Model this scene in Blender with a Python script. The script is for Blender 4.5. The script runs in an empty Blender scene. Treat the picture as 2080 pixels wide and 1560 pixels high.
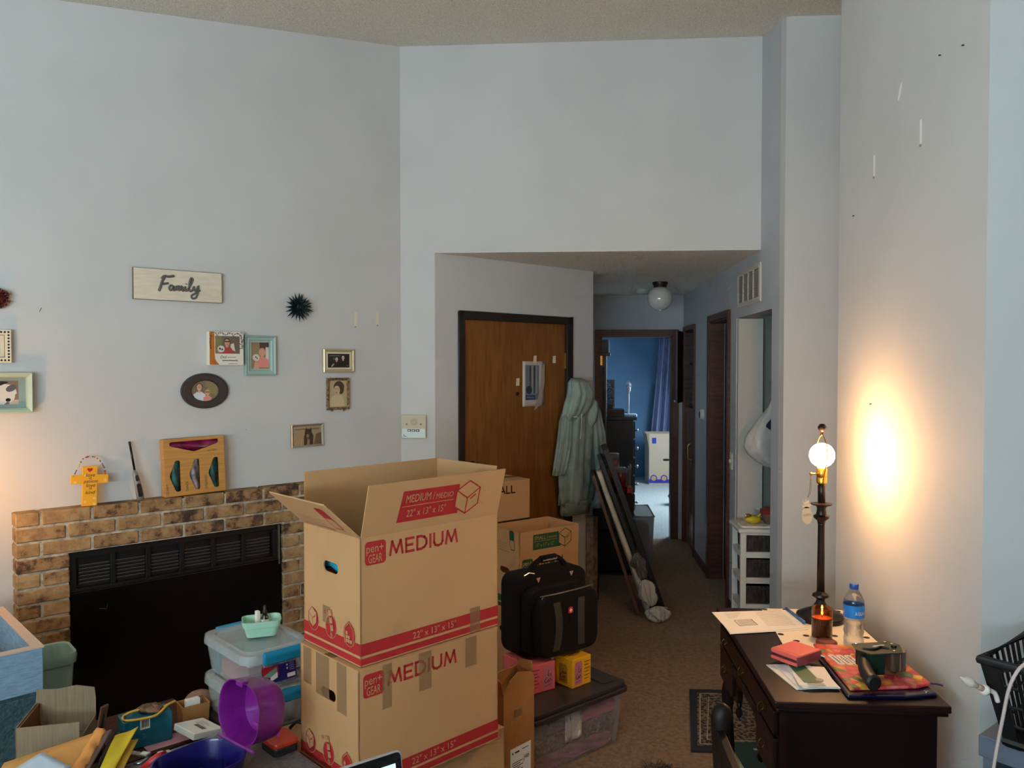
import bpy, bmesh, math, random
from mathutils import Vector, Matrix, Euler

random.seed(11)
S = bpy.context.scene
COL = S.collection
pi = math.pi

# ------------------------------------------------------------------ camera
F_PX = 1600.0
cam_d = bpy.data.cameras.new('camera')
cam_d.sensor_fit = 'HORIZONTAL'
cam_d.sensor_width = 36.0
cam_d.lens = F_PX / 2080.0 * 36.0
cam_d.clip_start = 0.05
cam = bpy.data.objects.new('camera', cam_d)
COL.objects.link(cam)
cam.location = (0, 0, 1.75)
cam.rotation_euler = (pi / 2 - math.atan(40 / F_PX), 0, math.atan(110 / F_PX))
S.camera = cam

# ------------------------------------------------------------------ world, lights, exposure
world = bpy.data.worlds.new('world')
S.world = world
world.use_nodes = True
world.node_tree.nodes['Background'].inputs[0].default_value = (0.55, 0.72, 1.0, 1)
world.node_tree.nodes['Background'].inputs[1].default_value = 0.35


def area_light(name, loc, target, sx, sy, power, col):
    d = bpy.data.lights.new(name, 'AREA')
    d.shape = 'RECTANGLE'
    d.size, d.size_y = sx, sy
    d.energy = power
    d.color = col
    o = bpy.data.objects.new(name, d)
    COL.objects.link(o)
    o.location = loc
    o.rotation_euler = (Vector(target) - Vector(loc)).to_track_quat('-Z', 'Y').to_euler()
    return o


# daylight through the big window behind the viewer, and through the bedroom window
area_light('daylight_window', (-1.5, -1.62, 1.50), (-1.25, 0.2, 4.9), 2.5, 1.2, 150, (0.67, 0.86, 1.0))
area_light('daylight_bedroom', (2.30, 10.0, 1.55), (0.4, 9.3, 0.0), 1.5, 1.3, 72, (0.66, 0.86, 1.0))

S.view_settings.view_transform = 'Standard'
S.view_settings.look = 'None'
S.view_settings.gamma = 1.0
S.view_settings.use_curve_mapping = False
S.view_settings.exposure = 0.60
S.cycles.use_denoising = True
S.cycles.use_light_tree = False
S.cycles.max_bounces = 6
S.cycles.diffuse_bounces = 5
S.cycles.glossy_bounces = 3
S.cycles.transmission_bounces = 5
S.cycles.transparent_max_bounces = 6
S.cycles.use_adaptive_sampling = True
S.cycles.adaptive_threshold = 0.06
S.cycles.adaptive_min_samples = 12
S.cycles.caustics_reflective = False
S.cycles.caustics_refractive = False
S.cycles.sample_clamp_indirect = 4.0


# ------------------------------------------------------------------ helpers
def lin(c):
    r = []
    for x in c[:3]:
        x = x / 255.0
        r.append(x / 12.92 if x <= 0.04045 else ((x + 0.055) / 1.055) ** 2.4)
    return (r[0], r[1], r[2], 1.0)


MATS = {}


def mat(name, rgb, rough=0.6, metal=0.0, var=0.0, vscale=8.0, rgb2=None, bump=0.0, bscale=60.0,
        stretch=None, trans=0.0, alpha=1.0, emis=0.0, spec=0.5, coat=0.0, sheen=0.0, kind='noise', detail=4.0, ecol=None):
    if name in MATS:
        return MATS[name]
    m = bpy.data.materials.new(name)
    m.use_nodes = True
    nt = m.node_tree
    b = nt.nodes['Principled BSDF']
    b.inputs['Base Color'].default_value = lin(rgb)
    b.inputs['Roughness'].default_value = rough
    b.inputs['Metallic'].default_value = metal
    b.inputs['Specular IOR Level'].default_value = spec
    b.inputs['Transmission Weight'].default_value = trans
    b.inputs['Alpha'].default_value = alpha
    b.inputs['Coat Weight'].default_value = coat
    b.inputs['Sheen Weight'].default_value = sheen
    if emis:
        b.inputs['Emission Color'].default_value = lin(ecol or rgb)
        b.inputs['Emission Strength'].default_value = emis
    tc = nt.nodes.new('ShaderNodeTexCoord')
    mp = nt.nodes.new('ShaderNodeMapping')
    nt.links.new(tc.outputs['Object'], mp.inputs['Vector'])
    if stretch:
        mp.inputs['Scale'].default_value = stretch
    if var or rgb2:
        if kind == 'wave':
            t = nt.nodes.new('ShaderNodeTexWave')
            t.inputs['Scale'].default_value = vscale
            t.inputs['Distortion'].default_value = 6.0
            t.inputs['Detail'].default_value = detail
        elif kind == 'voronoi':
            t = nt.nodes.new('ShaderNodeTexVoronoi')
            t.inputs['Scale'].default_value = vscale
        else:
            t = nt.nodes.new('ShaderNodeTexNoise')
            t.inputs['Scale'].default_value = vscale
            t.inputs['Detail'].default_value = detail
        nt.links.new(mp.outputs['Vector'], t.inputs['Vector'])
        r = nt.nodes.new('ShaderNodeValToRGB')
        c2 = rgb2 or [max(0, x * (1 - var)) for x in rgb]
        c1 = rgb if rgb2 else [min(255, x * (1 + var)) for x in rgb]
        r.color_ramp.elements[0].position = 0.34
        r.color_ramp.elements[1].position = 0.66
        r.color_ramp.elements[0].color = lin(c2)
        r.color_ramp.elements[1].color = lin(c1)
        nt.links.new(t.outputs[0], r.inputs['Fac'])
        nt.links.new(r.outputs['Color'], b.inputs['Base Color'])
    if bump:
        t2 = nt.nodes.new('ShaderNodeTexNoise')
        t2.inputs['Scale'].default_value = bscale
        t2.inputs['Detail'].default_value = 3.0
        nt.links.new(mp.outputs['Vector'], t2.inputs['Vector'])
        bp = nt.nodes.new('ShaderNodeBump')
        bp.inputs['Strength'].default_value = bump
        bp.inputs['Distance'].default_value = 0.01
        nt.links.new(t2.outputs[0], bp.inputs['Height'])
        nt.links.new(bp.outputs['Normal'], b.inputs['Normal'])
    MATS[name] = m
    return m


def FR(o, u, v):
    """matrix of a plane: local x = u, y = v, z = out of the surface"""
    u = Vector(u).normalized()
    v = Vector(v).normalized()
    n = u.cross(v)
    m = Matrix((u, v, n)).transposed().to_4x4()
    m.translation = Vector(o)
    return m


def T(x=0, y=0, z=0):
    return Matrix.Translation((x, y, z))


def R(deg, ax='Z'):
    return Matrix.Rotation(math.radians(deg), 4, ax)


class MB:
    """collects shapes that become ONE mesh object"""

    def __init__(s):
        s.v, s.f, s.m = [], [], []

    def add(s, vs, fs, M=None, m=0):
        k = len(s.v)
        for p in vs:
            p = Vector(p)
            s.v.append(M @ p if M is not None else p)
        for f in fs:
            s.f.append([i + k for i in f])
            s.m.append(m)
        return s

    def box(s, a, b, M=None, m=0):
        x0, y0, z0 = a
        x1, y1, z1 = b
        return s.add([(x0, y0, z0), (x1, y0, z0), (x1, y1, z0), (x0, y1, z0), (x0, y0, z1), (x1, y0, z1), (x1, y1, z1), (x0, y1, z1)],
                     [(3, 2, 1, 0), (4, 5, 6, 7), (0, 1, 5, 4), (1, 2, 6, 5), (2, 3, 7, 6), (3, 0, 4, 7)], M, m)

    def prism(s, pts, z0, z1, M=None, m=0):
        n = len(pts)
        a = sum(pts[i][0] * pts[(i + 1) % n][1] - pts[(i + 1) % n][0] * pts[i][1] for i in range(n))
        if a < 0:
            pts = pts[::-1]
        return s.add([(x, y, z0) for x, y in pts] + [(x, y, z1) for x, y in pts],
                     [list(range(n))[::-1], list(range(n, 2 * n))] + [(i, (i + 1) % n, n + (i + 1) % n, n + i) for i in range(n)], M, m)

    def flat(s, pts, z=0, M=None, m=0):
        n = len(pts)
        a = sum(pts[i][0] * pts[(i + 1) % n][1] - pts[(i + 1) % n][0] * pts[i][1] for i in range(n))
        if a < 0:
            pts = pts[::-1]
        return s.add([(x, y, z) for x, y in pts], [list(range(n))], M, m)

    def rect(s, x0, y0, x1, y1, z=0, M=None, m=0):
        return s.flat([(x0, y0), (x1, y0), (x1, y1), (x0, y1)], z, M, m)

    def ell(s, cx, cy, rx, ry, z=0, M=None, m=0, n=20, rot=0):
        c, q = math.cos(rot), math.sin(rot)
        pts = []
        for i in range(n):
            a = 2 * pi * i / n
            x, y = rx * math.cos(a), ry * math.sin(a)
            pts.append((cx + x * c - y * q, cy + x * q + y * c))
        return s.flat(pts, z, M, m)

    def line(s, pts, w, z=0, M=None, m=0, closed=False):
        n = len(pts)
        for i in range(n if closed else n - 1):
            a, b = Vector(pts[i]), Vector(pts[(i + 1) % n])
            d = b - a
            if d.length < 1e-9:
                continue
            d.normalize()
            q = Vector((-d.y, d.x)) * w / 2
            e = d * w * 0.4
            s.flat([tuple(a - q - e), tuple(b - q + e), tuple(b + q + e), tuple(a + q - e)], z, M, m)
        return s

    def lathe(s, prof, seg=24, M=None, m=0, cap=True, sx=1.0, sy=1.0):
        vs, fs = [], []
        n = len(prof)
        for r, z in prof:
            for i in range(seg):
                a = 2 * pi * i / seg
                vs.append((r * math.cos(a) * sx, r * math.sin(a) * sy, z))
        for j in range(n - 1):
            for i in range(seg):
                k = (i + 1) % seg
                fs.append((j * seg + i, j * seg + k, (j + 1) * seg + k, (j + 1) * seg + i))
        if cap:
            if prof[0][0] > 1e-6:
                fs.append(tuple(range(seg))[::-1])
            if prof[-1][0] > 1e-6:
                fs.append(tuple((n - 1) * seg + i for i in range(seg)))
        return s.add(vs, fs, M, m)

    def ball(s, c, r, M=None, m=0, seg=16, rings=10, sc=(1, 1, 1)):
        prof = [(r * math.sin(pi * j / rings) if 0 < j < rings else 0.0, -r * math.cos(pi * j / rings)) for j in range(rings + 1)]
        X = T(*c) @ Matrix.Diagonal((sc[0], sc[1], sc[2], 1))
        return s.lathe(prof, seg, (M @ X) if M is not None else X, m, cap=False)

    def tube(s, pts, r, seg=8, M=None, m=0, closed=False, cap=True):
        pts = [Vector(p) for p in pts]
        n = len(pts)
        rs = r if isinstance(r, (list, tuple)) else [r] * n
        vs, fs = [], []
        up = Vector((0, 0, 1))
        prev = None
        for i in range(n):
            if closed:
                d = pts[(i + 1) % n] - pts[i - 1]
            else:
                d = pts[min(i + 1, n - 1)] - pts[max(i - 1, 0)]
            d.normalize()
            if prev is None:
                a = d.cross(up)
                if a.length < 1e-3:
                    a = d.cross(Vector((1, 0, 0)))
                a.normalize()
            else:
                a = prev - d * prev.dot(d)
                a.normalize()
            prev = a
            b = d.cross(a)
            for k in range(seg):
                t = 2 * pi * k / seg
                vs.append(pts[i] + (a * math.cos(t) + b * math.sin(t)) * rs[i])
        for i in range(n if closed else n - 1):
            j = (i + 1) % n
            for k in range(seg):
                l = (k + 1) % seg
                fs.append((i * seg + k, j * seg + k, j * seg + l, i * seg + l))
        if cap and not closed:
            fs.append(tuple(range(seg)))
            fs.append(tuple((n - 1) * seg + k for k in range(seg))[::-1])
        return s.add(vs, fs, M, m)

    def sheet(s, fn, nu, nv, M=None, m=0, wrap=False):
        vs = [fn(i / nu, j / nv) for j in range(nv + 1) for i in range(nu + (0 if wrap else 1))]
        w = nu if wrap else nu + 1
        fs = []
        for j in range(nv):
            for i in range(nu):
                k = (i + 1) % w if wrap else i + 1
                fs.append((j * w + i, j * w + k, (j + 1) * w + k, (j + 1) * w + i))
        return s.add(vs, fs, M, m)

    def loft(s, rings, M=None, m=0, cap=True):
        n = len(rings[0])
        vs = [p for r in rings for p in r]
        fs = []
        for j in range(len(rings) - 1):
            for i in range(n):
                k = (i + 1) % n
                fs.append((j * n + i, j * n + k, (j + 1) * n + k, (j + 1) * n + i))
        if cap:
            fs.append(tuple(range(n))[::-1])
            fs.append(tuple((len(rings) - 1) * n + i for i in range(n)))
        return s.add(vs, fs, M, m)

    def mesh(s, name, bevel=0.0, smooth=False, seg=2, merge=False):
        me = bpy.data.meshes.new(name)
        me.from_pydata([tuple(p) for p in s.v], [], s.f)
        for p, k in zip(me.polygons, s.m):
            p.material_index = k
        if bevel or merge:
            bm = bmesh.new()
            bm.from_mesh(me)
            bmesh.ops.remove_doubles(bm, verts=bm.verts, dist=1e-5)
            if bevel:
                bmesh.ops.bevel(bm, geom=[e for e in bm.edges if e.is_manifold and e.calc_face_angle(0) > 0.5],
                                offset=bevel, segments=seg, affect='EDGES', profile=0.5, clamp_overlap=True)
            bm.to_mesh(me)
            bm.free()
        if smooth:
            for p in me.polygons:
                p.use_smooth = True
        me.update()
        return me

    def build(s, name, mt, parent=None, bevel=0.0, smooth=False, solid=0.0, sub=0, seg=2, auto=None, merge=False):
        me = s.mesh(name, bevel, smooth or auto is not None, seg, merge)
        for q in (mt if isinstance(mt, (list, tuple)) else [mt]):
            me.materials.append(q)
        o = bpy.data.objects.new(name, me)
        COL.objects.link(o)
        if parent is not None:
            o.parent = parent
        if solid:
            md = o.modifiers.new('thickness', 'SOLIDIFY')
            md.thickness = solid
            md.offset = 0
        if sub:
            md = o.modifiers.new('smooth', 'SUBSURF')
            md.levels = md.render_levels = sub
        if auto is not None:
            me.set_sharp_from_angle(angle=math.radians(auto))
        return o


def tag(o, label, cat, group=None):
    o['label'] = label
    o['category'] = cat
    if group:
        o['group'] = group
    return o


def thing(name, label, cat, M=None, group=None):
    o = bpy.data.objects.new(name, None)
    o.empty_display_size = 0.05
    COL.objects.link(o)
    if M is not None:
        o.matrix_world = M
    return tag(o, label, cat, group)


def struct(o):
    o['kind'] = 'structure'
    return o


def copy_tree(o, parent=None):
    c = o.copy()
    COL.objects.link(c)
    c.parent = parent
    for ch in list(o.children):
        copy_tree(ch, c)
    return c


def text(body, M, w, mt, parent, h=None, name='lettering', shear=0.0, bold=0.0):
    """flat printed lettering fitted to width w (and height h), lower left at M's origin"""
    cu = bpy.data.curves.new('font', 'FONT')
    cu.body = body
    cu.resolution_u = 3
    cu.shear = shear
    cu.offset = bold
    o = bpy.data.objects.new('font', cu)
    COL.objects.link(o)
    dg = bpy.context.evaluated_depsgraph_get()
    me = bpy.data.meshes.new_from_object(o.evaluated_get(dg))
    bpy.data.objects.remove(o)
    bpy.data.curves.remove(cu)
    xs = [v.co.x for v in me.vertices]
    ys = [v.co.y for v in me.vertices]
    x0, x1, y0, y1 = min(xs), max(xs), min(ys), max(ys)
    sx = w / (x1 - x0)
    sy = h / (y1 - y0) if h else sx
    for v in me.vertices:
        v.co = M @ Vector(((v.co.x - x0) * sx, (v.co.y - y0) * sy, 0))
    me.name = name
    me.materials.clear()
    me.materials.append(mt)
    o = bpy.data.objects.new(name, me)
    COL.objects.link(o)
    o.parent = parent
    return o


def scribble(M, w, h, mt, parent, seed=1, n=9):
    """row of small marks for print that cannot be read"""
    rnd = random.Random(seed)
    q = MB()
    pts = []
    for i in range(n):
        x = w * (i + .5) / n
        pts.append((x - w / n * .3, h * rnd.uniform(.1, .3)))
        pts.append((x + w / n * .1, h * rnd.uniform(.6, 1.0)))
    q.line(pts, h * .16, 0, M)
    return q.build('print_marks', mt, parent)


def rrect(x0, y0, x1, y1, r, n=4):
    pts = []
    for cx, cy, a0 in ((x1 - r, y0 + r, -90), (x1 - r, y1 - r, 0), (x0 + r, y1 - r, 90), (x0 + r, y0 + r, 180)):
        for i in range(n + 1):
            a = math.radians(a0 + 90 * i / n)
            pts.append((cx + r * math.cos(a), cy + r * math.sin(a)))
    return pts


def wire(pts, r, name, mt, parent=None, seg=6, sm=6, closed=False):
    """smooth cord through control points (Catmull-Rom)"""
    P = [Vector(p) for p in pts]
    n = len(P)
    out = []
    rng = n if closed else n - 1
    for i in range(rng):
        p0 = P[(i - 1) % n] if closed else P[max(i - 1, 0)]
        p1, p2 = P[i], P[(i + 1) % n]
        p3 = P[(i + 2) % n] if closed else P[min(i + 2, n - 1)]
        for k in range(sm):
            t = k / sm
            out.append(0.5 * ((2 * p1) + (-p0 + p2) * t + (2 * p0 - 5 * p1 + 4 * p2 - p3) * t * t + (-p0 + 3 * p1 - 3 * p2 + p3) * t ** 3))
    if not closed:
        out.append(P[-1])
    return MB().tube(out, r, seg, closed=closed).build(name, mt, parent, smooth=True)


# ------------------------------------------------------------------ frames of the walls
WL = FR((-1.025, 4.84, 0), (1, 1, 0), (0, 0, 1))            # fireplace wall, x runs 0 (corner) to -3.4
WB = FR((0, 4.84, 0), (1, 0, 0), (0, 0, 1))                 # back wall above the hall
WE = FR((-0.811, 4.84, 0), (1.011, 1.08, 0), (0, 0, 1))     # wall of the front door
WR = FR((1.165, 8.0, 0), (0, -1, 0), (0, 0, 1))             # right wall of the hall, x = 8 - Y
WD = FR((1.20, 0, 0), (0, -1, 0), (0, 0, 1))                # wall behind the desk, x = -Y
WH = FR((0, 7.95, 0), (1, 0, 0), (0, 0, 1))                 # end of the hall
UP = Vector((0, 0, 1))


# ------------------------------------------------------------------ surfaces
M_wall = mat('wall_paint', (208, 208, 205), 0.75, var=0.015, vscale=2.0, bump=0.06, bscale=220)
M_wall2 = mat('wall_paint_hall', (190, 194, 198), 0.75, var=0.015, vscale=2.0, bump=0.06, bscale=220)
M_ceil = mat('popcorn_ceiling', (242, 233, 219), 0.95, var=0.10, vscale=130, bump=1.0, bscale=150)
M_carpet = mat('tan_carpet', (150, 116, 80), 0.95, var=0.14, vscale=40, bump=0.8, bscale=350, sheen=0.2)
M_niche = mat('niche_shaded_grey', (132, 136, 126), 0.8)  # wall grey darkened: shade of the deep niche put into its colour
M_blue = mat('blue_wall_paint', (92, 128, 160), 0.75, var=0.02, vscale=3)
M_wood = mat('dark_red_brown_wood', (84, 46, 28), 0.42, var=0.2, vscale=9, stretch=(6, 6, 0.7))
M_door = mat('oak_door_veneer', (150, 96, 44), 0.42, rgb2=(128, 78, 34), var=0.1, vscale=5, stretch=(9, 1, 9), detail=6)
M_black = mat('near_black_paint', (22, 20, 18), 0.5)
M_white = mat('white_paint', (226, 222, 212), 0.5)
M_cream = mat('cream_paint', (206, 200, 186), 0.6)
M_brass = mat('brass', (214, 166, 70), 0.3, metal=1.0)
M_steel = mat('steel', (190, 190, 190), 0.3, metal=1.0)
M_paper = mat('white_paper', (236, 232, 222), 0.8)
M_ink = mat('black_ink', (34, 32, 34), 0.8)
M_card = mat('cardboard', (194, 148, 100), 0.85, var=0.02, vscale=4, bump=0.03, bscale=90)
M_cardin = mat('cardboard_inside', (170, 140, 104), 0.9, var=0.05, vscale=4)
M_red = mat('red_print', (178, 34, 36), 0.75)
M_glass = mat('clear_glass', (255, 255, 255), 0.02, trans=1.0)


def hole_wall(name, M, x0, x1, z1, holes, mt, t=0.12):
    """wall slab with openings; holes = (x0, x1, z0, z1) sorted by x"""
    b = MB()
    x = x0
    for h in holes:
        if h[0] > x + 1e-4:
            b.box((x, 0, -t), (h[0], z1, 0), M)
        if h[3] < z1:
            b.box((h[0], h[3], -t), (h[1], z1, 0), M)
        if h[2] > 0.001:
            b.box((h[0], 0, -t), (h[1], h[2], 0), M)
        x = h[1]
    if x < x1 - 1e-4:
        b.box((x, 0, -t), (x1, z1, 0), M)
    return struct(b.build(name, mt))


struct(MB().box((-4.2, -2.2, -0.1), (3.6, 7.95, 0)).build('floor', M_carpet))
struct(MB().box((-1.4, 7.95, -0.1), (2.6, 12.5, 0)).build('floor_bedroom', mat('pale_grey_carpet', (176, 178, 176), 0.95, var=0.08, vscale=40, bump=0.8, bscale=250)))
hole_wall('wall_left', WL, -3.45, 0.0, 4.0, [], M_wall)
hole_wall('wall_back', WB, -1.025, 1.165, 4.0, [(-0.811, 1.165, 0, 2.44)], M_wall)
hole_wall('wall_entry', WE, 0.0, 1.4795, 2.5, [(0.222, 1.187, 0, 2.043)], M_wall)
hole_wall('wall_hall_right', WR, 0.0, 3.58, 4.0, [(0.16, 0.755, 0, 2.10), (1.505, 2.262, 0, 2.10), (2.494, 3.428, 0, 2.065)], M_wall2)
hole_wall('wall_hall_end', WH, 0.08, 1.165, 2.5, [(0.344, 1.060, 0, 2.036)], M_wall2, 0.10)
struct(MB().box((0.08, 6.035, 0), (0.2, 7.95, 2.5)).build('wall_hall_left', M_wall2))
struct(MB().box((1.165, 4.32, 0), (2.4, 4.42, 4.0)).build('wall_column', M_wall))
struct(MB().box((1.2, 2.35, 0), (1.32, 3.58, 4.0)).build('wall_right', M_wall))
struct(MB().box((1.32, 2.35, 0), (3.32, 2.47, 4.0)).build('wall_front_right', M_wall))
struct(MB().box((2.4, 2.47, 0), (2.5, 4.42, 4.0)).build('wall_passage', M_wall))
struct(MB().box((3.2, -1.92, 0), (3.32, 2.35, 4.0)).build('wall_far_right', M_wall))
struct(MB().box((-3.58, -1.92, 0), (-3.46, 2.45, 4.0)).build('wall_far_left', M_wall))
hole_wall('wall_behind', FR((3.2, -1.8, 0), (-1, 0, 0), (0, 0, 1)), 0, 6.66, 4.0, [(3.4, 6.0, 0.9, 2.2)], M_wall)


def zc(y):
    return 3.705 - 0.21 * (4.84 - y)


struct(MB().add([(-4, -2, zc(-2)), (3.5, -2, zc(-2)), (3.5, 4.97, zc(4.97)), (-4, 4.97, zc(4.97)),
                 (-4, -2, zc(-2) + .1), (3.5, -2, zc(-2) + .1), (3.5, 4.97, zc(4.97) + .1), (-4, 4.97, zc(4.97) + .1)],
                [(0, 1, 2, 3)[::-1], (4, 5, 6, 7), (0, 1, 5, 4), (1, 2, 6, 5), (2, 3, 7, 6), (3, 0, 4, 7)]).build('ceiling', M_ceil))
struct(MB().box((-1.0, 4.96, 2.44), (1.165, 8.05, 2.52)).box((-.811, 4.8402, 2.437), (1.164, 4.96, 2.44)).build('ceiling_hall', M_ceil))
# bedroom shell
struct(MB().box((-1.2, 12.3, 0), (2.5, 12.4, 2.6)).build('wall_bedroom_back', M_blue))
struct(MB().box((-1.3, 8.05, 0), (-1.2, 12.4, 2.6)).build('wall_bedroom_left', M_blue))
hole_wall('wall_bedroom_right', FR((2.42, 12.3, 0), (0, -1, 0), (0, 0, 1)), 0, 4.25, 2.6, [(1.5, 3.1, 0.8, 2.1)], M_blue)
struct(MB().box((-1.2, 7.95, 0), (0.08, 8.05, 2.6)).box((1.165, 7.95, 0), (2.5, 8.05, 2.6)).build('wall_bedroom_front', M_blue))
struct(MB().box((-1.3, 8.05, 2.5), (2.5, 12.4, 2.6)).build('ceiling_bedroom', M_white))
# closet behind the hall wall (niche) and dark rooms behind the two doors
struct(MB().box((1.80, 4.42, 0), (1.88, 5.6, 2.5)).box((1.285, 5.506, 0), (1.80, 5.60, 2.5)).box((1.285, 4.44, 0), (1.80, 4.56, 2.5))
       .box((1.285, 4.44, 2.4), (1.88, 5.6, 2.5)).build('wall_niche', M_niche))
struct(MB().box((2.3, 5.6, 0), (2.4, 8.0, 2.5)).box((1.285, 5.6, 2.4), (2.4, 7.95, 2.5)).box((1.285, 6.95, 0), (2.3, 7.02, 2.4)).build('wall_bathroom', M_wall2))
# window behind the viewer
wb = MB()
for x in (-2.8, -1.5, -0.28):
    wb.box((x, -1.9, .9), (x + .06, -1.8, 2.2))
wb.box((-2.8, -1.9, .9), (-.2, -1.8, .96)).box((-2.8, -1.9, 2.14), (-.2, -1.8, 2.2))
w1 = struct(wb.build('window_1', M_white))
wb = MB()
wb.box((2.43, 9.2, .8), (2.5, 10.8, .86)).box((2.43, 9.2, 2.04), (2.5, 10.8, 2.1)).box((2.43, 9.2, .86), (2.5, 9.26, 2.04)).box((2.43, 10.74, .86), (2.5, 10.8, 2.04)).box((2.43, 9.97, .86), (2.5, 10.03, 2.04))
struct(wb.build('window_2', M_white))

# ------------------------------------------------------------------ front door
fd = MB()
fd.box((0.182, 0, -.05), (0.228, 2.088, .018)).box((1.181, 0, -.05), (1.238, 2.088, .018)).box((0.182, 2.038, -.05), (1.238, 2.088, .018))
struct(fd.build('trim_1', mat('dark_brown_door_frame', (44, 36, 30), .45), bevel=.004)).matrix_world = WE
d = struct(MB().box((.2285, .01, -.045), (1.1805, 2.037, -.008)).build('door_1', M_door, bevel=.002))
d.matrix_world = WE
k = MB().lathe([(.001, .07), (.022, .068), (.03, .055), (.028, .04), (.012, .032), (.012, .008), (.032, .006), (.034, 0)], 20, T(.303, 1.09, -.008) )
k.build('door_handle', mat('dark_bronze', (60, 50, 42), .35, metal=.8), d, smooth=True)
MB().box((1.178, 1.72, -.012), (1.196, 1.83, .004)).tube([(1.19, 1.72, .006), (1.19, 1.83, .006)], .006).build('hinge', M_brass, d)
MB().box((1.178, .9, -.012), (1.196, 1.01, .004)).tube([(1.19, .9, .006), (1.19, 1.01, .006)], .006).build('hinge', M_brass, d)
MB().lathe([(.001, .01), (.011, .008), (.014, 0)], 16, T(.708, 1.55, -.008)).build('peephole', mat('dark_bronze', (60, 50, 42)), d, smooth=True)

# ------------------------------------------------------------------ brick fireplace
def brick_material():
    m = bpy.data.materials.new('weathered_brick')
    m.use_nodes = True
    nt = m.node_tree
    b = nt.nodes['Principled BSDF']
    b.inputs['Roughness'].default_value = 0.9
    tc = nt.nodes.new('ShaderNodeTexCoord')
    oi = nt.nodes.new('ShaderNodeObjectInfo')
    ml = nt.nodes.new('ShaderNodeMath'); ml.operation = 'MULTIPLY'; ml.inputs[1].default_value = 40.0
    va = nt.nodes.new('ShaderNodeVectorMath'); va.operation = 'ADD'
    nt.links.new(oi.outputs['Random'], ml.inputs[0])
    nt.links.new(tc.outputs['Object'], va.inputs[0])
    nt.links.new(ml.outputs[0], va.inputs[1])
    n1 = nt.nodes.new('ShaderNodeTexNoise'); n1.inputs['Scale'].default_value = 16.0; n1.inputs['Detail'].default_value = 6.0
    n1.inputs['Roughness'].default_value = 0.65
    nt.links.new(va.outputs[0], n1.inputs['Vector'])
    ad = nt.nodes.new('ShaderNodeMath'); ad.operation = 'MULTIPLY_ADD'; ad.inputs[1].default_value = 0.16
    nt.links.new(oi.outputs['Random'], ad.inputs[0]); nt.links.new(n1.outputs[0], ad.inputs[2])
    r = nt.nodes.new('ShaderNodeValToRGB')
    e = r.color_ramp.elements
    e[0].position = 0.40; e[0].color = lin((70, 54, 44))
    e[1].position = 0.75; e[1].color = lin((180, 148, 104))
    for p, c in ((0.47, (112, 78, 55)), (0.52, (146, 112, 74)), (0.60, (160, 126, 85))):
        q = e.new(p); q.color = lin(c)
    nt.links.new(ad.outputs[0], r.inputs['Fac'])
    nt.links.new(r.outputs['Color'], b.inputs['Base Color'])
    bp = nt.nodes.new('ShaderNodeBump'); bp.inputs['Strength'].default_value = 0.7; bp.inputs['Distance'].default_value = 0.006
    n2 = nt.nodes.new('ShaderNodeTexNoise'); n2.inputs['Scale'].default_value = 45.0
    nt.links.new(va.outputs[0], n2.inputs['Vector'])
    nt.links.new(n2.outputs[0], bp.inputs['Height']); nt.links.new(bp.outputs['Normal'], b.inputs['Normal'])
    return m


M_brick = brick_material()
M_mortar = mat('grey_mortar', (182, 172, 152), 0.95, var=0.15, vscale=30, bump=0.6, bscale=120)
fp = thing('fireplace', 'brick fireplace surround with black metal insert on the angled wall', 'fireplace', WL)
X0, X1, FX0, FX1, FT, TOP = -2.077, -0.618, -1.866, -0.829, 0.878, 1.085
mb = MB()
mb.box((X0 + .006, 0, 0.002), (FX0 - .004, TOP - .007, .093)).box((FX1 + .004, 0, 0.002), (X1 - .006, TOP - .007, .093)).box((FX0 - .004, FT + .004, 0.002), (FX1 + .004, TOP - .007, .093))
mb.build('mortar', M_mortar, fp)
brick_cache = {}


def brick(x0, x1, y0, y1):
    L = round(x1 - x0, 3)
    if L < .02:
        return
    key = (L, round(y1 - y0, 3))
    if key not in brick_cache:
        h = key[1]
        b = MB().box((0, 0, -.094), (L, h, 0))
        me = b.mesh('brick', bevel=.004, seg=1)
        me.materials.append(M_brick)
        brick_cache[key] = me
    o = bpy.data.objects.new('brick', brick_cache[key])
    COL.objects.link(o)
    o.parent = fp
    o.location = (x0, y0, .1 + random.uniform(-.003, .003))
    o.rotation_euler = (random.uniform(-.006, .006), random.uniform(-.006, .006), random.uniform(-.004, .004))


P, RH = .2084, .0695
row = 0
y1 = TOP
while y1 > .03:
    y0 = max(0.002, y1 - RH + .011)
    for sx0, sx1 in ([(X0, X1)] if row < 3 else [(X0, FX0), (FX1, X1)]):
        x = X0 - (P / 2 if row % 2 == 0 else 0)
        while x < X1 - .01:
            a, b = max(x + .0005, sx0), min(x + P - .0115, sx1)
            if row >= 3 and abs(b - FX0) < .02:
                b = FX0
            if b - a > .03:
                brick(a, b, y0, y1)
            x += P
    y1 -= RH
    row += 1

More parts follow.
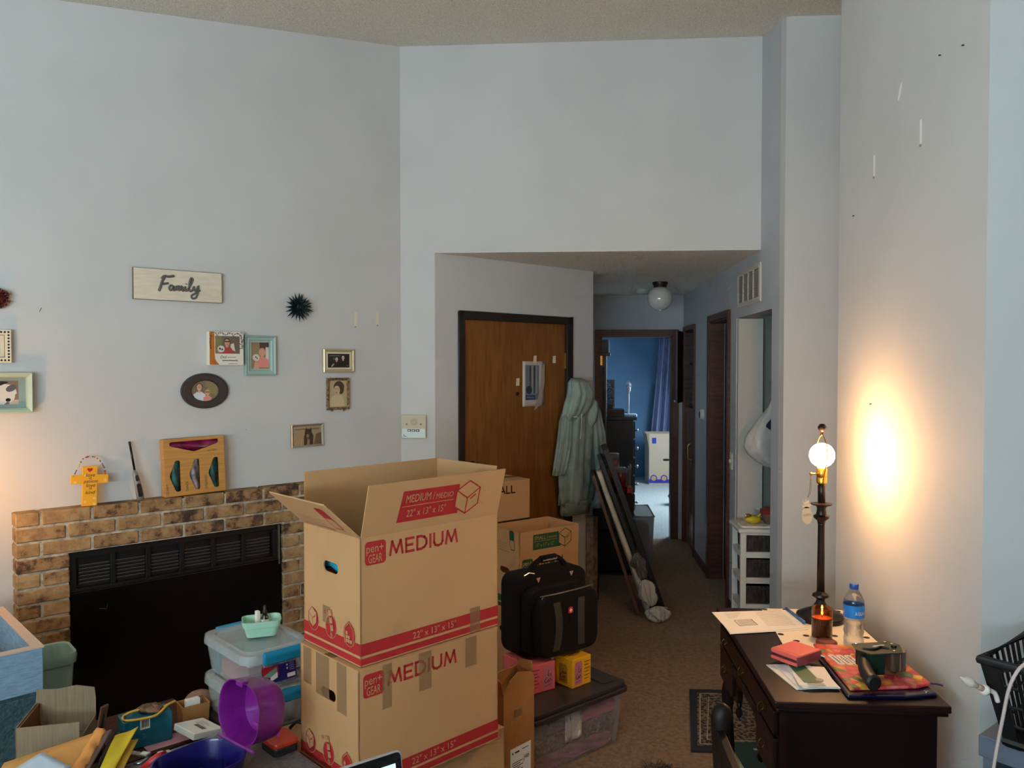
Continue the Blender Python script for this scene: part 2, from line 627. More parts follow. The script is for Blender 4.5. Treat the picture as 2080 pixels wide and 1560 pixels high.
M_iron = mat('black_iron', (14, 14, 14), 0.45)
M_soot = mat('black_firebox_glass', (7, 7, 7), 0.25)
b = MB()
b.box((FX0 + .002, 0, .01), (FX1 - .002, FT, .05))
b.build('insert_body', M_iron, fp)
b = MB().box((FX0 + .002, .852, .05), (FX1 - .03, FT - .001, .078)).box((FX0 + .002, .69, .05), (FX0 + .03, .852, .078)).box((FX1 - .05, .69, .05), (FX1 - .022, .852, .078)).box((FX0 + .03, .69, .05), (FX1 - .05, .705, .078))
w = (FX1 - .05 - FX0 - .03) / 6
for i in range(1, 6):
    x = FX0 + .03 + w * i
    b.box((x - .011, .705, .05), (x + .011, .852, .074))
b.build('louver_frame', M_iron, fp, bevel=.002)
M_lv = mat('dark_grey_louver', (86, 82, 78), 0.5)
for i in range(6):
    x = FX0 + .03 + w * i
    for j in range(6):
        y = .716 + j * .0165
        MB().add([(x + .014, y, .052), (x + w - .014, y, .052), (x + w - .014, y + .012, .070), (x + .014, y + .012, .070), (x + .014, y + .003, .052), (x + w - .014, y + .003, .052), (x + w - .014, y + .015, .070), (x + .014, y + .015, .070)],
                 [(0, 1, 2, 3), (7, 6, 5, 4), (0, 4, 5, 1), (3, 2, 6, 7), (0, 3, 7, 4), (1, 5, 6, 2)]).build('louver_slat', M_lv, fp)
MB().box((FX0 + .002, .02, .05), (FX1 - .004, .69, .084)).build('glass_door', M_soot, fp, bevel=.004)
MB().box((FX1 - .02, .66, .05), (FX1 - .012, FT - .002, .086)).build('edge_strip', mat('galvanised_edge', (120, 124, 122), .4, metal=.6), fp)
MB().tube([(FX0 + .125, .598, .086), (FX0 + .155, .590, .086), (FX0 + .16, .612, .086)], .0016, 5).build('scratch_wire', mat('grey_wire', (84, 80, 76), .5), fp)

# ------------------------------------------------------------------ things on the fireplace wall
def ring(x0, y0, x1, y1, fw, prof):
    """mitred frame; prof = [(inset 0..1, z)]"""
    b = MB()
    loops = []
    for t, z in prof:
        i = fw * t
        loops.append([(x0 + i, y0 + i, z), (x1 - i, y0 + i, z), (x1 - i, y1 - i, z), (x0 + i, y1 - i, z)])
    vs = [p for l in loops for p in l]
    fs = []
    for j in range(len(loops) - 1):
        for k in range(4):
            q = (k + 1) % 4
            fs.append((j * 4 + k, j * 4 + q, j * 4 + 4 + q, j * 4 + 4 + k))
    return b.add(vs, fs)


skin = mat('photo_skin', (214, 160, 130), .4, coat=.3)
P_ = lambda n, c: mat('photo_' + n, c, .4, coat=.3)


def person(b, cx, cy, r, m_skin, m_hair, m_cloth, z, bald=False, w=2.4):
    b.flat([(cx - r * w, cy - r * 4.2), (cx + r * w, cy - r * 4.2), (cx + r * w * .92, cy - r * 2.0), (cx + r * .6, cy - r * 1.2), (cx - r * .6, cy - r * 1.2), (cx - r * w * .92, cy - r * 2.0)], z, m=m_cloth)
    b.rect(cx - r * .4, cy - r * 1.5, cx + r * .4, cy - r * .6, z + .0002, m=m_skin)
    b.ell(cx, cy + r * .25, r * 1.08, r * 1.15, z + .0003, m=m_hair)
    b.ell(cx, cy - (0 if not bald else -.15 * r), r * .82, r * 1.05, z + .0005, m=m_skin)
    b.rect(cx - r * .45, cy + r * .12, cx - r * .15, cy + r * .22, z + .0007, m=m_hair)
    b.rect(cx + r * .15, cy + r * .12, cx + r * .45, cy + r * .22, z + .0007, m=m_hair)
    b.ell(cx, cy - r * .5, r * .3, r * .09, z + .0007, m=m_cloth)


def crop(b, x0, y0, x1, y1):
    for i, p in enumerate(b.v):
        b.v[i] = Vector((min(max(p.x, x0), x1), min(max(p.y, y0), y1), p.z))


WOODP = mat('pale_wood_board', (228, 216, 192), .7, var=.03, vscale=6, stretch=(2, 12, 2))
t = thing('family_sign', 'pale wooden sign with grey script word on the fireplace wall', 'sign', WL @ T(-1.556, 2.072, 0.003))
MB().box((0, 0, 0), (.432, .152, .022)).build('board', WOODP, t, bevel=.0015)
MB().box((-.0015, -.0015, 0.001), (.0, .1535, .02)).box((.432, -.0015, .001), (.4335, .1535, .02)).box((0, .152, .001), (.432, .1535, .02)).box((0, -.0015, .001), (.432, 0, .02)).build('edge_band', mat('brown_edge', (128, 100, 70), .7), t)
M_gw = mat('grey_wood_letters', (104, 100, 94), .7)
A = MB()
B0 = T(.112, .045, .024)


def stroke(pts, r=.0042):
    r *= 1.25
    P = [Vector((p[0], p[1], 0)) for p in pts]
    out = []
    n = len(P)
    for i in range(n - 1):
        p0, p1, p2, p3 = P[max(i - 1, 0)], P[i], P[i + 1], P[min(i + 2, n - 1)]
        for k in range(5):
            q = k / 5
            out.append(.5 * ((2 * p1) + (-p0 + p2) * q + (2 * p0 - 5 * p1 + 4 * p2 - p3) * q * q + (-p0 + 3 * p1 - 3 * p2 + p3) * q ** 3))
    out.append(P[-1])
    A.tube(out, r, 6, B0)


stroke([(.004, -.002), (.012, .02), (.022, .05), (.034, .074)], .0052)          # F stem
stroke([(.018, .060), (.03, .074), (.052, .073), (.078, .078)], .0050)          # F bar
stroke([(.016, .034), (.032, .036), (.050, .040)], .0046)
stroke([(.072, .026), (.060, .030), (.054, .016), (.060, .006), (.070, .012), (.074, .028), (.074, .008), (.082, .008)])     # a
stroke([(.082, .008), (.088, .028), (.090, .006), (.096, .024), (.102, .026), (.104, .006), (.110, .024), (.116, .026), (.118, .008), (.126, .008)])   # m
stroke([(.126, .008), (.132, .026), (.134, .008), (.142, .008)])                 # i
stroke([(.137, .040), (.138, .042)], .0046)
stroke([(.142, .008), (.160, .040), (.170, .066), (.162, .072), (.154, .050), (.152, .014), (.160, .006), (.170, .014)])   # l
stroke([(.170, .014), (.176, .030), (.178, .012), (.188, .014), (.198, .036), (.196, .006), (.186, -.024), (.168, -.030), (.164, -.016), (.184, -.002), (.206, .014)])  # y
A.build('lettering', M_gw, t, smooth=True)


def flower(M, r, n, label, col, col2, long, petal_w, red):
    t = thing('spiky_flower_ornament', label, 'wall ornament', M)
    m1, m2 = mat('petal_' + str(col), col, .5, metal=.2), mat('petal_' + str(col2), col2, .5, metal=.2)
    MB().ball((0, 0, .03), r * .30, sc=(1, 1, .6)).build('core', m2, t, smooth=True)
    for ringi, (cnt, el, ln) in enumerate(((n, 8, 1.0), (n, 28, .92), (n - 4, 50, .72), (n - 8, 70, .5))):
        for i in range(cnt):
            a = 2 * pi * (i + ringi * .5) / cnt + random.uniform(-.08, .08)
            e = math.radians(el + random.uniform(-6, 6))
            L = r * ln * random.uniform(.85, 1.05)
            w = petal_w
            Mx = T(0, 0, .02) @ Matrix.Rotation(a, 4, 'Z') @ Matrix.Rotation(-e, 4, 'Y')
            if red:
                MB().tube([(r * .1, 0, 0), (L * .6, 0, 0), (L, 0, 0)], [w * .4, w * .5, w * 1.0], 6, Mx).build('petal', m1 if i % 2 else m2, t)
            else:
                MB().add([(r * .1, -w * .5, 0), (L * .5, -w, w * .3), (L, 0, -w * .4), (L * .5, w, w * .3), (r * .1, w * .5, 0), (L * .5, 0, -w * .5)],
                         [(0, 1, 5), (1, 2, 5), (2, 3, 5), (3, 4, 5), (4, 0, 5), (0, 4, 3, 2, 1)[::1]], Mx).build('petal', m1 if i % 2 else m2, t)
    return t


flower(WL @ T(-.692, 2.070, 0), .088, 20, 'dark green spiky metal flower ornament right of the family sign', (32, 58, 56), (22, 40, 40), 1, .0075, False)
flower(WL @ T(-2.118, 2.044, 0), .048, 18, 'dark red pinecone-like flower ornament at the left edge', (112, 40, 38), (86, 28, 30), 1, .006, True)

# --- block frame with leopard print
t = thing('photo_block', 'white photo block with leopard spots, orange band and Dad lettering', 'photo frame', WL @ T(-1.199, 1.746, 0.002))
w, h, dz = .181, .175, .042
MB().box((0, 0, 0), (w, h, dz)).build('block', mat('white_block', (238, 232, 216), .5), t, bevel=.001)
q = MB()
q.flat([(0.001, .002), (.052, .002), (.040, .014), (.030, .03), (.027, .058), (.027, .152), (.021, .174), (.001, .174)], dz + .0004, m=1)
for i in range(38):
    if i < 18:
        x, y = .025 + i * .0085 + random.uniform(-.001, .001), .163 + random.uniform(-.008, .007)
    elif i < 32:
        x, y = random.uniform(.165, .178), .158 - (i - 18) * .0055
    else:
        x, y = random.uniform(.002, .008), .15 - (i - 32) * .012
    a0 = random.uniform(0, 6)
    q.line([(x + .0042 * math.cos(a0 + k * .8), y + .0036 * math.sin(a0 + k * .8)) for k in range(5)], .0028, dz + .0006, m=2)
crop(q, .0005, .0005, w - .0005, h - .0005)
q.build('print', [M_white, mat('orange_band', (196, 112, 34), .5), M_ink], t)
q = MB()
q.rect(0, 0, .130, .092, 0, m=0)
q.rect(0, 0, .034, .092, .0001, m=5)
q.rect(.080, 0, .130, .092, .0001, m=6)
person(q, .062, .058, .017, 1, 2, 3, .0003, w=2.2)
q.rect(.050, .060, .075, .067, .0013, m=2)
q.ell(.030, .024, .019, .018, .0015, m=4)
q.ell(.024, .026, .005, .006, .0017, m=2)
q.ell(.036, .022, .005, .005, .0017, m=2)
q.flat([(.082, .050), (.098, .056), (.100, .040), (.106, .012), (.092, .018), (.080, .036)], .0015, m=4)
crop(q, 0, 0, .130, .092)
q.build('photo', [P_('grey_green', (112, 104, 90)), skin, P_('dark', (60, 46, 42)), P_('red', (178, 60, 62)), P_('dogwhite', (216, 210, 200)), P_('olive', (128, 124, 78)), P_('brown', (104, 92, 78))], t).location = (.030, .060, dz + .0008)
text('Dad', T(.056, .036, dz + .001), .034, M_ink, t, shear=.3)
scribble(T(.094, .038, dz + .001), .048, .006, M_ink, t, 1, 10)
scribble(T(.066, .019, dz + .001), .085, .010, M_ink, t, 2, 15)
scribble(T(.098, .005, dz + .001), .05, .006, M_ink, t, 3, 10)


def picture(name, label, x, y, w, h, fw, m_frame, prof, M=WL, tilt=0, z=.002):
    t = thing(name, label, 'picture frame', M @ T(x, y, z) @ R(tilt))
    ring(0, 0, w, h, fw, prof).build('frame', m_frame, t, bevel=0, auto=30)
    MB().box((.002, .002, 0), (w - .002, h - .002, .006)).build('backing', M_ink, t)
    return t


M_teal = mat('mint_teal_paint', (158, 188, 178), .45)
t = picture('picture_frame', 'mint green portrait frame holding a photo of a person with a small dog', -1.0, 1.69, .174, .215, .036, M_teal,
            [(0, 0), (0, .020), (.12, .026), (.35, .020), (.6, .020), (.8, .014), (1, .013), (1, .006)])
q = MB()
q.rect(0, 0, .1, .145, 0, m=0)
q.rect(.048, .085, .1, .145, .0001, m=2)
q.rect(.082, .03, .1, .118, .0002, m=4)
person(q, .062, .088, .019, 1, 5, 3, .0003, w=2.1)
q.ell(.028, .062, .020, .019, .0015, m=4)
q.ell(.026, .064, .004, .004, .0017, m=2)
q.ell(.034, .058, .004, .004, .0017, m=2)
q.flat([(.012, 0), (.044, 0), (.038, .034), (.020, .040)], .0016, m=1)
crop(q, 0, 0, .1, .145)
q.build('photo', [P_('tan', (150, 124, 92)), skin, P_('dark', (60, 46, 42)), P_('pink', (226, 140, 130)), P_('dogwhite', (216, 210, 200)), P_('blond', (196, 150, 110))], t).location = (.037, .035, .008)

# --- oval frame
t = thing('oval_picture_frame', 'dark brown oval frame with a photo of two people', 'picture frame', WL @ T(-1.211, 1.612, .002))
prof = [(1.0, 0), (1.0, .012), (.965, .018), (.93, .018), (.90, .022), (.62, .020), (.58, .014), (.57, .004)]
MB().lathe([(r * .122, z) for r, z in prof], 48, None, 0, False, 1, .755).build('frame', mat('dark_umber_frame', (54, 48, 48), .45), t, auto=40)
q = MB()
n = 40
q.ell(0, 0, .074, .056, 0, m=0, n=40)
q.flat([(.0, .045), (.03, .05), (.05, .036), (.066, .02), (.06, -.02), (.02, -.01)], .0002, m=4)
person(q, -.030, .016, .017, 1, 2, 3, .0004, bald=True, w=2.0)
person(q, .012, -.010, .013, 1, 5, 6, .0012, w=1.8)
q.rect(.002, -.008, .023, -.004, .0022, m=2)
for i, p in enumerate(q.v):
    rr = math.hypot(p.x / .074, p.y / .056)
    if rr > 1:
        q.v[i] = Vector((p.x / rr, p.y / rr, p.z))
q.build('photo', [P_('green_grey', (122, 112, 88)), skin, P_('dark', (60, 46, 42)), P_('white_shirt', (222, 222, 226)), P_('leaf', (138, 128, 84)), P_('blond', (196, 150, 110)), P_('pink', (226, 140, 130))], t).location = (0, 0, .009)

M_cham = mat('champagne_frame', (210, 192, 152), .35, metal=.35)
t = picture('picture_frame', 'champagne landscape frame with a dark photo of two men', -.536, 1.702, .199, .138, .018, M_cham,
            [(0, 0), (0, .014), (.3, .018), (.7, .014), (.75, .010), (1, .012), (1, .006)])
MB().add(ring(.016, .016, .183, .122, .016, [(0, .008), (1, .0085)]).v, ring(.016, .016, .183, .122, .016, [(0, .008), (1, .0085)]).f).build('mount', mat('ivory_mount', (224, 212, 184), .7), t)
q = MB()
q.rect(0, 0, .14, .08, 0, m=0)
q.rect(.01, .066, .08, .072, .0001, m=4)
person(q, .056, .048, .0105, 1, 3, 2, .0003, w=2.3)
person(q, .098, .056, .011, 1, 3, 2, .0003, bald=True, w=2.5)
q.line([(.024, .008), (.036, .02)], .007, .002, m=1)
q.rect(.122, .006, .132, .014, .002, m=4)
q.ell(.038, .05, .005, .008, .002, m=4)
crop(q, 0, 0, .14, .08)
q.build('photo', [P_('black', (26, 24, 26)), P_('pale_skin', (206, 184, 174)), P_('blackshirt', (20, 18, 20)), P_('dark', (60, 46, 42)), P_('grey', (96, 104, 106))], t).location = (.03, .029, .0086)

M_orn = mat('ornate_bronze_frame', (138, 116, 84), .45, metal=.5, var=.4, vscale=90, bump=1.0, bscale=160)
t = picture('picture_frame', 'small ornate bronze frame with a sepia portrait of a woman', -.513, 1.485, .145, .186, .016, M_orn,
            [(0, 0), (0, .010), (.3, .018), (.7, .015), (1, .009), (1, .006)])
b = MB()
for i in range(13):
    for x in (.006, .139):
        b.ball((x, .008 + i * .0142, .016), .0042, seg=6, rings=4)
for i in range(9):
    for y in (.006, .18):
        b.ball((.018 + i * .0138, y, .016), .004, seg=6, rings=4)
b.ball((.03, -.003, .008), .006, seg=6, rings=4).ball((.11, -.003, .008), .006, seg=6, rings=4)
b.build('beading', M_orn, t, smooth=True)
q = MB()
q.rect(0, 0, .115, .156, 0, m=0)
q.flat([(0, 0), (.1, 0), (.096, .040), (.08, .066), (.056, .078), (.03, .068), (.004, .05)], .0003, m=1)
q.rect(.046, .068, .066, .09, .0004, m=2)
q.ell(.062, .118, .034, .034, .0005, m=3)
q.ell(.074, .100, .02, .024, .0006, m=3)
q.ell(.050, .100, .0185, .028, .0008, m=2, rot=.15)
q.flat([(.03, .122), (.052, .126), (.074, .112), (.07, .134), (.045, .14)], .001, m=3)
q.rect(.038, .106, .045, .109, .0012, m=3)
q.rect(.052, .104, .060, .107, .0012, m=3)
q.ell(.046, .085, .006, .002, .0012, m=3)
crop(q, 0, 0, .115, .156)
q.build('photo', [P_('sepia_bg', (188, 170, 132)), P_('sepia_light', (208, 190, 150)), P_('sepia_skin', (200, 178, 138)), P_('sepia_dark', (78, 60, 42))], t).location = (.015, .015, .0085)

t = picture('picture_frame', 'narrow silver frame with a photo of a black and tan dog', -.734, 1.279, .196, .131, .012, mat('silver_frame', (196, 186, 164), .3, metal=.7),
            [(0, 0), (0, .012), (.3, .016), (1, .012), (1, .006)], tilt=.6)
q = MB()
q.rect(0, 0, .174, .109, 0, m=0)
q.flat([(0, 0), (.08, 0), (.09, .04), (.05, .058), (0, .05)], .0001, m=1)
for i in range(5):
    q.line([(.0 + i * .018, 0), (.03 + i * .012, .056)], .0016, .0002, m=2)
q.flat([(.064, 0), (.120, 0), (.124, .05), (.108, .082), (.080, .080), (.066, .05)], .0004, m=3)
q.ell(.092, .066, .022, .024, .0006, m=3)
q.flat([(.072, .078), (.082, .102), (.09, .082)], .0006, m=3)
q.flat([(.100, .082), (.108, .102), (.114, .076)], .0006, m=3)
q.ell(.088, .052, .009, .010, .0008, m=4)
q.flat([(.082, .0), (.098, 0), (.1, .03), (.088, .04)], .0008, m=4)
q.flat([(.124, 0), (.174, 0), (.174, .07), (.14, .06)], .0003, m=2)
q.rect(.01, .088, .16, .094, .0003, m=2)
crop(q, 0, 0, .174, .109)
q.build('photo', [P_('yard', (160, 140, 112)), P_('deck', (176, 142, 104)), P_('deckdark', (104, 80, 62)), P_('dogblack', (38, 32, 30)), P_('dogtan', (150, 110, 76))], t).location = (.011, .011, .009)

# two frames cut by the left edge of the photograph
t = picture('picture_frame', 'white frame with black polka dots at the left edge of the wall', -2.285, 1.757, .214, .147, .024, mat('ivory_frame', (236, 222, 190), .5),
            [(0, 0), (0, .030), (.1, .032), (.9, .032), (1, .028), (1, .006)])
q = MB()
for i in range(15):
    for y in (.011, .136):
        q.ell(.011 + i * .0137, y, .0045, .0045, .0325, n=10)
for i in range(1, 9):
    for x in (.011, .203):
        q.ell(x, .011 + i * .0139, .0045, .0045, .0325, n=10)
q.build('polka_dots', M_ink, t)
ring(.026, .026, .188, .121, .016, [(0, .020), (1, .020)]).build('mount', mat('ivory_mount', (224, 212, 184), .7), t)
q = MB()
q.rect(0, 0, .128, .064, 0, m=0)
person(q, .04, .036, .012, 1, 2, 3, .0003)
person(q, .104, .034, .012, 1, 2, 3, .0003)
crop(q, 0, 0, .128, .064)
q.build('photo', [P_('grey_green', (112, 104, 90)), skin, P_('dark', (60, 46, 42)), P_('red', (178, 60, 62))], t).location = (.042, .042, .021)

t = picture('picture_frame', 'pale sage frame with a photo of a white and grey animal at left edge', -2.25, 1.533, .256, .180, .022, mat('sage_frame', (188, 204, 180), .45),
            [(0, 0), (0, .048), (.15, .052), (.6, .046), (1, .03), (1, .006)])
MB().rect(.02, .02, .236, .160, .010).build('mount', mat('grey_sage_mount', (140, 158, 152), .6), t)
q = MB()
q.rect(0, 0, .166, .106, 0, m=0)
q.flat([(0, 0), (.11, 0), (.16, .05), (.15, .085), (.06, .1), (0, .08)], .0002, m=1)
q.ell(.122, .05, .028, .042, .0004, m=1, rot=.4)
q.ell(.138, .072, .022, .014, .0006, m=2, rot=.5)
q.ell(.126, .02, .010, .008, .0006, m=3)
q.flat([(.06, .08), (.1, .104), (.13, .1), (.1, .085)], .0006, m=3)
q.rect(.13, 0, .166, .02, .0003, m=4)
crop(q, 0, 0, .166, .106)
q.build('photo', [P_('brownrug', (132, 108, 92)), P_('dogwhite', (216, 210, 200)), P_('greyfur', (96, 92, 98)), P_('black', (26, 24, 26)), P_('pinkish', (208, 180, 160))], t).location = (.040, .038, .0105)

for x, y, lb in ((-.318, 2.018, 'left one of two white adhesive strips near the wall corner'), (-.169, 2.03, 'right one of two white adhesive strips near the wall corner')):
    t = thing('adhesive_strip', lb, 'adhesive strip', WL @ T(x, y, .0005), 'adhesive strips by the corner')
    MB().prism(rrect(-.009, -.043, .009, .043, .006), 0, .0015).build('strip', mat('adhesive_white', (226, 220, 196), .6), t)
    MB().prism(rrect(-.005, -.049, .005, -.041, .003), 0, .003).build('pull_tab', mat('tab_grey', (160, 150, 130), .6), t)
for x, y, l in ((-1.955, 1.99, .022), (-.99, 1.395, .004)):
    o = MB().tube([(0, 0, .0005), (l * .4, l * .9, .001)], .0012, 5).build('nail', M_ink)
    o.matrix_world = WL @ T(x, y, 0)
    tag(o, 'short dark nail stuck in the wall left of the family sign' if l > .01 else 'tiny dark nail in the wall left of the dog photo', 'nail')

# ------------------------------------------------------------------ intercom panel on the back wall
t = thing('intercom_panel', 'beige intercom wall panel with white lower plate and three buttons', 'intercom', WB @ T(-1.018, 1.29, 0))
MB().box((0, 0, 0), (.153, .147, .022)).build('housing', mat('beige_plastic', (204, 192, 160), .5), t, bevel=.003)
MB().box((.004, .004, .022), (.149, .062, .026)).build('plate', mat('mint_white_plate', (216, 232, 224), .4), t, bevel=.001)
MB().lathe([(.022, 0), (.022, .0012), (.016, .0012), (.014, .0005), (.001, .0005)], 24, T(.077, .102, .022)).build('speaker', mat('beige_dark', (190, 178, 146), .6), t)
for x in (.04, .066, .092):
    MB().box((x, .044, .026), (x + .02, .058, .031)).build('button', M_ink, t, bevel=.001)
    MB().box((x + .004, .047, .031), (x + .016, .055, .0325)).build('button_cap', M_paper, t)
for x in (.028, .117):
    MB().box((x, .084, .022), (x + .003, .094, .0226)).box((x + .006, .084, .022), (x + .009, .094, .0226)).build('slot', M_ink, t)
MB().rect(.014, .018, .018, .026, .0264).rect(.012, .013, .034, .016, .0264).build('logo', M_ink, t)

# ------------------------------------------------------------------ things on the mantel
MT = 1.086
t = thing('wall_cross', 'yellow wooden cross with red heart and handwriting, leaning on the mantel', 'cross', WL @ T(-1.776, MT, .062) @ R(-2.5) @ R(-4, 'X'))
M_yel = mat('yellow_paint', (246, 176, 34), .5)
MB().prism([(-.032, 0), (.032, 0), (.032, .103), (.080, .103), (.080, .145), (.032, .145), (.032, .185), (-.032, .185), (-.032, .145), (-.080, .145), (-.080, .103), (-.032, .103)], 0, .014).build('cross_board', M_yel, t, bevel=.0015)
q = MB()
hp = []
for i in range(30):
    a = 2 * pi * i / 30
    hp.append((.00075 * 16 * math.sin(a) ** 3, .168 + .00075 * (13 * math.cos(a) - 5 * math.cos(2 * a) - 2 * math.cos(3 * a) - math.cos(4 * a))))
q.flat(hp, .0146)
q.build('heart', mat('heart_red', (200, 24, 30), .5), t)
for wd, y, x, ww in (('love', .136, -.018, .040), ('is', .124, -.004, .012), ('patient', .103, -.027, .062), ('love', .088, -.016, .040), ('is', .076, -.003, .012), ('kind', .055, -.018, .042)):
    text(wd, T(x, y, .0147), ww, M_ink, t, shear=.25)
q = MB()
for x, y in ((-.062, .112), (.066, .118), (-.02, .02), (.02, .008), (.02, .035), (-.018, .142)):
    for k in range(5):
        a = k * 1.2566
        q.ell(x + .004 * math.cos(a), y + .004 * math.sin(a), .0032, .0032, .0146, n=8)
q.build('blossoms', mat('peach_dot', (252, 206, 130), .6), t)
pts = [(-.070, .140, .016), (-.060, .165, .02), (-.046, .195, .016), (-.028, .222, .006), (0, .232, -.002), (.026, .226, .004), (.046, .205, .014), (.060, .175, .02), (.066, .142, .016)]
wire(pts, .0012, 'string', mat('grey_string', (120, 110, 100), .8), t)
bc = [(200, 60, 50), (240, 236, 226), (60, 90, 130), (240, 214, 120), (120, 40, 40), (230, 226, 214)]
for i in range(1, 30):
    f = i / 30 * (len(pts) - 1)
    j = int(f)
    p = Vector(pts[j]).lerp(Vector(pts[min(j + 1, len(pts) - 1)]), f - j)
    c = random.choice(bc)
    MB().ball(p, .0052 if i % 7 == 0 else .0033, seg=8, rings=5).build('bead', mat('bead_%d' % bc.index(c), c, .4), t, smooth=True)

t = thing('grill_lighter', 'black and grey long-neck lighter standing against the wall on the mantel', 'lighter', WL @ T(-1.545, MT, .06) @ R(7) @ R(-7, 'X'))
rg = []
for y, wx, wz, ox in ((0, .016, .010, 0), (.03, .018, .011, 0), (.07, .016, .010, 0), (.10, .015, .010, -.002), (.13, .013, .009, -.004), (.150, .007, .006, -.004)):
    rg.append([(ox + wx * math.cos(2 * pi * k / 16), y, wz * math.sin(2 * pi * k / 16)) for k in range(16)][::-1])
MB().loft(rg).build('grip', mat('grey_plastic', (132, 126, 120), .35), t, smooth=True)
MB().prism(rrect(-.010, .016, .010, .082, .008), .0085, .0122).build('grip_inlay', M_black, t, bevel=.001)
MB().prism(rrect(-.009, .094, .006, .124, .006), .0075, .0108).build('trigger', mat('trigger_black', (40, 36, 36), .4), t, bevel=.001)
MB().tube([(-.004, .148, 0), (-.004, .29, 0)], .0052, 12).build('neck', mat('lighter_neck', (40, 36, 34), .3, metal=.6), t, smooth=True)
MB().tube([(-.004, .276, 0), (-.004, .292, 0)], .0062, 12).build('nozzle', M_black, t)

M_bam = mat('bamboo', (206, 152, 82), .4, rgb2=(190, 134, 66), vscale=4, stretch=(1.5, 30, 4))
t = thing('bag_organizer', 'bamboo storage-bag organizer box with cut-out slots standing on the mantel', 'bag organizer', WL @ T(-1.435, MT, .020) @ R(1.2) @ R(-2, 'X'))
w, h, dz = .300, .286, .062
b = MB().box((0, 0, 0), (w, h, .004)).box((0, 0, .004), (.008, h, dz - .006)).box((w - .008, 0, .004), (w, h, dz - .006)).box((.008, 0, .004), (w - .008, .008, dz - .006)).box((.008, h - .008, .004), (w - .008, h, dz - .006))
b.build('case', M_bam, t, bevel=.001)


def soft(pts, r=.010, n=3):
    out = []
    k = len(pts)
    for i in range(k):
        p, a, c = Vector(pts[i]), Vector(pts[i - 1]), Vector(pts[(i + 1) % k])
        u, v = (a - p).normalized(), (c - p).normalized()
        q0, q1 = p + u * r, p + v * r
        for j in range(n + 1):
            s = j / n
            out.append(tuple(q0 * (1 - s) ** 2 + p * 2 * s * (1 - s) + q1 * s * s))
    return out


slots = [soft([(.028, .272), (.272, .272), (.272, .252), (.150, .216), (.028, .252)]),
         soft([(.052, .178), (.076, .178), (.076, .022), (.052, .022), (.022, .100)]),
         soft([(.148, .178), (.172, .178), (.172, .022), (.148, .022), (.118, .100)]),
         soft([(.244, .178), (.268, .178), (.268, .022), (.244, .022), (.214, .100)])]
# front panel with four holes, filled from a triangulated outline
bm = bmesh.new()
es = []
for lp in [[(0, 0), (w, 0), (w, h - .012), (0, h - .012)]] + slots:
    vs = [bm.verts.new((x, y, dz)) for x, y in lp]
    es += [bm.edges.new((vs[i], vs[(i + 1) % len(vs)])) for i in range(len(vs))]
bmesh.ops.triangle_fill(bm, use_beauty=True, edges=es)
rr = bmesh.ops.extrude_face_region(bm, geom=bm.faces[:])
bmesh.ops.translate(bm, verts=[v for v in rr['geom'] if isinstance(v, bmesh.types.BMVert)], vec=(0, 0, -.006))
bmesh.ops.recalc_face_normals(bm, faces=bm.faces[:])
me = bpy.data.meshes.new('front_panel')
bm.to_mesh(me)
bm.free()
me.materials.append(M_bam)
o = bpy.data.objects.new('front_panel', me)
COL.objects.link(o)
o.parent = t
MB().box((0, h - .0115, dz - .006), (w, h, dz)).build('top_rail', M_bam, t, bevel=.001)
for i, (x0, x1, y0, y1, c) in enumerate(((.02, .28, .21, .276, (120, 24, 66)), (.018, .080, .02, .182, (40, 92, 92)), (.114, .176, .02, .182, (168, 160, 168)), (.210, .272, .02, .182, (34, 92, 92)))):
    m = mat('zip_bag_%d' % i, c, .25, var=.3, vscale=18, coat=.5)
    MB().sheet(lambda u, v: (x0 + (x1 - x0) * u, y0 + (y1 - y0) * v, .034 + .017 * math.sin(pi * (u if i else v)) + .003 * math.sin(9 * u + 7 * v)), 12, 12).build('bag_roll', m, t, smooth=True)
M_lc = mat('burnt_lettering', (92, 56, 26), .7)
text('GALLON', T(.262, .220, dz + .0006) @ R(180), .05, M_lc, t)
text('QUART', T(.018, .012, dz + .0006) @ R(90), .05, M_lc, t, h=.013)
text('SNACK', T(.112, .020, dz + .0006) @ R(90), .05, M_lc, t, h=.013)
text('SANDWICH', T(.208, .020, dz + .0006) @ R(90), .07, M_lc, t, h=.014)

# ------------------------------------------------------------------ cardboard moving boxes
def panel(outline, holes, t, M):
    """flat sheet with holes, thickness t inwards; returns MB"""
    bm = bmesh.new()
    es = []
    for lp in [outline] + holes:
        vs = [bm.verts.new((x, y, 0)) for x, y in lp]
        es += [bm.edges.new((vs[i], vs[(i + 1) % len(vs)])) for i in range(len(vs))]
    bmesh.ops.triangle_fill(bm, use_beauty=True, edges=es)
    rr = bmesh.ops.extrude_face_region(bm, geom=bm.faces[:])
    bmesh.ops.translate(bm, verts=[v for v in rr['geom'] if isinstance(v, bmesh.types.BMVert)], vec=(0, 0, -t))
    bmesh.ops.recalc_face_normals(bm, faces=bm.faces[:])
    b = MB()
    bm.verts.index_update()
    b.add([v.co.copy() for v in bm.verts], [[v.index for v in f.verts] for f in bm.faces], M)
    bm.free()
    return b


def oval(cx, cy, w, h, n=8):
    r = h / 2
    pts = []
    for i in range(n + 1):
        a = -pi / 2 + pi * i / n
        pts.append((cx + w / 2 - r + r * math.cos(a), cy + r * math.sin(a)))
    for i in range(n + 1):
        a = pi / 2 + pi * i / n
        pts.append((cx - w / 2 + r + r * math.cos(a), cy + r * math.sin(a)))
    return pts


M_tape = mat('clear_brown_tape', (168, 132, 94), .25, alpha=.55, coat=.5)
M_hollow = mat('dark_hollow', (20, 20, 22), .9)
CT = .004


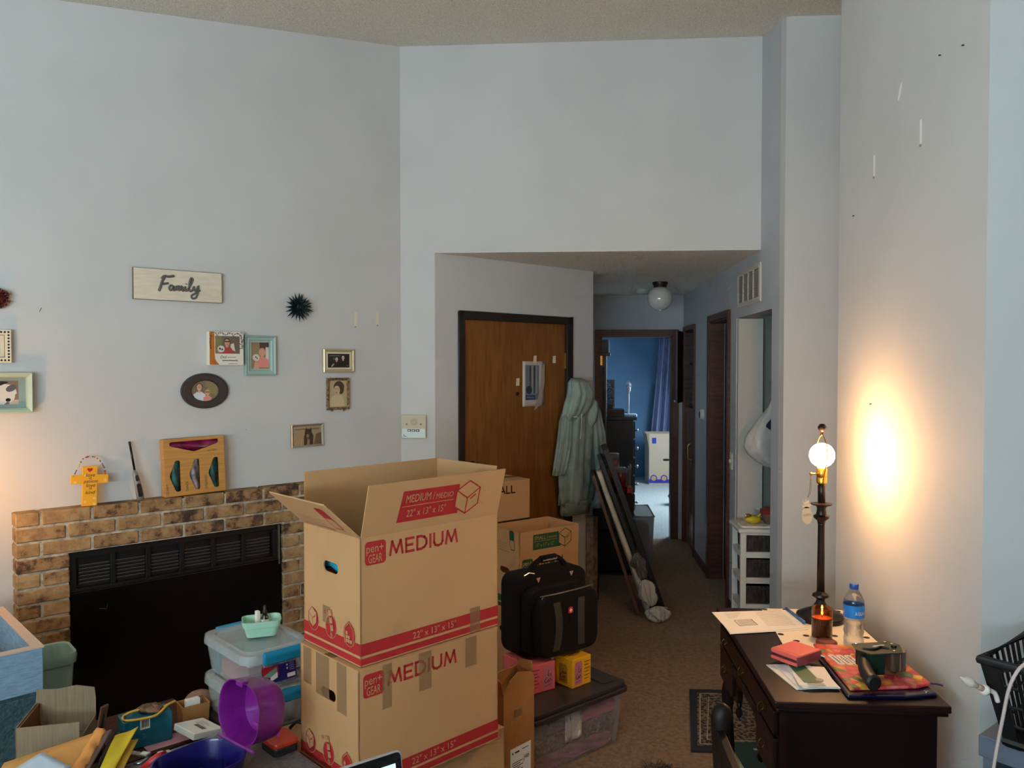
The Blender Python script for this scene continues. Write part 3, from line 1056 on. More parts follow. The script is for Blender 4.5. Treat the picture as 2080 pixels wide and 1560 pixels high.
def cube_icon(b, cx, cy, r, z, m=0, w=None):
    w = w or r * .075
    c, s = .866 * r, .5 * r
    P = lambda x, y: (cx + x, cy + y)
    b.line([P(0, r), P(c, s), P(c, -s), P(0, -r), P(-c, -s), P(-c, s)], w, z, m=m, closed=True)
    b.line([P(-c, s), P(0, -.05 * r), P(c, s)], w, z, m=m)
    b.line([P(0, -.05 * r), P(0, -r)], w, z, m=m)
    b.line([P(.3 * c, -.12 * r), P(.66 * c, .1 * r)], w * 1.2, z, m=m)


GLYPH = {'M': (1.0, [[(0, 0), (.16, 1), (.5, .12), (.84, 1), (1, 0)]]), 'E': (.62, [[(.62, 1), (0, 1), (0, 0), (.62, 0)], [(0, .5), (.52, .5)]]),
         'D': (.78, [[(0, 0), (0, 1), (.32, 1), (.6, .9), (.76, .68), (.78, .5), (.76, .32), (.6, .1), (.32, 0), (0, 0)]]), 'I': (.06, [[(.03, 0), (.03, 1)]]),
         'U': (.74, [[(0, 1), (0, .3), (.1, .08), (.37, 0), (.64, .08), (.74, .3), (.74, 1)]]), 'S': (.6, [[(.56, .84), (.4, 1), (.16, .98), (.02, .8), (.1, .6), (.44, .44), (.58, .26), (.5, .06), (.3, 0), (.12, .04), (0, .18)]]),
         'A': (.86, [[(0, 0), (.43, 1), (.86, 0)], [(.16, .32), (.7, .32)]]), 'L': (.56, [[(0, 1), (0, 0), (.56, 0)]]), 'R': (.6, [[(0, 0), (0, 1), (.4, 1), (.58, .86), (.58, .66), (.4, .52), (0, .52)], [(.3, .52), (.62, 0)]]), 'G': (.8, [[(.74, .84), (.5, 1), (.2, .92), (.02, .62), (.04, .3), (.26, .04), (.56, .02), (.78, .2), (.78, .46), (.46, .46)]])}


def block_word(body, M, w, h, mt, parent, wt=.17):
    """bold rounded sans capitals drawn as strokes"""
    sp = .30
    tot = sum(GLYPH[c][0] for c in body) + sp * (len(body) - 1)
    k = w / tot
    x = 0
    q = MB()
    st = h * wt
    for c in body:
        gw, ls = GLYPH[c]
        for l in ls:
            q.line([((x + px) * k, st / 2 + py * (h - st)) for px, py in l], st, 0, M)
        x += gw + sp
    return q.build('lettering', mt, parent)


def moving_box(name, label, M, L, W, H, mp, word, dims, flaps, group=None, icons=True, hole=True, flapword=None, side_print=True, prints=True, wordw=.27, tapes=(), mc=None):
    M_card = mc or MATS['cardboard']
    t = thing(name, label, 'box', M, group)
    fF = FR((0, 0, 0), (1, 0, 0), (0, 0, 1))
    fB = FR((L, W, 0), (-1, 0, 0), (0, 0, 1))
    fL = FR((0, W, 0), (0, -1, 0), (0, 0, 1))
    fR = FR((L, 0, 0), (0, 1, 0), (0, 0, 1))
    hl = [oval(W / 2, H * .70, .088, .034)] if hole else []
    R_ = lambda w: [(0, 0), (w, 0), (w, H), (0, H)]
    pn = panel(R_(L), [], CT, fF).build('front_panel', M_card, t)
    panel(R_(L), [], CT, fB).build('back_panel', M_card, t)
    pl = panel(R_(W), hl, CT, fL).build('side_panel', M_card, t)
    panel(R_(W), hl, CT, fR).build('side_panel', M_card, t)
    MB().box((CT, CT, 0), (L - CT, W - CT, CT)).build('bottom_panel', M_cardin, t)
    FH = W / 2
    fl = {}
    if flaps is None:
        MB().box((0, 0, H), (L, FH - .001, H + CT)).build('flap', M_card, t)
        MB().box((0, FH + .001, H), (L, W, H + CT)).build('flap', M_card, t)
        MB().box((-.0005, FH - .025, H + CT), (L + .0005, FH + .025, H + CT + .0004)).build('packing_tape', M_tape, t)
    else:
        for k, fm, w in (('front', fF, L), ('back', fB, L), ('left', fL, W), ('right', fR, W)):
            a = flaps.get(k)
            if a is None:
                continue
            fm = fm.copy()
            Mf = fm @ T(0, H, 0) @ R(a, 'X')
            fl[k] = (Mf, MB().box((.003, 0, -CT), (w - .003, FH, 0), Mf).build('flap', M_card, t))
    if prints:
        e = .0006
        # logo: rounded red square with two light words
        q = MB().flat(rrect(.016, H - .086, .092, H - .014, .012), e, fF)
        q.build('logo_patch', mp, pn)
        text('pen+', fF @ T(.021, H - .056, e * 2), .062, M_card, pn, h=.030, bold=.0)
        text('GEAR', fF @ T(.028, H - .080, e * 2), .050, M_card, pn, h=.026, bold=.0)
        block_word(word, fF @ T(.108, H - .071, e), wordw, .049, mp, pn)
        # base stripes
        q = MB()
        for m_, w in ((fF, L), (fL, W), (fR, W), (fB, L)):
            q.rect(0, .032, w, .069, e, m_).rect(0, .004, w, .024, e, m_)
        q.build('base_stripes', mp, pn)
        text(dims, fF @ T(L * .345, .039, e * 2), L * .315, M_card, pn, h=.022)
    if icons and prints:
        e = .0008
        for ic, yc in enumerate((.275, .167, .061)):
            q = MB()
            x = W * (1 - yc / .337)
            y = .085
            q.ell(x, y, .031, .034, e, fL, 0, 28)
            q.line([(x + .0335 * math.cos(a * .2244), y + .0365 * math.sin(a * .2244)) for a in range(28)], .0016, e * 2, fL, 1, True)
            if ic == 0:
                q.flat([(x - .026, .104), (x - .002, .088), (x - .002, .060), (x - .026, .076)], e * 3, fL, 1)
                q.flat([(x + .024, .108), (x - .002, .088), (x - .002, .060), (x + .022, .078)], e * 3, fL, 1)
                q.flat([(x - .026, .104), (x - .002, .088), (x + .024, .108), (x - .006, .124)], e * 3, fL, 1)
                q.line([(x - .026, .076), (x - .026, .104), (x - .002, .088), (x - .002, .060)], .0016, e * 4, fL, 0)
                q.line([(x - .002, .088), (x + .024, .108), (x + .022, .078)], .0016, e * 4, fL, 0)
                q.line([(x - .026, .104), (x - .006, .124), (x + .024, .108)], .0016, e * 4, fL, 0)
                q.line([(x + .008, .092), (x + .015, .097)], .002, e * 4, fL, 0)
            elif ic == 1:
                q.line([(x - .030, .126), (x - .020, .126), (x - .012, .118), (x + .006, .056)], .0022, e * 3, fL, 1)
                q.line([(x - .040, .126), (x - .034, .131), (x - .026, .126), (x - .034, .121)], .0016, e * 3, fL, 0, True)
                for i in range(3):
                    cx, cy = x - .002 + i * .005, .124 - i * .023
                    q.flat([(cx - .009, cy - .008), (cx + .010, cy - .003), (cx + .006, cy + .016), (cx - .012, cy + .011)], e * 3, fL, 1)
                    q.line([(cx - .009, cy - .008), (cx + .010, cy - .003), (cx + .006, cy + .016), (cx - .012, cy + .011)], .0012, e * 4, fL, 0, True)
                    q.line([(cx - .001, cy + .013), (cx + .001, cy + .004)], .0022, e * 4, fL, 0)
                q.line([(x + .004 + .006 * math.cos(k), .058 + .006 * math.sin(k)) for k in range(7)], .0016, e * 3, fL, 1, True)
            else:
                q.line([(x - .024, .056), (x - .024, .102), (x, .122), (x + .024, .102), (x + .024, .056)], .0024, e * 3, fL, 1)
                q.line([(x - .028, .100), (x, .126), (x + .028, .100)], .0022, e * 3, fL, 0)
                for i in range(3):
                    for j in range(3 - i):
                        cx, cy = x - .017 + j * .012, .060 + i * .012
                        q.rect(cx, cy, cx + .010, cy + .010, e * 4, fL, 1)
            q.build('pictogram', [mp, M_card], pl)
    if flapword and 'front' in fl:
        Mf, fo = fl['front']
        k = L / .565
        e = .0006
        FHk = FH / .1685
        q = MB().flat([(.125 * k, .032 * FHk), (.372 * k, .032 * FHk), (.362 * k, .136 * FHk), (.136 * k, .136 * FHk)] if k > .9 else [(.09, .03), (.29, .03), (.27, .115), (.09, .115)], e, Mf)
        ck = (.405 * k, .085 * FHk, .058 * FHk) if k > .9 else (.318, .076, .052)
        q.build('flap_label', mp, fo)
        c, s = .866 * ck[2], .5 * ck[2]
        q = MB().flat([(ck[0] + x, ck[1] + y) for x, y in ((0, ck[2]), (c, s), (c, -s), (0, -ck[2]), (-c, -s), (-c, s))], e * 2, Mf, 0)
        for i, p in enumerate(q.v):
            pass
        qq = MB()
        cube_icon(qq, ck[0], ck[1], ck[2], e * 3)
        qq.v = [Mf @ p for p in qq.v]
        q.build('box_icon', M_card, fo)
        qq.build('box_icon_lines', mp, fo)
        a, bb = flapword
        x0 = .150 * k if k > .9 else .100
        yt, yb_, xe = (.096 * FHk, .048 * FHk, .345 * k) if k > .9 else (.084, .044, .262)
        wa = (xe - x0) * .58
        text(a + ' /', Mf @ T(x0, yt, e * 2), wa, M_card, fo, h=.026 * FHk, shear=.0)
        text(bb, Mf @ T(x0 + wa + .006, yt, e * 2), xe - x0 - wa - .01, M_card, fo, h=.018 * FHk)
        text(dims, Mf @ T(x0 + .01, yb_, e * 2), (xe - x0) * .8, M_card, fo, h=.024 * FHk)
        q = MB().rect(x0 - .012, (yt + yb_ + .024) / 2 - .0008 + .0, xe, (yt + yb_ + .024) / 2 + .0012, e * 2, Mf)
        q.build('rule', M_card, fo)
    if side_print and 'left' in fl:
        Mf, fo = fl['left']
        q = MB()
        q.flat(rrect(W * .70, .030, W * .86, .140, .012), .0006, Mf, 0)
        q.rect(W * .715, .036, W * .845, .086, .0009, Mf, 1)
        q.build('flap_label', [mp, M_card], fo)
        q = MB()
        for i in range(3):
            q.rect(W * .10, .060 - i * .014, W * (.60 - .02 * i), .062 - i * .014, .0006, Mf)
        q.build('small_print', mat('faint_print', (150, 112, 78), .8), fo)
        text('walmart.com/moving', Mf @ T(W * .08, .012, .0006), W * .56, mp, fo, h=.010)
    for (face, x, y0, y1, w) in tapes:
        m_ = fF if face == 'f' else fL
        MB().rect(x, y0, x + w, y1, .0012, m_).build('packing_tape', M_tape, t)
    return t


M_green = mat('green_print', (34, 84, 52), .75)
M_bluep = mat('blue_print', (44, 50, 150), .75)
DM = '22" x 13" x 15"'
big = moving_box('moving_box', 'open medium moving box with red print, top of the big stack', T(-.616, 2.316, .836) @ R(48), .565, .337, .390, M_red, 'MEDIUM', DM,
                 {'front': 15, 'left': 47, 'back': 0, 'right': 0}, flapword=('MEDIUM', 'MEDIO'), tapes=[('l', .12, .09, .145, .045), ('f', .435, .0, .085, .045)])
# teal cloth lying in the box, seen through the hand hole
b = MB()
b.sheet(lambda u, v: (.03 + .5 * u, .03 + .27 * v, .255 + .02 * math.sin(7 * u + 2) * math.cos(9 * v)), 16, 10)
o = b.build('folded_cloth', mat('teal_cloth', (24, 138, 162), .8, var=.15, vscale=20), None, smooth=True, solid=.02)
o.matrix_world = T(-.616, 2.316, .836) @ R(48)
tag(o, 'teal cloth inside the open medium moving box, seen through its hand hole', 'cloth')
b = MB().box((.02, .02, .01), (.54, .31, .22))
o = b.build('packed_bundle', mat('dark_bundle', (40, 40, 44), .8), None, bevel=.03)
o.matrix_world = T(-.616, 2.316, .836) @ R(48)
tag(o, 'dark packed bundle filling the open medium moving box', 'bundle')
mid = moving_box('moving_box', 'taped shut medium moving box with red print under the open one', T(-.618, 2.296, .440) @ R(48), .570, .345, .388, M_red, 'MEDIUM', DM, None,
                 tapes=[('f', .225, .265, .388, .05), ('f', .085, .25, .388, .035), ('f', .42, .29, .388, .05), ('l', .02, .27, .388, .05), ('l', .10, .255, .388, .08), ('l', .225, .235, .388, .055)])
low = moving_box('moving_box', 'large plain moving box at the bottom of the big stack', T(-.612, 2.375, .0) @ R(48), .585, .56, .434, M_red, 'LARGE', DM, None, prints=False, hole=False)

DS = '17" x 11" x 12"'
moving_box('moving_box', 'open small moving box with green flap label behind the black bag', T(-.25, 4.233, .395) @ R(40.4), .424, .275, .305, M_green, 'SMALL', DS,
           {'front': 2, 'left': 4, 'back': 0, 'right': 0}, flapword=('SMALL', 'PEQUEÑO'), icons=False, wordw=.22)
moving_box('moving_box', 'box supporting the open green-print small box, mostly hidden by the bag', T(-.25, 4.233, 0) @ R(40.4), .43, .285, .388, M_green, 'SMALL', DS, None, icons=False, prints=False)
MSB = T(-.535, 4.41, .768) @ R(40.4)
moving_box('moving_box', 'closed small moving box with black lettering near the front door', MSB, .42, .28, .295, mat('black_print', (40, 32, 28), .8), 'SMALL', DS, None, icons=False, wordw=.20)
moving_box('moving_box', 'upper hidden box under the closed small box by the front door', T(-.535, 4.41, .384) @ R(40.4), .44, .30, .376, M_red, 'MEDIUM', DM, None, icons=False, prints=False)
moving_box('moving_box', 'lowest hidden box under the closed small box by the front door', T(-.535, 4.41, 0) @ R(40.4), .46, .31, .378, M_red, 'MEDIUM', DM, None, icons=False, prints=False)

# ------------------------------------------------------------------ tall narrow carton with open top
t = thing('carton', 'tall narrow brown shipping carton with open flaps and white label', 'box', T(-.232, 2.922, 0) @ R(50))
w, dp, h = .17, .085, .50
M_carton = mat('brown_carton', (170, 116, 62), .7, var=.06, vscale=5)
b = MB().box((0, 0, 0), (w, CT, h)).box((0, dp - CT, 0), (w, dp, h)).box((0, CT, 0), (CT, dp - CT, h)).box((w - CT, CT, 0), (w, dp - CT, h)).box((CT, CT, 0), (w - CT, dp - CT, CT))
b.build('carton_body', M_carton, t)
fF = FR((0, 0, h), (1, 0, 0), (0, 0, 1))
MB().prism([(.0, .0), (w, 0), (w, .03), (w - .02, .055), (.075, .075), (.03, .05), (.01, .02)], -CT, 0, fF @ R(4, 'X')).build('flap', M_carton, t)
MB().prism([(.0, .0), (dp, 0), (dp, .055), (dp * .6, .08), (.01, .05)], -CT, 0, FR((0, dp, h), (0, -1, 0), (0, 0, 1)) @ R(14, 'X')).build('flap', M_carton, t)
MB().prism([(.0, .0), (w, 0), (w - .02, .06), (.02, .06)], -CT, 0, FR((w, dp, h), (-1, 0, 0), (0, 0, 1)) @ R(-6, 'X')).build('flap', M_carton, t)
MB().prism([(.0, .0), (dp, 0), (dp, .08), (0.01, .09)], -CT, 0, FR((w, 0, h), (0, 1, 0), (0, 0, 1)) @ R(-2, 'X')).build('flap', M_carton, t)
F0 = FR((0, -.0006, 0), (1, 0, 0), (0, 0, 1))
lb = MB().rect(.035, .12, .150, .285, 0, F0).build('shipping_label', M_paper, t)
q = MB()
for i in range(5):
    q.rect(.045, .225 - i * .008, .105 - (i % 2) * .015, .228 - i * .008, .0003, F0)
q.build('label_text', M_ink, lb)
q = MB()
for i in range(14):
    q.rect(.045 + i * .0065, .160, .045 + i * .0065 + (.004 if i % 3 else .0025), .180, .0003, F0)
q.build('barcode', M_ink, lb)
q = MB()
q.ell(.048, .265, .004, .004, .0003, F0, n=10).rect(.06, .262, .085, .268, .0003, F0).rect(.1, .266, .135, .269, .0003, F0)
q.build('label_mark', M_ink, lb)
text('J46', F0 @ T(.106, .215, .0005) @ R(8), .036, M_ink, lb, shear=.2)
MB().rect(.066, .285, .069, .36, .0002, F0).build('crease', mat('crease_light', (206, 160, 104), .6), t)
MB().rect(.055, .40, .10, .43, .0004, F0).build('packing_tape', M_tape, t)

# ------------------------------------------------------------------ plastic tote with dark lid
M_cp = mat('smoky_clear_plastic', (186, 178, 180), .18, alpha=.30, coat=.6)
M_lid = mat('charcoal_plastic', (58, 52, 50), .4)
MTOT = T(-.135, 3.245, 0) @ R(44)
t = thing('storage_tote', 'clear plastic tote with charcoal lid carrying the seltzer boxes', 'storage tote', MTOT)
L, W, H = .56, .40, .265


def tray(L, W, H, t_, b, x=0, y=0, z=0, taper=.02):
    """open box with thin sloping walls"""
    o = [(x + taper, y + taper, z), (x + L - taper, y + taper, z), (x + L - taper, y + W - taper, z), (x + taper, y + W - taper, z), (x, y, z + H), (x + L, y, z + H), (x + L, y + W, z + H), (x, y + W, z + H)]
    i = [(x + taper + t_, y + taper + t_, z + t_), (x + L - taper - t_, y + taper + t_, z + t_), (x + L - taper - t_, y + W - taper - t_, z + t_), (x + taper + t_, y + W - taper - t_, z + t_),
         (x + t_, y + t_, z + H), (x + L - t_, y + t_, z + H), (x + L - t_, y + W - t_, z + H), (x + t_, y + W - t_, z + H)]
    b.add(o + i, [(3, 2, 1, 0), (0, 1, 5, 4), (1, 2, 6, 5), (2, 3, 7, 6), (3, 0, 4, 7), (8, 9, 10, 11), (9, 8, 12, 13), (10, 9, 13, 14), (11, 10, 14, 15), (8, 11, 15, 12), (4, 5, 13, 12), (5, 6, 14, 13), (6, 7, 15, 14), (7, 4, 12, 15)])
    return b


tray(L, W, H, .004, MB(), taper=.025).build('tub', M_cp, t, bevel=.012)
MB().prism(rrect(-.022, -.022, L + .022, W + .022, .035), H - .022, H).prism(rrect(-.012, -.012, L + .012, W + .012, .03), H, H + .022).build('lid', M_lid, t, bevel=.005)
MB().prism(rrect(L - .10, .03, L - .02, W - .03, .02), H + .022, H + .026).build('lid_rib', M_lid, t, bevel=.001)
# contents
def bundle(name, label, cat, a, bq, m, M, amp=.008, f=(20, 17), bev=.02):
    bb = MB()
    x0, y0, z0 = a
    x1, y1, z1 = bq
    nu, nv = 14, 10
    bb.sheet(lambda u, v: (x0 + (x1 - x0) * u, y0 + (y1 - y0) * v, z1 + amp * math.sin(f[0] * u + 3 * v) * math.cos(f[1] * v)), nu, nv)
    bb.sheet(lambda u, v: (x0 + (x1 - x0) * u, y0 + amp * .8 * math.sin(f[0] * u + 11 * v), z0 + (z1 - z0) * v), nu, nv)
    bb.sheet(lambda u, v: (x1 + amp * .8 * math.sin(f[1] * u + 9 * v), y0 + (y1 - y0) * u, z0 + (z1 - z0) * v), nu, nv)
    bb.sheet(lambda u, v: (x0 + amp * .8 * math.sin(f[1] * u + 9 * v), y1 + (y0 - y1) * u, z0 + (z1 - z0) * v), nu, nv)
    bb.sheet(lambda u, v: (x1 + (x0 - x1) * u, y1, z0 + (z1 - z0) * v), nu, nv)
    o = bb.build(name, m, None, smooth=True)
    o.matrix_world = M
    tag(o, label, cat)
    return o


bundle('folded_blanket', 'dusty pink folded blanket at the bottom of the clear tote', 'blanket', (.04, .035, .008), (.51, .36, .075), mat('dusty_pink', (176, 104, 116), .9, var=.1, vscale=12), MTOT)
bundle('knit_throw', 'grey patterned knit throw in the middle of the clear tote', 'throw', (.04, .032, .078), (.52, .36, .15), mat('grey_leopard_knit', (140, 134, 120), .95, rgb2=(64, 62, 56), vscale=45, bump=1, bscale=70), MTOT, .008)
bundle('pink_bag', 'rose pink plastic bag at the top right inside the clear tote', 'bag', (.27, .03, .155), (.53, .36, .245), mat('rose_pink', (206, 84, 110), .35, var=.15, vscale=9, coat=.4), MTOT, .006)
bundle('dark_garment', 'dark grey garment at the top left inside the clear tote', 'garment', (.03, .03, .155), (.26, .36, .245), mat('dark_grey_cloth', (74, 74, 76), .9), MTOT)
o = MB().sheet(lambda u, v: (.20 + .10 * u, .004 + .012 * v * 0 + .004 * math.sin(5 * u), .10 + .13 * v), 6, 6).build('paper_tag', M_paper, None, smooth=True, solid=.0006)
o.matrix_world = MTOT @ T(0, .012, 0)
tag(o, 'white paper tag held inside the front of the clear tote', 'paper')

# ------------------------------------------------------------------ seltzer boxes on the lid
def can_art(b, Fm, cx, y0, y1, w, mcan, mink, e=.0005):
    b.flat(soft([(cx - w / 2, y0), (cx + w / 2, y0), (cx + w / 2, y1 - .012), (cx + w * .36, y1), (cx - w * .36, y1), (cx - w / 2, y1 - .012)], .006), e, Fm, mcan)
    h = y1 - y0
    b.line([(cx + w * .05, y0 + h * .78), (cx - w * .02, y0 + h * .55), (cx + w * .15, y0 + h * .52)], .0028, e * 2, Fm, mink)
    b.line([(cx + w * .2, y0 + h * .62), (cx + w * .3, y0 + h * .5), (cx + w * .36, y0 + h * .66)], .002, e * 2, Fm, mink)
    b.line([(cx - w * .15, y0 + h * .48), (cx - w * .36, y0 + h * .34), (cx - w * .2, y0 + h * .24), (cx - w * .02, y0 + h * .32)], .0028, e * 2, Fm, mink)
    b.line([(cx - w * .02, y0 + h * .24), (cx + w * .02, y0 + h * .38), (cx + w * .14, y0 + h * .26), (cx + w * .2, y0 + h * .4), (cx + w * .38, y0 + h * .3)], .0024, e * 2, Fm, mink)
    b.line([(cx - w * .4, y0 + h * .1), (cx + w * .3, y0 + h * .16)], .002, e * 2, Fm, mink)


def seltzer(label, M, L, W, H, c1, c2, ink):
    t = thing('seltzer_box', label, 'drink box', M, 'seltzer boxes on the tote lid')
    m1, m2, m3 = mat('seltzer_%d' % c1[1], c1, .45, var=.06, vscale=8), mat('seltzer_can_%d' % c2[1], c2, .45), mat('seltzer_ink', ink, .6)
    MB().box((0, 0, 0), (L, W, H)).build('carton_body', m1, t, bevel=.0025)
    q = MB()
    f = FR((0, 0, 0), (1, 0, 0), (0, 0, 1))
    can_art(q, f, L * (.72 if c1[2] > 80 else .32), .012, H - .014, L * .40, 0, 1)
    for i in range(6):
        x0 = .03 * L if c1[2] > 80 else .60 * L
        q.rect(x0 + .004, H * (.2 + .12 * i), x0 + L * (.28 + .06 * (i % 2)), H * (.2 + .12 * i) + .003, .0005, f, 1)
    g = FR((0, W, 0), (0, -1, 0), (0, 0, 1))
    can_art(q, g, W * .5, .014, H - .03, W * .45, 2, 1)
    k = FR((0, 0, H), (1, 0, 0), (0, 1, 0))
    q.ell(L * .5, W * .45, L * .30, W * .14, .0005, k, 2)
    q.line([(L * .25, W * .4), (L * .5, W * .5), (L * .8, W * .42)], .004, .001, k, 1)
    q.build('print', [m2, m3, mat('seltzer_dark_%d' % c1[1], [x * .75 for x in c1], .5)], t)
    return t


ZL = H + .0225
seltzer('pink seltzer box on the tote lid beside the tall carton', T(-.160, 3.435, ZL) @ R(39), .145, .20, .128, (232, 110, 116), (200, 120, 140), (70, 20, 40))
seltzer('yellow orange seltzer box on the tote lid', T(.031, 3.521, ZL) @ R(46), .122, .118, .130, (244, 176, 34), (232, 120, 40), (70, 20, 40))

# ------------------------------------------------------------------ black rolling laptop bag
M_ball = mat('black_ballistic_nylon', (15, 12, 13), .8, spec=.25, bump=.3, bscale=300)
M_web = mat('charcoal_webbing', (58, 54, 50), .6)
t = thing('laptop_bag', 'black wheeled laptop bag with grey straps and red badge on the seltzer boxes', 'bag', T(-.190, 3.482, ZL + .132) @ R(41))
L, W, H = .405, .17, .40


def slab(x0, x1, y0, y1, z0, z1, r, b=None, bulge=0.0, n=5):
    """rounded upright slab (rounded in x/z), optional bulge towards -y"""
    b = b or MB()
    o = rrect(x0, z0, x1, z1, r, n)
    cx, cz = (x0 + x1) / 2, (z0 + z1) / 2
    ringz = []
    for f, y in ((.94, y0 - bulge), (.985, y0 - bulge * .4), (1.0, y0 + .012), (1.0, y1 - .012), (.98, y1)):
        ringz.append([(cx + (x - cx) * f, y, cz + (z - cz) * f) for x, z in o])
    return b.loft(ringz[::-1])


slab(0, L, .03, W, .0, H - .03, .05).build('main_body', M_ball, t, auto=50)
slab(.01, L - .04, -.005, .04, .02, H - .075, .05, bulge=.02).build('front_compartment', M_ball, t, auto=50)
slab(.035, L - .012, -.055, .0, .012, H - .105, .055, bulge=.02).build('front_pocket', M_ball, t, auto=50)
MB().box((.09, -.072, .02), (.125, -.004, .03)).sheet(lambda u, v: (.135 + .04 * u + .02 * math.sin(v * 3) - .03, -.0785 + .008 * (v * 2 - 1) ** 2 - .0, .02 + .265 * v), 2, 10).build('strap', M_web, t, solid=.004)
MB().sheet(lambda u, v: (.265 + .04 * u - .008 * math.sin(v * 3), -.0785 + .008 * (v * 2 - 1) ** 2, .02 + .265 * v), 2, 10).build('strap', M_web, t, solid=.004)
wire([(.06, -.045, H - .108), (.15, -.062, H - .104), (.28, -.062, H - .102), (.375, -.045, H - .106)], .004, 'zipper', mat('zip_teeth', (120, 110, 96), .4, metal=.5), t)
MB().prism(rrect(-.016, -.008, .016, .008, .005), 0, .004, T(.075, -.056, H - .122) @ R(35, 'Y') @ R(90, 'X')).tube([(.072, -.062, H - .125), (.088, -.064, H - .142)], .003).build('zipper_pull', M_steel, t)
MB().prism(rrect(-.013, -.014, .013, .014, .006), 0, .004, T(.212, -.0775, .215) @ R(90, 'X')).build('badge', mat('badge_red', (196, 36, 44), .35), t)
MB().box((-.0025, -.009, .004), (.0025, .009, .0046), T(.212, -.0775, .215) @ R(90, 'X')).box((-.008, -.0025, .004), (.008, .0025, .0046), T(.212, -.0775, .215) @ R(90, 'X')).build('badge_cross', M_paper, t)
MB().box((.206, -.08, .15), (.218, -.0775, .19)).build('pull_tab', M_ball, t)
wire([(.10, .09, H - .035), (.12, .085, H - .005), (.17, .08, H + .022), (.25, .08, H + .022), (.30, .085, H - .005), (.32, .09, H - .035)], .013, 'handle', M_ball, t, seg=8)
MB().tube([(.165, .08, H + .021), (.255, .08, H + .021)], .017, 10).build('handle_wrap', M_ball, t, smooth=True)
scribble(FR((.165, .0615, H + .014), (1, 0, 0), (0, 0, 1)), .09, .010, M_paper, t, 7, 9)
for x in (.11, .31):
    MB().prism([(-.012, 0), (.012, 0), (0, -.022)], 0, .003, T(x, .029, H - .045) @ R(90, 'X')).build('corner_tab', mat('rose_tab', (186, 140, 130), .5), t)
MB().tube([(.02, .02, H - .02), (.05, .022, H - .012), (.08, .02, H - .02)], .004).build('zipper_pull', M_steel, t)
for x in (.06, L - .06):
    MB().lathe([(.014, -.009), (.018, -.007), (.018, .007), (.014, .009)], 16, T(x, W - .012, .014) @ R(90, 'Y')).build('wheel', M_black, t, smooth=True)

# ------------------------------------------------------------------ lower left: furniture that carries the clutter
MT48 = T(-1.451, 2.649, 0) @ R(48)
M_walnut = mat('walnut', (74, 48, 38), .4, var=.2, vscale=6, stretch=(2, 14, 2))
t = thing('side_table', 'low dark walnut side table with moulded edge in front of the fireplace', 'table', MT48)
MB().box((-.10, 0, .355), (.23, .42, .38)).build('table_top', M_walnut, t, bevel=.004)
MB().box((-.095, .006, .335), (.225, .414, .355)).build('moulding', M_walnut, t, bevel=.008)
for x in (-.08, .19):
    for y in (.03, .38):
        MB().lathe([(.012, 0), (.016, .05), (.012, .15), (.02, .27), (.022, .335)], 12, T(x + .01, y, 0)).build('leg', M_walnut, t, smooth=True)
t = thing('ottoman', 'dark brown suede ottoman carrying envelopes at the lower left', 'ottoman', MT48)
M_suede = mat('brown_suede', (70, 48, 42), .95, var=.1, vscale=40, bump=.4, bscale=200, sheen=.4)
MB().box((-.43, -.76, .06), (.27, -.245, .38)).build('base', M_suede, t, bevel=.015)
MB().box((-.435, -.765, .382), (.275, -.24, .50)).build('cushion', M_suede, t, bevel=.035, seg=4, smooth=True)
for x in (-.38, .22):
    for y in (-.71, -.29):
        MB().lathe([(.018, 0), (.026, .06)], 12, T(x, y, 0)).build('foot', M_black, t)

M_blk = T(-1.83, 2.62, 0) @ R(48)
t = thing('hamper', 'dark teal woven hamper under the pale blue crate', 'hamper', M_blk)
M_hamp = mat('dark_teal_weave', (58, 84, 88), .9, var=.15, vscale=60, bump=.5, bscale=120)
tray(.50, .50, .595, .008, MB(), x=-.50, taper=.02).build('body', M_hamp, t, bevel=.01)
MB().box((-.49, .01, .588), (-.01, .49, .604)).build('lid', M_hamp, t, bevel=.006)
t = thing('wooden_crate', 'pale blue painted open wooden crate at the left edge', 'crate', M_blk @ T(0, 0, .606))
M_pb = mat('pale_blue_painted_wood', (128, 158, 180), .8, var=.08, vscale=25, stretch=(1, 1, 6), bump=.3, bscale=120)
M_pi = mat('blue_grey_inside', (112, 124, 140), .85)
CH, CY, CX = .152, .62, -.50
MB().box((CX, 0, 0), (0, .024, CH)).build('front_board', M_pb, t, bevel=.002)
MB().box((CX, CY - .024, 0), (0, CY, CH)).build('back_board', M_pb, t, bevel=.002)
MB().box((-.024, .024, 0), (0, CY - .024, CH)).build('side_board', M_pb, t, bevel=.002)
MB().box((CX, .024, 0), (CX + .024, CY - .024, CH)).build('side_board', M_pb, t, bevel=.002)
MB().box((CX + .024, .024, .0), (-.024, CY - .024, .012)).build('base_board', M_pi, t)
MB().box((CX - .004, -.004, CH), (.004, .030, CH + .005)).box((CX - .004, CY - .03, CH), (.004, CY + .004, CH + .005)).box((-.030, .03, CH), (.004, CY - .03, CH + .005)).box((CX - .004, .03, CH), (CX + .03, CY - .03, CH + .005)).build('rim', mat('worn_beige_rim', (196, 176, 160), .8), t)
o = MB().sheet(lambda u, v: (-.2 + .12 * u, .1 + .16 * v, .004 * math.sin(5 * u + 3 * v)), 6, 6).build('folded_paper', M_paper, None, smooth=True, solid=.004)
o.matrix_world = M_blk @ T(0, 0, .624)
tag(o, 'folded white paper lying in the pale blue crate', 'paper')

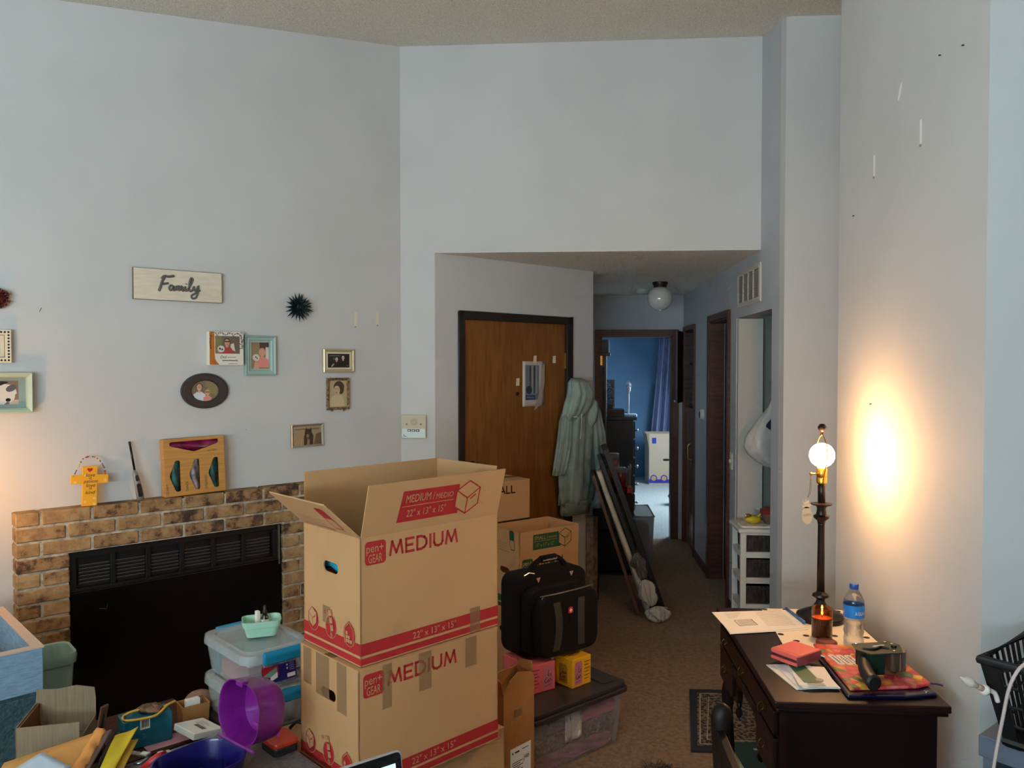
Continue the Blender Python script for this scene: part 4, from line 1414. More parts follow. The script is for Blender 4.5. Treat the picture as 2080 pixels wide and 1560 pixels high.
t = thing('waste_bin', 'mint green plastic waste bin standing behind the pale blue crate', 'bin', T(-2.262, 3.225, 0) @ R(45))
M_mint = mat('mint_plastic', (150, 190, 184), .45)
rs = []
for z, sx, sy in ((0, .72, .72), (.02, .75, .75), (.455, .97, .97), (.46, 1.05, 1.05), (.49, 1.08, 1.08), (.505, 1.05, 1.05), (.50, .98, .98), (.455, .93, .93), (.03, .72, .72)):
    rs.append([(x * sx, y * sy, z) for x, y in rrect(-.118, -.098, .118, .098, .045, 6)])
MB().loft(rs).build('bin_shell', M_mint, t, auto=40)

# ------------------------------------------------------------------ open carton on the ottoman
MC = T(-1.735, 2.345, 0) @ R(18)
t = thing('carton', 'open cardboard carton with torn flaps between crate and fireplace', 'box', MC)
M_cd2 = mat('grey_brown_cardboard', (142, 122, 96), .9, var=.06, vscale=9, stretch=(14, 1, 1))
cw, cd, chh = .185, .20, .60
fF, fB, fL, fR = FR((0, 0, 0), (1, 0, 0), (0, 0, 1)), FR((cw, cd, 0), (-1, 0, 0), (0, 0, 1)), FR((0, cd, 0), (0, -1, 0), (0, 0, 1)), FR((cw, 0, 0), (0, 1, 0), (0, 0, 1))
MB().box((0, 0, -CT), (cw, chh, 0), fF).box((0, 0, -CT), (cd, chh - .06, 0), fR).box((0, 0, -CT), (cd, chh, 0), fL).box((0, 0, -CT), (cw, chh, 0), fB).box((CT, CT, .48), (cw - CT, cd - CT, .485)).build('carton_body', M_cd2, t)
MB().prism([(0, chh), (cw, chh), (cw - .002, chh + .045), (.12, chh + .04), (.06, chh + .048), (.004, chh + .035)], -CT, 0, fB).build('flap', M_cd2, t)
MB().prism([(.004, .50), (cd - .004, .50), (cd - .004, chh - .002), (.004, chh - .002)], -.012, -.006, fL).build('inner_flap', mat('brown_flap', (128, 78, 48), .9), t)

# dark wooden stick leaning out of the carton
o = MB().box((-.004, -.012, 0), (.004, .012, .24)).box((-.0042, -.005, .13), (.0042, .005, .21), m=1).build('wooden_stick', [mat('dark_stick', (84, 58, 44), .6), M_black], None, bevel=.001)
o.matrix_world = T(-1.535, 2.44, .45) @ R(-25) @ R(24, 'Y') @ R(6, 'X')
tag(o, 'dark wooden stick leaning out beside the open carton', 'stick')

# ------------------------------------------------------------------ papers on the ottoman
def sheet4(name, label, cat, c, mt, nu=8, nv=8, amp=.003, solid=.0012, f=(6, 5), grp=None):
    c = [Vector(p) for p in c]
    o = MB().sheet(lambda u, v: (c[0] * (1 - u) + c[1] * u) * (1 - v) + (c[3] * (1 - u) + c[2] * u) * v + Vector((0, 0, amp * math.sin(f[0] * u + 1) * math.sin(f[1] * v + .5))), nu, nv).build(name, mt, None, smooth=True, solid=solid)
    tag(o, label, cat, grp)
    return o


M_man = mat('manila', (214, 158, 84), .65, var=.04, vscale=9)
sheet4('magazine', 'magazine with white and purple edge under the manila envelope', 'magazine', [(-1.657, 2.225, .548), (-1.472, 2.435, .560), (-1.385, 2.09, .525), (-1.555, 1.93, .512)], mat('magazine_cover', (226, 204, 196), .4, rgb2=(120, 60, 120), vscale=4), solid=.010, amp=.001)
sheet4('envelope', 'large orange manila envelope propped at the bottom left', 'envelope', [(-1.650, 2.185, .575), (-1.474, 2.397, .582), (-1.405, 2.09, .548), (-1.57, 1.92, .535)], M_man, amp=.002)
o = MB().sheet(lambda u, v: (lambda p: p + Vector((0, 0, .010 * math.sin(pi * u) + .005 * math.sin(17 * v) * u + .003 * math.sin(31 * v + 9 * u))))(
    (Vector((-1.483, 2.365, .594)) * (1 - v) + Vector((-1.425, 2.13, .566)) * v) * (1 - u) + (Vector((-1.436, 2.345, .602)) * (1 - v) + Vector((-1.392, 2.145, .562)) * v) * u), 10, 22).build('padded_envelope', mat('crumpled_orange_paper', (224, 150, 76), .6), None, smooth=True, solid=.002)
tag(o, 'torn crumpled orange paper envelope lying on the manila envelope', 'envelope')
sheet4('blue_papers', 'pale blue folded papers on the manila envelope', 'paper', [(-1.545, 2.205, .600), (-1.412, 2.136, .596), (-1.46, 2.00, .580), (-1.60, 2.06, .580)], mat('pale_blue_paper', (190, 210, 228), .7), solid=.006, amp=.001)
sheet4('yellow_folder', 'bright yellow paper folder standing open at lower left', 'folder', [(-1.432, 2.388, .565), (-1.398, 2.465, .560), (-1.335, 2.190, .535), (-1.372, 2.180, .540)], mat('yellow_card', (236, 206, 40), .5), amp=.004, solid=.003)
sheet4('yellow_sheet', 'thin mustard sheet beneath the bright yellow folder', 'paper', [(-1.420, 2.40, .545), (-1.375, 2.425, .540), (-1.318, 2.195, .515), (-1.36, 2.185, .520)], mat('mustard_card', (206, 164, 56), .6), amp=.002, solid=.002)
o = MB().tube([(-1.449, 2.417, .560), (-1.385, 2.19, .535)], .007, 8).build('black_pen', mat('pen_black', (28, 28, 30), .3), None, smooth=True)
tag(o, 'black marker pen between the manila envelope and the yellow folder', 'pen')
# wrist watch
t = thing('wrist_watch', 'silver wrist watch with rectangular face beside the yellow folder', 'watch', T(-1.335, 2.388, .506) @ R(-12))
MB().prism(rrect(-.016, -.013, .016, .013, .004), 0, .008).build('watch_case', M_steel, t, bevel=.001)
MB().rect(-.011, -.009, .011, .009, .0085).build('dial', M_paper, t)
for i in range(7):
    MB().box((-.024 - i * .009, -.010, .001), (-.0165 - i * .009, .010, .005)).build('link', M_steel, t, bevel=.001)
MB().tube([(.017, -.01, .004), (.03, -.03, .006), (.026, -.05, .004), (.008, -.055, .002)], .004, 6).build('strap', M_steel, t, smooth=True)
# crumpled white bag with red
def lump(name, label, cat, M, sx, sy, sz, m, seed=1, rough=.2, n=18):
    b = MB()
    rnd = random.Random(seed)
    ph = [rnd.uniform(0, 6) for _ in range(8)]

    def fn(u, v):
        a, e = 2 * pi * u, pi * v
        k = 1 + rough * (math.sin(3 * a + ph[0] + 2 * e) * math.sin(2 * e + ph[1]) + .6 * math.sin(7 * a + ph[2]) * math.sin(5 * e + ph[3]) + .3 * math.sin(13 * a + ph[4] + 9 * e))
        return (sx * k * math.sin(e) * math.cos(a), sy * k * math.sin(e) * math.sin(a), sz * (1 - math.cos(e)) / 2 * (1 + .4 * rough * math.sin(5 * a + ph[5])))

    b.sheet(fn, n, n // 2 + 2, wrap=True)
    o = b.build(name, m, None, smooth=True)
    o.matrix_world = M
    tag(o, label, cat)
    return o


lump('plastic_bag', 'crumpled white plastic bag with red stripe beside the navy case', 'plastic bag', T(-1.212, 2.282, .502), .040, .042, .072, mat('white_bag_red', (214, 208, 200), .4, rgb2=(206, 200, 192), vscale=6), 3, .15, 26)
o = MB().tube([(-1.262, 2.245, .545), (-1.238, 2.245, .560), (-1.218, 2.255, .574), (-1.205, 2.275, .580)], [.006, .011, .012, .004], 8).build('red_ribbon', mat('red_ribbon', (180, 28, 34), .4), None, smooth=True)
tag(o, 'red strip across the crumpled white plastic bag', 'ribbon')

# ------------------------------------------------------------------ things on the low side table
t = thing('teal_carton', 'teal cardboard carton with barcode sticker on the low side table', 'box', T(-1.552, 2.640, .3815) @ R(43))
MB().box((0, 0, 0), (.165, .09, .105)).build('carton_body', mat('teal_card', (20, 104, 124), .55, var=.05, vscale=6), t, bevel=.004)
f = FR((0, -.0006, 0), (1, 0, 0), (0, 0, 1))
lb = MB().rect(.055, .065, .088, .104, 0, f).build('sticker', M_paper, t)
q = MB()
for i in range(5):
    q.rect(.060 + i * .005, .072, .0628 + i * .005, .098, .0004, f)
q.build('barcode', M_ink, lb)
q = MB()
for i in range(4):
    q.line([(.062, .03 + i * .006), (.078 - i * .002, .036 + i * .004)], .0014, .0004, f)
q.build('silver_print', mat('faint_silver', (120, 170, 180), .4), t)
wire([(-1.555, 2.655, .490), (-1.50, 2.668, .492), (-1.462, 2.70, .494), (-1.452, 2.755, .505), (-1.448, 2.80, .500), (-1.49, 2.745, .492), (-1.54, 2.715, .502), (-1.575, 2.685, .494)], .0045, 'power_cord', mat('yellow_cord', (226, 178, 74), .5), None, closed=True)
tag(bpy.data.objects['power_cord'], 'yellow coiled cord lying on the teal carton', 'cord')
lump('netting', 'brown wrinkled netting under the yellow cord on the teal carton', 'netting', T(-1.505, 2.735, .4875), .045, .032, .028, mat('brown_net', (116, 86, 66), .8, var=.3, vscale=40), 8, .2, 24)
sheet4('pink_paper', 'pink paper lying under the teal carton on the low table', 'paper', [(-1.47, 2.655, .3812), (-1.33, 2.80, .3812), (-1.39, 2.86, .3812), (-1.53, 2.71, .3812)], mat('pink_paper', (226, 160, 172), .7), amp=.0002, solid=.0008)
t = thing('mail_box', 'flat white mailing box with barcode label beside the teal carton', 'box', T(-1.425, 2.752, .440) @ R(-34) @ R(-9, 'X'))
MB().box((0, 0, -.024), (.135, .115, 0)).build('carton_body', M_paper, t, bevel=.003)
q = MB()
q.flat([(.052, .045), (.112, .045), (.112, .062), (.052, .062)], .0006)
for i in range(4):
    q.rect(.03, .09 - i * .008, .075 + .02 * (i % 2), .0918 - i * .008, .0006)
q.build('label_print', mat('grey_barcode', (110, 100, 94), .7), t)
t = thing('small_carton', 'small open brown carton behind the white mailing box', 'box', T(-1.425, 2.815, .3815) @ R(43))
tray(.10, .08, .085, .004, MB(), taper=.004).build('carton_body', M_carton, t)
MB().box((.02, .02, .06), (.07, .045, .10)).build('card_insert', M_paper, t)
lump('round_cushion', 'round dusty tan cushion behind the purple lid', 'cushion', T(-1.43, 2.965, .3815), .062, .062, .09, mat('dusty_tan', (150, 116, 100), .9), 5, .02, 24)
sheet4('teal_leaflet', 'small teal leaflet sticking up behind the manila envelope', 'leaflet', [(-1.60, 2.66, .42), (-1.56, 2.70, .42), (-1.555, 2.71, .50), (-1.575, 2.69, .46)], mat('teal_leaflet', (70, 150, 150), .5), solid=.001)

# ------------------------------------------------------------------ purple and navy plastic case
MP = T(-1.048, 2.327, 0) @ R(-34.7)
t = thing('plastic_case', 'open plastic case with purple lid and navy base', 'case', MP)
M_pur = mat('purple_plastic', (122, 26, 128), .3, coat=.3)
M_nav = mat('navy_plastic', (24, 18, 92), .35, coat=.3)
o2 = rrect(-.04, 0, .17, .180, .075, 6)


def shell_rings(o, cx, cy, prof):
    return [[(cx + (x - cx) * f, d, cy + (y - cy) * f) for x, y in o] for f, d in prof]


prof = [(.0, .100), (.60, .100), (.86, .098), (.95, .085), (.985, .05), (1.0, 0.0), (1.02, -.004), (.985, -.004), (.965, .0), (.95, .05), (.90, .082), (.6, .094), (0, .094)]
MLid = T(0, .004, .605) @ R(-6, 'X')
ld = MB().loft(shell_rings(o2, .065, .09, prof), MLid, cap=False).build('lid', M_pur, t, auto=40)
MB().tube([(-.03 + .19 * k / 12, .0, .003) for k in range(13)], .0045, 8, T(0, 0, .602)).build('hinge', M_pur, t)
MB().box((.05, -.012, .170), (.085, .01, .187), MLid).build('latch', M_pur, ld, bevel=.003)
MB().box((.02, .085, .02), (.15, .088, .03), MLid).build('inner_rib', mat('purple_light', (150, 60, 150), .3), ld)
ob = rrect(-.04, -.235, .17, .0, .075, 6)
rs = []
for f_, z in ((.0, .504), (.80, .504), (.90, .512), (1.0, .597), (1.03, .600), (1.03, .604), (.985, .604), (.96, .596), (.88, .52), (0, .516)):
    rs.append([(.065 + (x - .065) * f_, -.1175 + (y + .1175) * f_, z) for x, y in ob])
MB().loft(rs, cap=False).build('base', M_nav, t, auto=40)
lump('black_pouch', 'black pouch lying inside the navy case base', 'pouch', MP @ T(.045, -.11, .519), .045, .035, .04, M_black, 6, .15, 20)
o = MB().lathe([(.001, 0), (.018, .002), (.019, .05), (.014, .062), (.011, .075), (.001, .076)], 16, MP @ T(.115, -.10, .54) @ R(60, 'X')).build('brown_bottle', mat('amber_bottle', (96, 36, 22), .2, coat=.5), None, smooth=True)
tag(o, 'small amber brown bottle lying in the navy case base', 'bottle')
o = MB().tube([MP @ Vector((.10, -.17, .56)), MP @ Vector((.155, -.13, .60))], .0026, 8).build('cotton_swab', M_paper, None, smooth=True)
tag(o, 'white cotton swab leaning in the navy case base', 'cotton swab')
o = wire([MP @ Vector(p) for p in ((.02, -.14, .565), (.045, -.16, .572), (.07, -.15, .570), (.09, -.175, .566))], .004, 'yellow_tie', mat('yellow_tie', (210, 180, 60), .5), None)
tag(o, 'thin yellow strap lying in the navy case base', 'strap')
t = thing('orange_box', 'orange red plastic container between the purple lid and the boxes', 'container', MT48 @ T(.175, -.56, .502))
MB().prism(rrect(0, 0, .085, .10, .015), 0, .025).build('body', mat('dark_plastic', (44, 40, 44), .4), t, bevel=.003)
MB().prism(rrect(-.003, -.003, .088, .103, .017), .025, .042).build('lid', mat('orange_plastic', (206, 66, 34), .4), t, bevel=.005)
wire([(-.99, 2.742, .442), (-.96, 2.735, .468), (-.93, 2.725, .462), (-.915, 2.73, .444)], .006, 'black_cable', M_black, None)
tag(bpy.data.objects['black_cable'], 'black cable looped on the large bottom box beside the stack', 'cable')

# ------------------------------------------------------------------ clear storage bins with blue latches
M_clear = mat('milky_clear_plastic', (206, 216, 216), .15, alpha=.28, coat=.5)
M_clid = mat('milky_lid_plastic', (214, 222, 222), .22, alpha=.36, coat=.5)
M_latch = mat('aqua_blue_latch', (18, 140, 178), .35)
MTB = T(-1.125, 2.690, 0) @ R(48)
t = thing('under_bin', 'dark grey bin under the two clear storage bins', 'bin', MTB)
tray(.25, .36, .400, .006, MB(), taper=.02).build('bin_shell', mat('dark_grey_bin', (52, 52, 56), .5), t, bevel=.008)
MB().box((-.004, -.004, .398), (.254, .364, .409)).build('lid', mat('dark_grey_bin', (52, 52, 56), .5), t, bevel=.004)


def clear_bin(label, z, lab):
    t = thing('storage_bin', label, 'storage bin', MTB @ T(0, 0, z), 'clear bins with blue latches')
    tray(.245, .356, .135, .003, MB(), x=.005, y=.005, taper=.016).build('tub', M_clear, t, bevel=.012)
    b = MB()
    o = rrect(-.012, -.012, .267, .378, .05, 5)
    cx, cy = .1275, .183
    rs = [[(cx + (x - cx) * f, cy + (y - cy) * f, zz) for x, y in o] for f, zz in ((1, .116), (1.0, .132), (.985, .148), (.90, .152), (.80, .151), (.79, .143), (0, .143))]
    rs2 = [[(cx + (x - cx) * f, cy + (y - cy) * f, zz) for x, y in o] for f, zz in ((0, .139), (.785, .139), (.79, .147), (.97, .144), (.985, .130), (.985, .116), (1, .116))]
    b.loft(rs + rs2, cap=False)
    b.build('lid', M_clid, t, auto=40)
    for y0, y1 in ((-.026, -.002), (.368, .392)):
        q = MB().prism([(y0, .108), (y1, .104), (y1, .150), ((y0 + y1) / 2, .154), (y0, .140)], .055, .200, FR((0, 0, 0), (0, 1, 0), (0, 0, 1)))
        q.build('latch', M_latch, t, bevel=.005)
    if lab:
        f = FR((0, .004, 0), (1, 0, 0), (0, 0, 1)) @ R(-7, 'X') @ T(-.030, 0, .004)
        lo = MB().rect(.09, .028, .225, .105, 0, f).build('label', mat('label_navy', (34, 28, 110), .5), t)
        q = MB()
        q.flat([(.09, .082), (.16, .098), (.16, .105), (.09, .105)], .0004, f, 0).rect(.09, .05, .155, .085, .0004, f, 0).rect(.09, .028, .13, .05, .0004, f, 1)
        q.flat([(.095, .06), (.148, .082), (.150, .066), (.120, .050)], .0007, f, 2).flat([(.12, .034), (.15, .044), (.15, .064), (.122, .050)], .0007, f, 3)
        q.rect(.188, .034, .220, .048, .0006, f, 3).rect(.186, .076, .192, .082, .0006, f, 3).rect(.186, .064, .192, .070, .0006, f, 3)
        for i in range(5):
            q.rect(.198, .058 + i * .007, .218, .061 + i * .007, .0006, f, 4)
        q.build('label_print', [mat('label_red', (188, 30, 44), .5), M_ink, mat('label_green', (110, 160, 140), .5), M_paper, mat('label_lilac', (140, 132, 186), .5)], lo)
        text('Hefty', f @ T(.100, .088, .0008) @ R(8), .05, M_paper, lo, h=.013)
        text('SIZE & STORE', f @ T(.160, .090, .0008), .062, M_paper, lo, h=.012)
    return t


clear_bin('upper clear storage bin with blue latches and navy label', .564, True)
clear_bin('lower clear storage bin with blue latches behind the purple lid', .411, False)
def small_box(name, label, M, s, m, cat='box', extra=None):
    t = thing(name, label, cat, M)
    MB().box((0, 0, 0), s).build('carton_body', m, t, bevel=.002)
    if extra:
        MB().ell(s[0] * .72, s[2] * .5, s[2] * .28, s[2] * .28, .0005, FR((0, 0, 0), (1, 0, 0), (0, 0, 1)), n=14).build('swirl_print', extra, t)
    return t


Z1 = .5685
small_box('pink_carton', 'pink carton inside the upper clear bin', MTB @ T(.035, .15, Z1), (.10, .14, .055), mat('pink_carton', (206, 120, 120), .6))
M_dgb = mat('dark_grey_carton', (84, 78, 78), .5)
small_box('grey_carton', 'dark grey carton with pale swirl at the left inside the upper clear bin', MTB @ T(.04, .03, Z1), (.11, .05, .045), M_dgb, extra=M_paper)
small_box('grey_carton', 'dark grey carton with pale swirl at the right inside the upper clear bin', MTB @ T(.155, .035, Z1), (.075, .07, .045), M_dgb, extra=M_paper)
small_box('white_carton', 'white card lying on the cartons inside the upper clear bin', MTB @ T(.06, .11, Z1 + .058), (.07, .09, .006), M_paper)
small_box('teal_carton', 'flat teal carton standing along the left wall of the upper clear bin', MTB @ T(.03, .30, Z1), (.19, .03, .09), mat('teal_card2', (34, 130, 150), .6))
t = thing('spray_bottle', 'white bottle with red cap inside the lower clear bin', 'bottle', MTB @ T(.19, .07, .416))
MB().lathe([(.001, 0), (.026, .002), (.028, .06), (.020, .078), (.012, .082), (.012, .085)], 18).build('bottle_body', M_paper, t, smooth=True)
MB().lathe([(.015, .084), (.015, .106), (.001, .108)], 18).build('cap', mat('cap_red', (196, 50, 44), .4), t, smooth=True)
small_box('teal_carton', 'teal carton inside the lower clear bin', MTB @ T(.03, .04, .416), (.11, .12, .085), mat('teal_card2', (34, 130, 150), .6))

# mint basket and dropper bottle on the lid
MBK = MTB @ T(.150, .190, .716)
t = thing('mint_basket', 'small mint green plastic basket on the upper clear bin', 'basket', MBK @ R(-25))
M_mb = mat('mint_basket_plastic', (168, 214, 188), .4)
rs = []
for z, f_ in ((0, .80), (.004, .82), (.034, .93), (.036, .99), (.056, 1.06), (.060, 1.06), (.060, 1.01), (.036, .93), (.008, .77)):
    rs.append([(x * f_, y * f_, z) for x, y in rrect(-.068, -.05, .068, .05, .022, 4)])
MB().loft(rs).build('basket_shell', M_mb, t, auto=40)
t = thing('dropper_bottle', 'small dark dropper bottle with white label in the mint basket', 'bottle', MBK @ T(.02, .012, .009))
MB().lathe([(.001, 0), (.0155, .001), (.0155, .046), (.009, .055), (.008, .060)], 18).build('bottle_body', mat('dark_brown_glass', (38, 26, 20), .15, coat=.6), t, smooth=True)
MB().lathe([(.0158, .012), (.0158, .042)], 18, cap=False).build('label', M_paper, t, smooth=True)
MB().lathe([(.0095, .058), (.0095, .072), (.006, .075), (.006, .09), (.001, .096)], 14).build('dropper_cap', M_black, t, smooth=True)
t = small_box('white_carton', 'tiny white carton standing in the mint basket behind the bottle', MBK @ T(-.012, .012, .009), (.014, .02, .075), M_paper)

# ------------------------------------------------------------------ things on and by the front door
t = thing('door_notice', 'torn printed notice taped to the front door', 'paper', WE @ T(.753, 1.459, -.006))
MB().sheet(lambda u, v: (.205 * u, .312 * v, .003 + .006 * math.sin(3 * v) * u), 6, 8).build('sheet', mat('notice_paper', (202, 192, 184), .7), t, smooth=True, solid=.0006)
q = MB()
q.rect(.02, .045, .150, .285, .012, m=0).rect(.02, .045, .115, .078, .0122, m=1).ell(.055, .115, .028, .03, .0122, m=2)
for i in range(4):
    q.rect(.06 + i * .02, .09, .072 + i * .02, .28, .0121, m=3 if i % 2 else 2)
q.build('print', [mat('notice_grey', (120, 124, 130), .7), mat('notice_blue', (44, 70, 110), .7), mat('notice_dark', (60, 60, 66), .7), mat('notice_pale', (150, 156, 164), .7)], t)
scribble(T(.026, .053, .0125), .08, .016, mat('notice_pale', (150, 156, 164)), t, 5, 7)
MB().prism([(.10, -.03), (.15, .0), (.165, .06), (.205, .16), (.205, .30), (.185, .28), (.16, .12), (.135, .05)], .014, .0146).build('torn_strip', mat('torn_paper', (168, 156, 146), .7), t)
for i, (x, y, lb) in enumerate(((.857, 1.785, 'cream tape piece holding the notice on the front door'), (1.069, 1.785, 'cream tape piece near the hinge of the front door'), (.712, 1.630, 'cream tape piece left of the notice on the front door'))):
    o = MB().prism([(-.017, -.026), (.015, -.026), (.017, .026), (-.012, .024)], 0, .0012).box((.004, -.02, .0012), (.008, .01, .0016)).build('tape_piece', mat('cream_tape', (228, 214, 176), .5))
    o.matrix_world = WE @ T(x, y, -.0075 if i else .012)
    tag(o, lb, 'tape', 'tape pieces on the front door')

# ------------------------------------------------------------------ sage green hooded jacket on a hook
MH = WE @ T(1.315, 0, .0)
o = thing('coat_hook', 'small metal wall hook holding the green jacket', 'hook', MH @ T(-.06, 1.615, 0))
MB().box((-.012, -.03, 0), (.012, .03, .006)).tube([(0, 0, .005), (0, -.012, .04), (0, .012, .055)], .005, 8).build('hook_body', M_steel, o, smooth=False)
M_sage = mat('sage_jersey', (146, 164, 154), .95, var=.06, vscale=10, bump=.3, bscale=160)
t = thing('hooded_jacket', 'sage green hooded jacket hanging beside the front door', 'jacket', MH)


def garment(rows, amp, freq, ph, zoff=.0, n=72):
    """rows: (y, xc, half width, depth); closed folded cloth body"""
    rs = []
    for j, (y, xc, hw, dpt) in enumerate(rows):
        ring_ = []
        for k in range(n):
            a = 2 * pi * k / n
            f = 1 + (amp * math.sin(freq * a + ph + j * .35) + amp * .7 * math.sin((freq * 2 + 1) * a + ph * 2 - j * .3) + amp * .4 * math.sin(17 * a + j)) * min(1, j / 2.0)
            ring_.append((xc + hw * math.cos(a) * f, y, zoff + dpt * (1 + math.sin(a) * f) * 1.0))
        rs.append(ring_)
    return MB().loft(rs)


garment([(1.635, -.07, .035, .03), (1.60, -.07, .075, .05), (1.52, -.055, .10, .06), (1.42, -.045, .125, .06), (1.36, -.05, .15, .058), (1.22, -.06, .165, .058), (1.05, -.07, .175, .056), (.90, -.07, .180, .054), (.80, -.075, .170, .05), (.74, -.08, .160, .046)], .10, 6, .4, .006).build('jacket_body', M_sage, t, smooth=True)
garment([(1.65, -.085, .04, .035), (1.62, -.085, .085, .06), (1.54, -.08, .11, .075), (1.46, -.10, .115, .072), (1.40, -.125, .10, .062), (1.36, -.14, .085, .05), (1.345, -.15, .06, .035)], .09, 5, 1.2, .02).build('hood', M_sage, t, smooth=True)
garment([(1.40, -.19, .03, .04), (1.34, -.195, .055, .045), (1.18, -.21, .062, .045), (1.02, -.245, .058, .042), (.965, -.26, .052, .036)], .10, 5, 0, .02).build('sleeve', M_sage, t, smooth=True)
garment([(1.48, .05, .03, .04), (1.42, .07, .06, .05), (1.25, .105, .075, .052), (1.05, .135, .078, .05), (.88, .155, .075, .046), (.74, .165, .075, .042), (.685, .165, .066, .036)], .10, 5, 2, .03).build('sleeve', M_sage, t, smooth=True)
garment([(1.52, .02, .03, .04), (1.48, .03, .05, .06), (1.42, .03, .055, .066), (1.34, .02, .05, .06), (1.29, .01, .03, .045)], .08, 4, 0, .03, 24).build('folded_collar', M_sage, t, smooth=True)
garment([(.76, -.08, .157, .05), (.70, -.085, .150, .046), (.665, -.085, .140, .042)], .05, 6, .4, .006).build('hem_band', mat('sage_rib', (130, 148, 138), .95, bump=.6, bscale=90), t, smooth=True)
wire([(-.135, 1.40, .16), (-.125, 1.30, .145), (-.13, 1.22, .14)], .003, 'drawstring', mat('pale_cord', (206, 210, 204), .8), t)
MB().box((-.19, 1.375, .13), (-.17, 1.381, .15)).build('drawstring_tip', M_paper, t)

# ------------------------------------------------------------------ panels and frames leaning at the corner
o = thing('framed_board', 'narrow patterned board standing upright in the wall corner', 'board', WE @ T(1.395, 0, .012))
MB().box((0, 0, 0), (.05, .62, .07)).build('board', mat('floral_edge', (166, 146, 130), .7, rgb2=(110, 92, 80), vscale=26), o, bevel=.002)
MB().box((.052, 0, .0), (.058, .62, .072)).build('backing', M_black, o)


def lean(name, label, x0, x1, z1, y0, y1, th, m, cat, parts=None):
    """flat thing leaning to -X: foot at x0 on the floor, top at (x1, z1), spanning y0..y1"""
    L = math.hypot(x0 - x1, z1)
    ang = math.atan2(x0 - x1, z1)
    M = T(x0, y0, 0) @ Matrix.Rotation(-ang, 4, 'Y')
    t = thing(name, label, cat, M)
    W = y1 - y0
    for nm, a, b, mm in parts(L, W, th):
        MB().box(a, b).build(nm, mm, t, bevel=.002)
    return t


def frame_parts(mf, mp):
    return lambda L, W, th: [('frame_rail', (-th, 0, 0.004), (0, .045, L), mf), ('frame_rail', (-th, W - .045, 0.004), (0, W, L), mf), ('frame_rail', (-th, .045, .004), (0, W - .045, .05), mf), ('frame_rail', (-th, .045, L - .05), (0, W - .045, L), mf),
                             ('frame_panel', (-th * .7, .045, .05), (-th * .3, W - .045, L - .05), mp)]


M_bf = mat('black_frame_wood', (26, 22, 22), .35)
M_mir = mat('mirror_back', (70, 62, 56), .5)
lean('leaning_mirror', 'large black framed mirror leaning against the hall corner', .710, .290, 1.17, 5.42, 5.80, .040, M_bf, 'mirror', frame_parts(M_bf, M_mir))
lean('leaning_picture', 'brown wooden framed picture leaning behind the black mirror', .52, .200, .98, 5.48, 5.80, .022, M_bf, 'picture', frame_parts(mat('brown_frame_wood', (96, 62, 40), .5), M_mir))
lean('leaning_mirror', 'second black frame leaning close behind the large black mirror', .655, .250, 1.10, 5.44, 5.80, .030, M_bf, 'frame', frame_parts(M_bf, M_mir))
M_cloth = mat('cream_cloth', (200, 190, 170), .9, var=.08, vscale=8)
o = MB().sheet(lambda u, v: (.572 - .34 * v + .008 * math.sin(9 * u + 4 * v), 5.44 + .12 * u, .03 + .98 * v + .0 * u), 8, 24).build('cream_cloth', M_cloth, None, smooth=True, solid=.030)
tag(o, 'long cream cloth draped between the leaning frames', 'cloth')
def crumple(name, label, M, sx, sy, sz, m, seed, cat='cloth'):
    """bunched cloth with sharp folds"""
    rnd = random.Random(seed)
    dirs = [(rnd.uniform(4, 11), rnd.uniform(-6, 6), rnd.uniform(0, 6)) for _ in range(5)]

    def fn(u, v):
        a, e = 2 * pi * u, pi * v
        k = 1 + sum(.16 * (1 - 2 * abs(math.sin((round(p) * a + q * e + r) / 2))) for p, q, r in dirs) * math.sin(e)
        return (sx * k * math.sin(e) * math.cos(a), sy * k * math.sin(e) * math.sin(a), sz * (1 - math.cos(e)) / 2)

    o = MB().sheet(fn, 48, 28, wrap=True).build(name, m, None, smooth=True)
    o.matrix_world = M
    return tag(o, label, cat)


M_ofw = mat('offwhite_cloth', (186, 180, 168), .9)
crumple('crumpled_cloth', 'crumpled off-white cloth at the foot of the leaning mirror', T(.625, 5.36, .0) @ R(12), .080, .050, .11, M_ofw, 3)
crumple('crumpled_cloth', 'folded off-white cloth lying above the crumpled one against the mirror', T(.590, 5.39, .10) @ R(-18, 'Y'), .058, .036, .19, M_ofw, 9)
crumple('clear_bag', 'grey clear plastic bag tucked behind the mirror frame', T(.535, 5.41, .28) @ R(-18, 'Y'), .045, .028, .19, mat('grey_clear_bag', (120, 112, 104), .2, alpha=.7), 31, 'plastic bag')

# ------------------------------------------------------------------ hall: clutter before the bedroom door
t = thing('dark_shelf', 'black narrow shelf unit on the left of the hall', 'shelf', T(.225, 6.55, 0))
for z in (.02, .36, .655):
    MB().box((0, 0, z), (.335, .75, z + .02)).build('shelf_board', M_black, t)
MB().box((0, 0, 0), (.335, .02, .655)).build('side_panel', M_black, t)
MB().box((0, .73, 0), (.335, .75, .655)).build('side_panel', M_black, t)
def jar(label, M, r, h, cb, cc):
    t = thing('food_jar', label, 'jar', M)
    MB().lathe([(.001, 0), (r, .002), (r, h * .85), (r * .9, h * .9), (r * .9, h)], 18).build('jar_body', mat('jar_%d_%d' % (cb[0], cb[1]), cb, .2, var=.4, vscale=14, coat=.6), t, smooth=True)
    MB().lathe([(r * .95, h * .9), (r * .95, h + .02), (.001, h + .021)], 18).build('lid', mat('lid_%d' % cc[0], cc, .3), t, smooth=True)


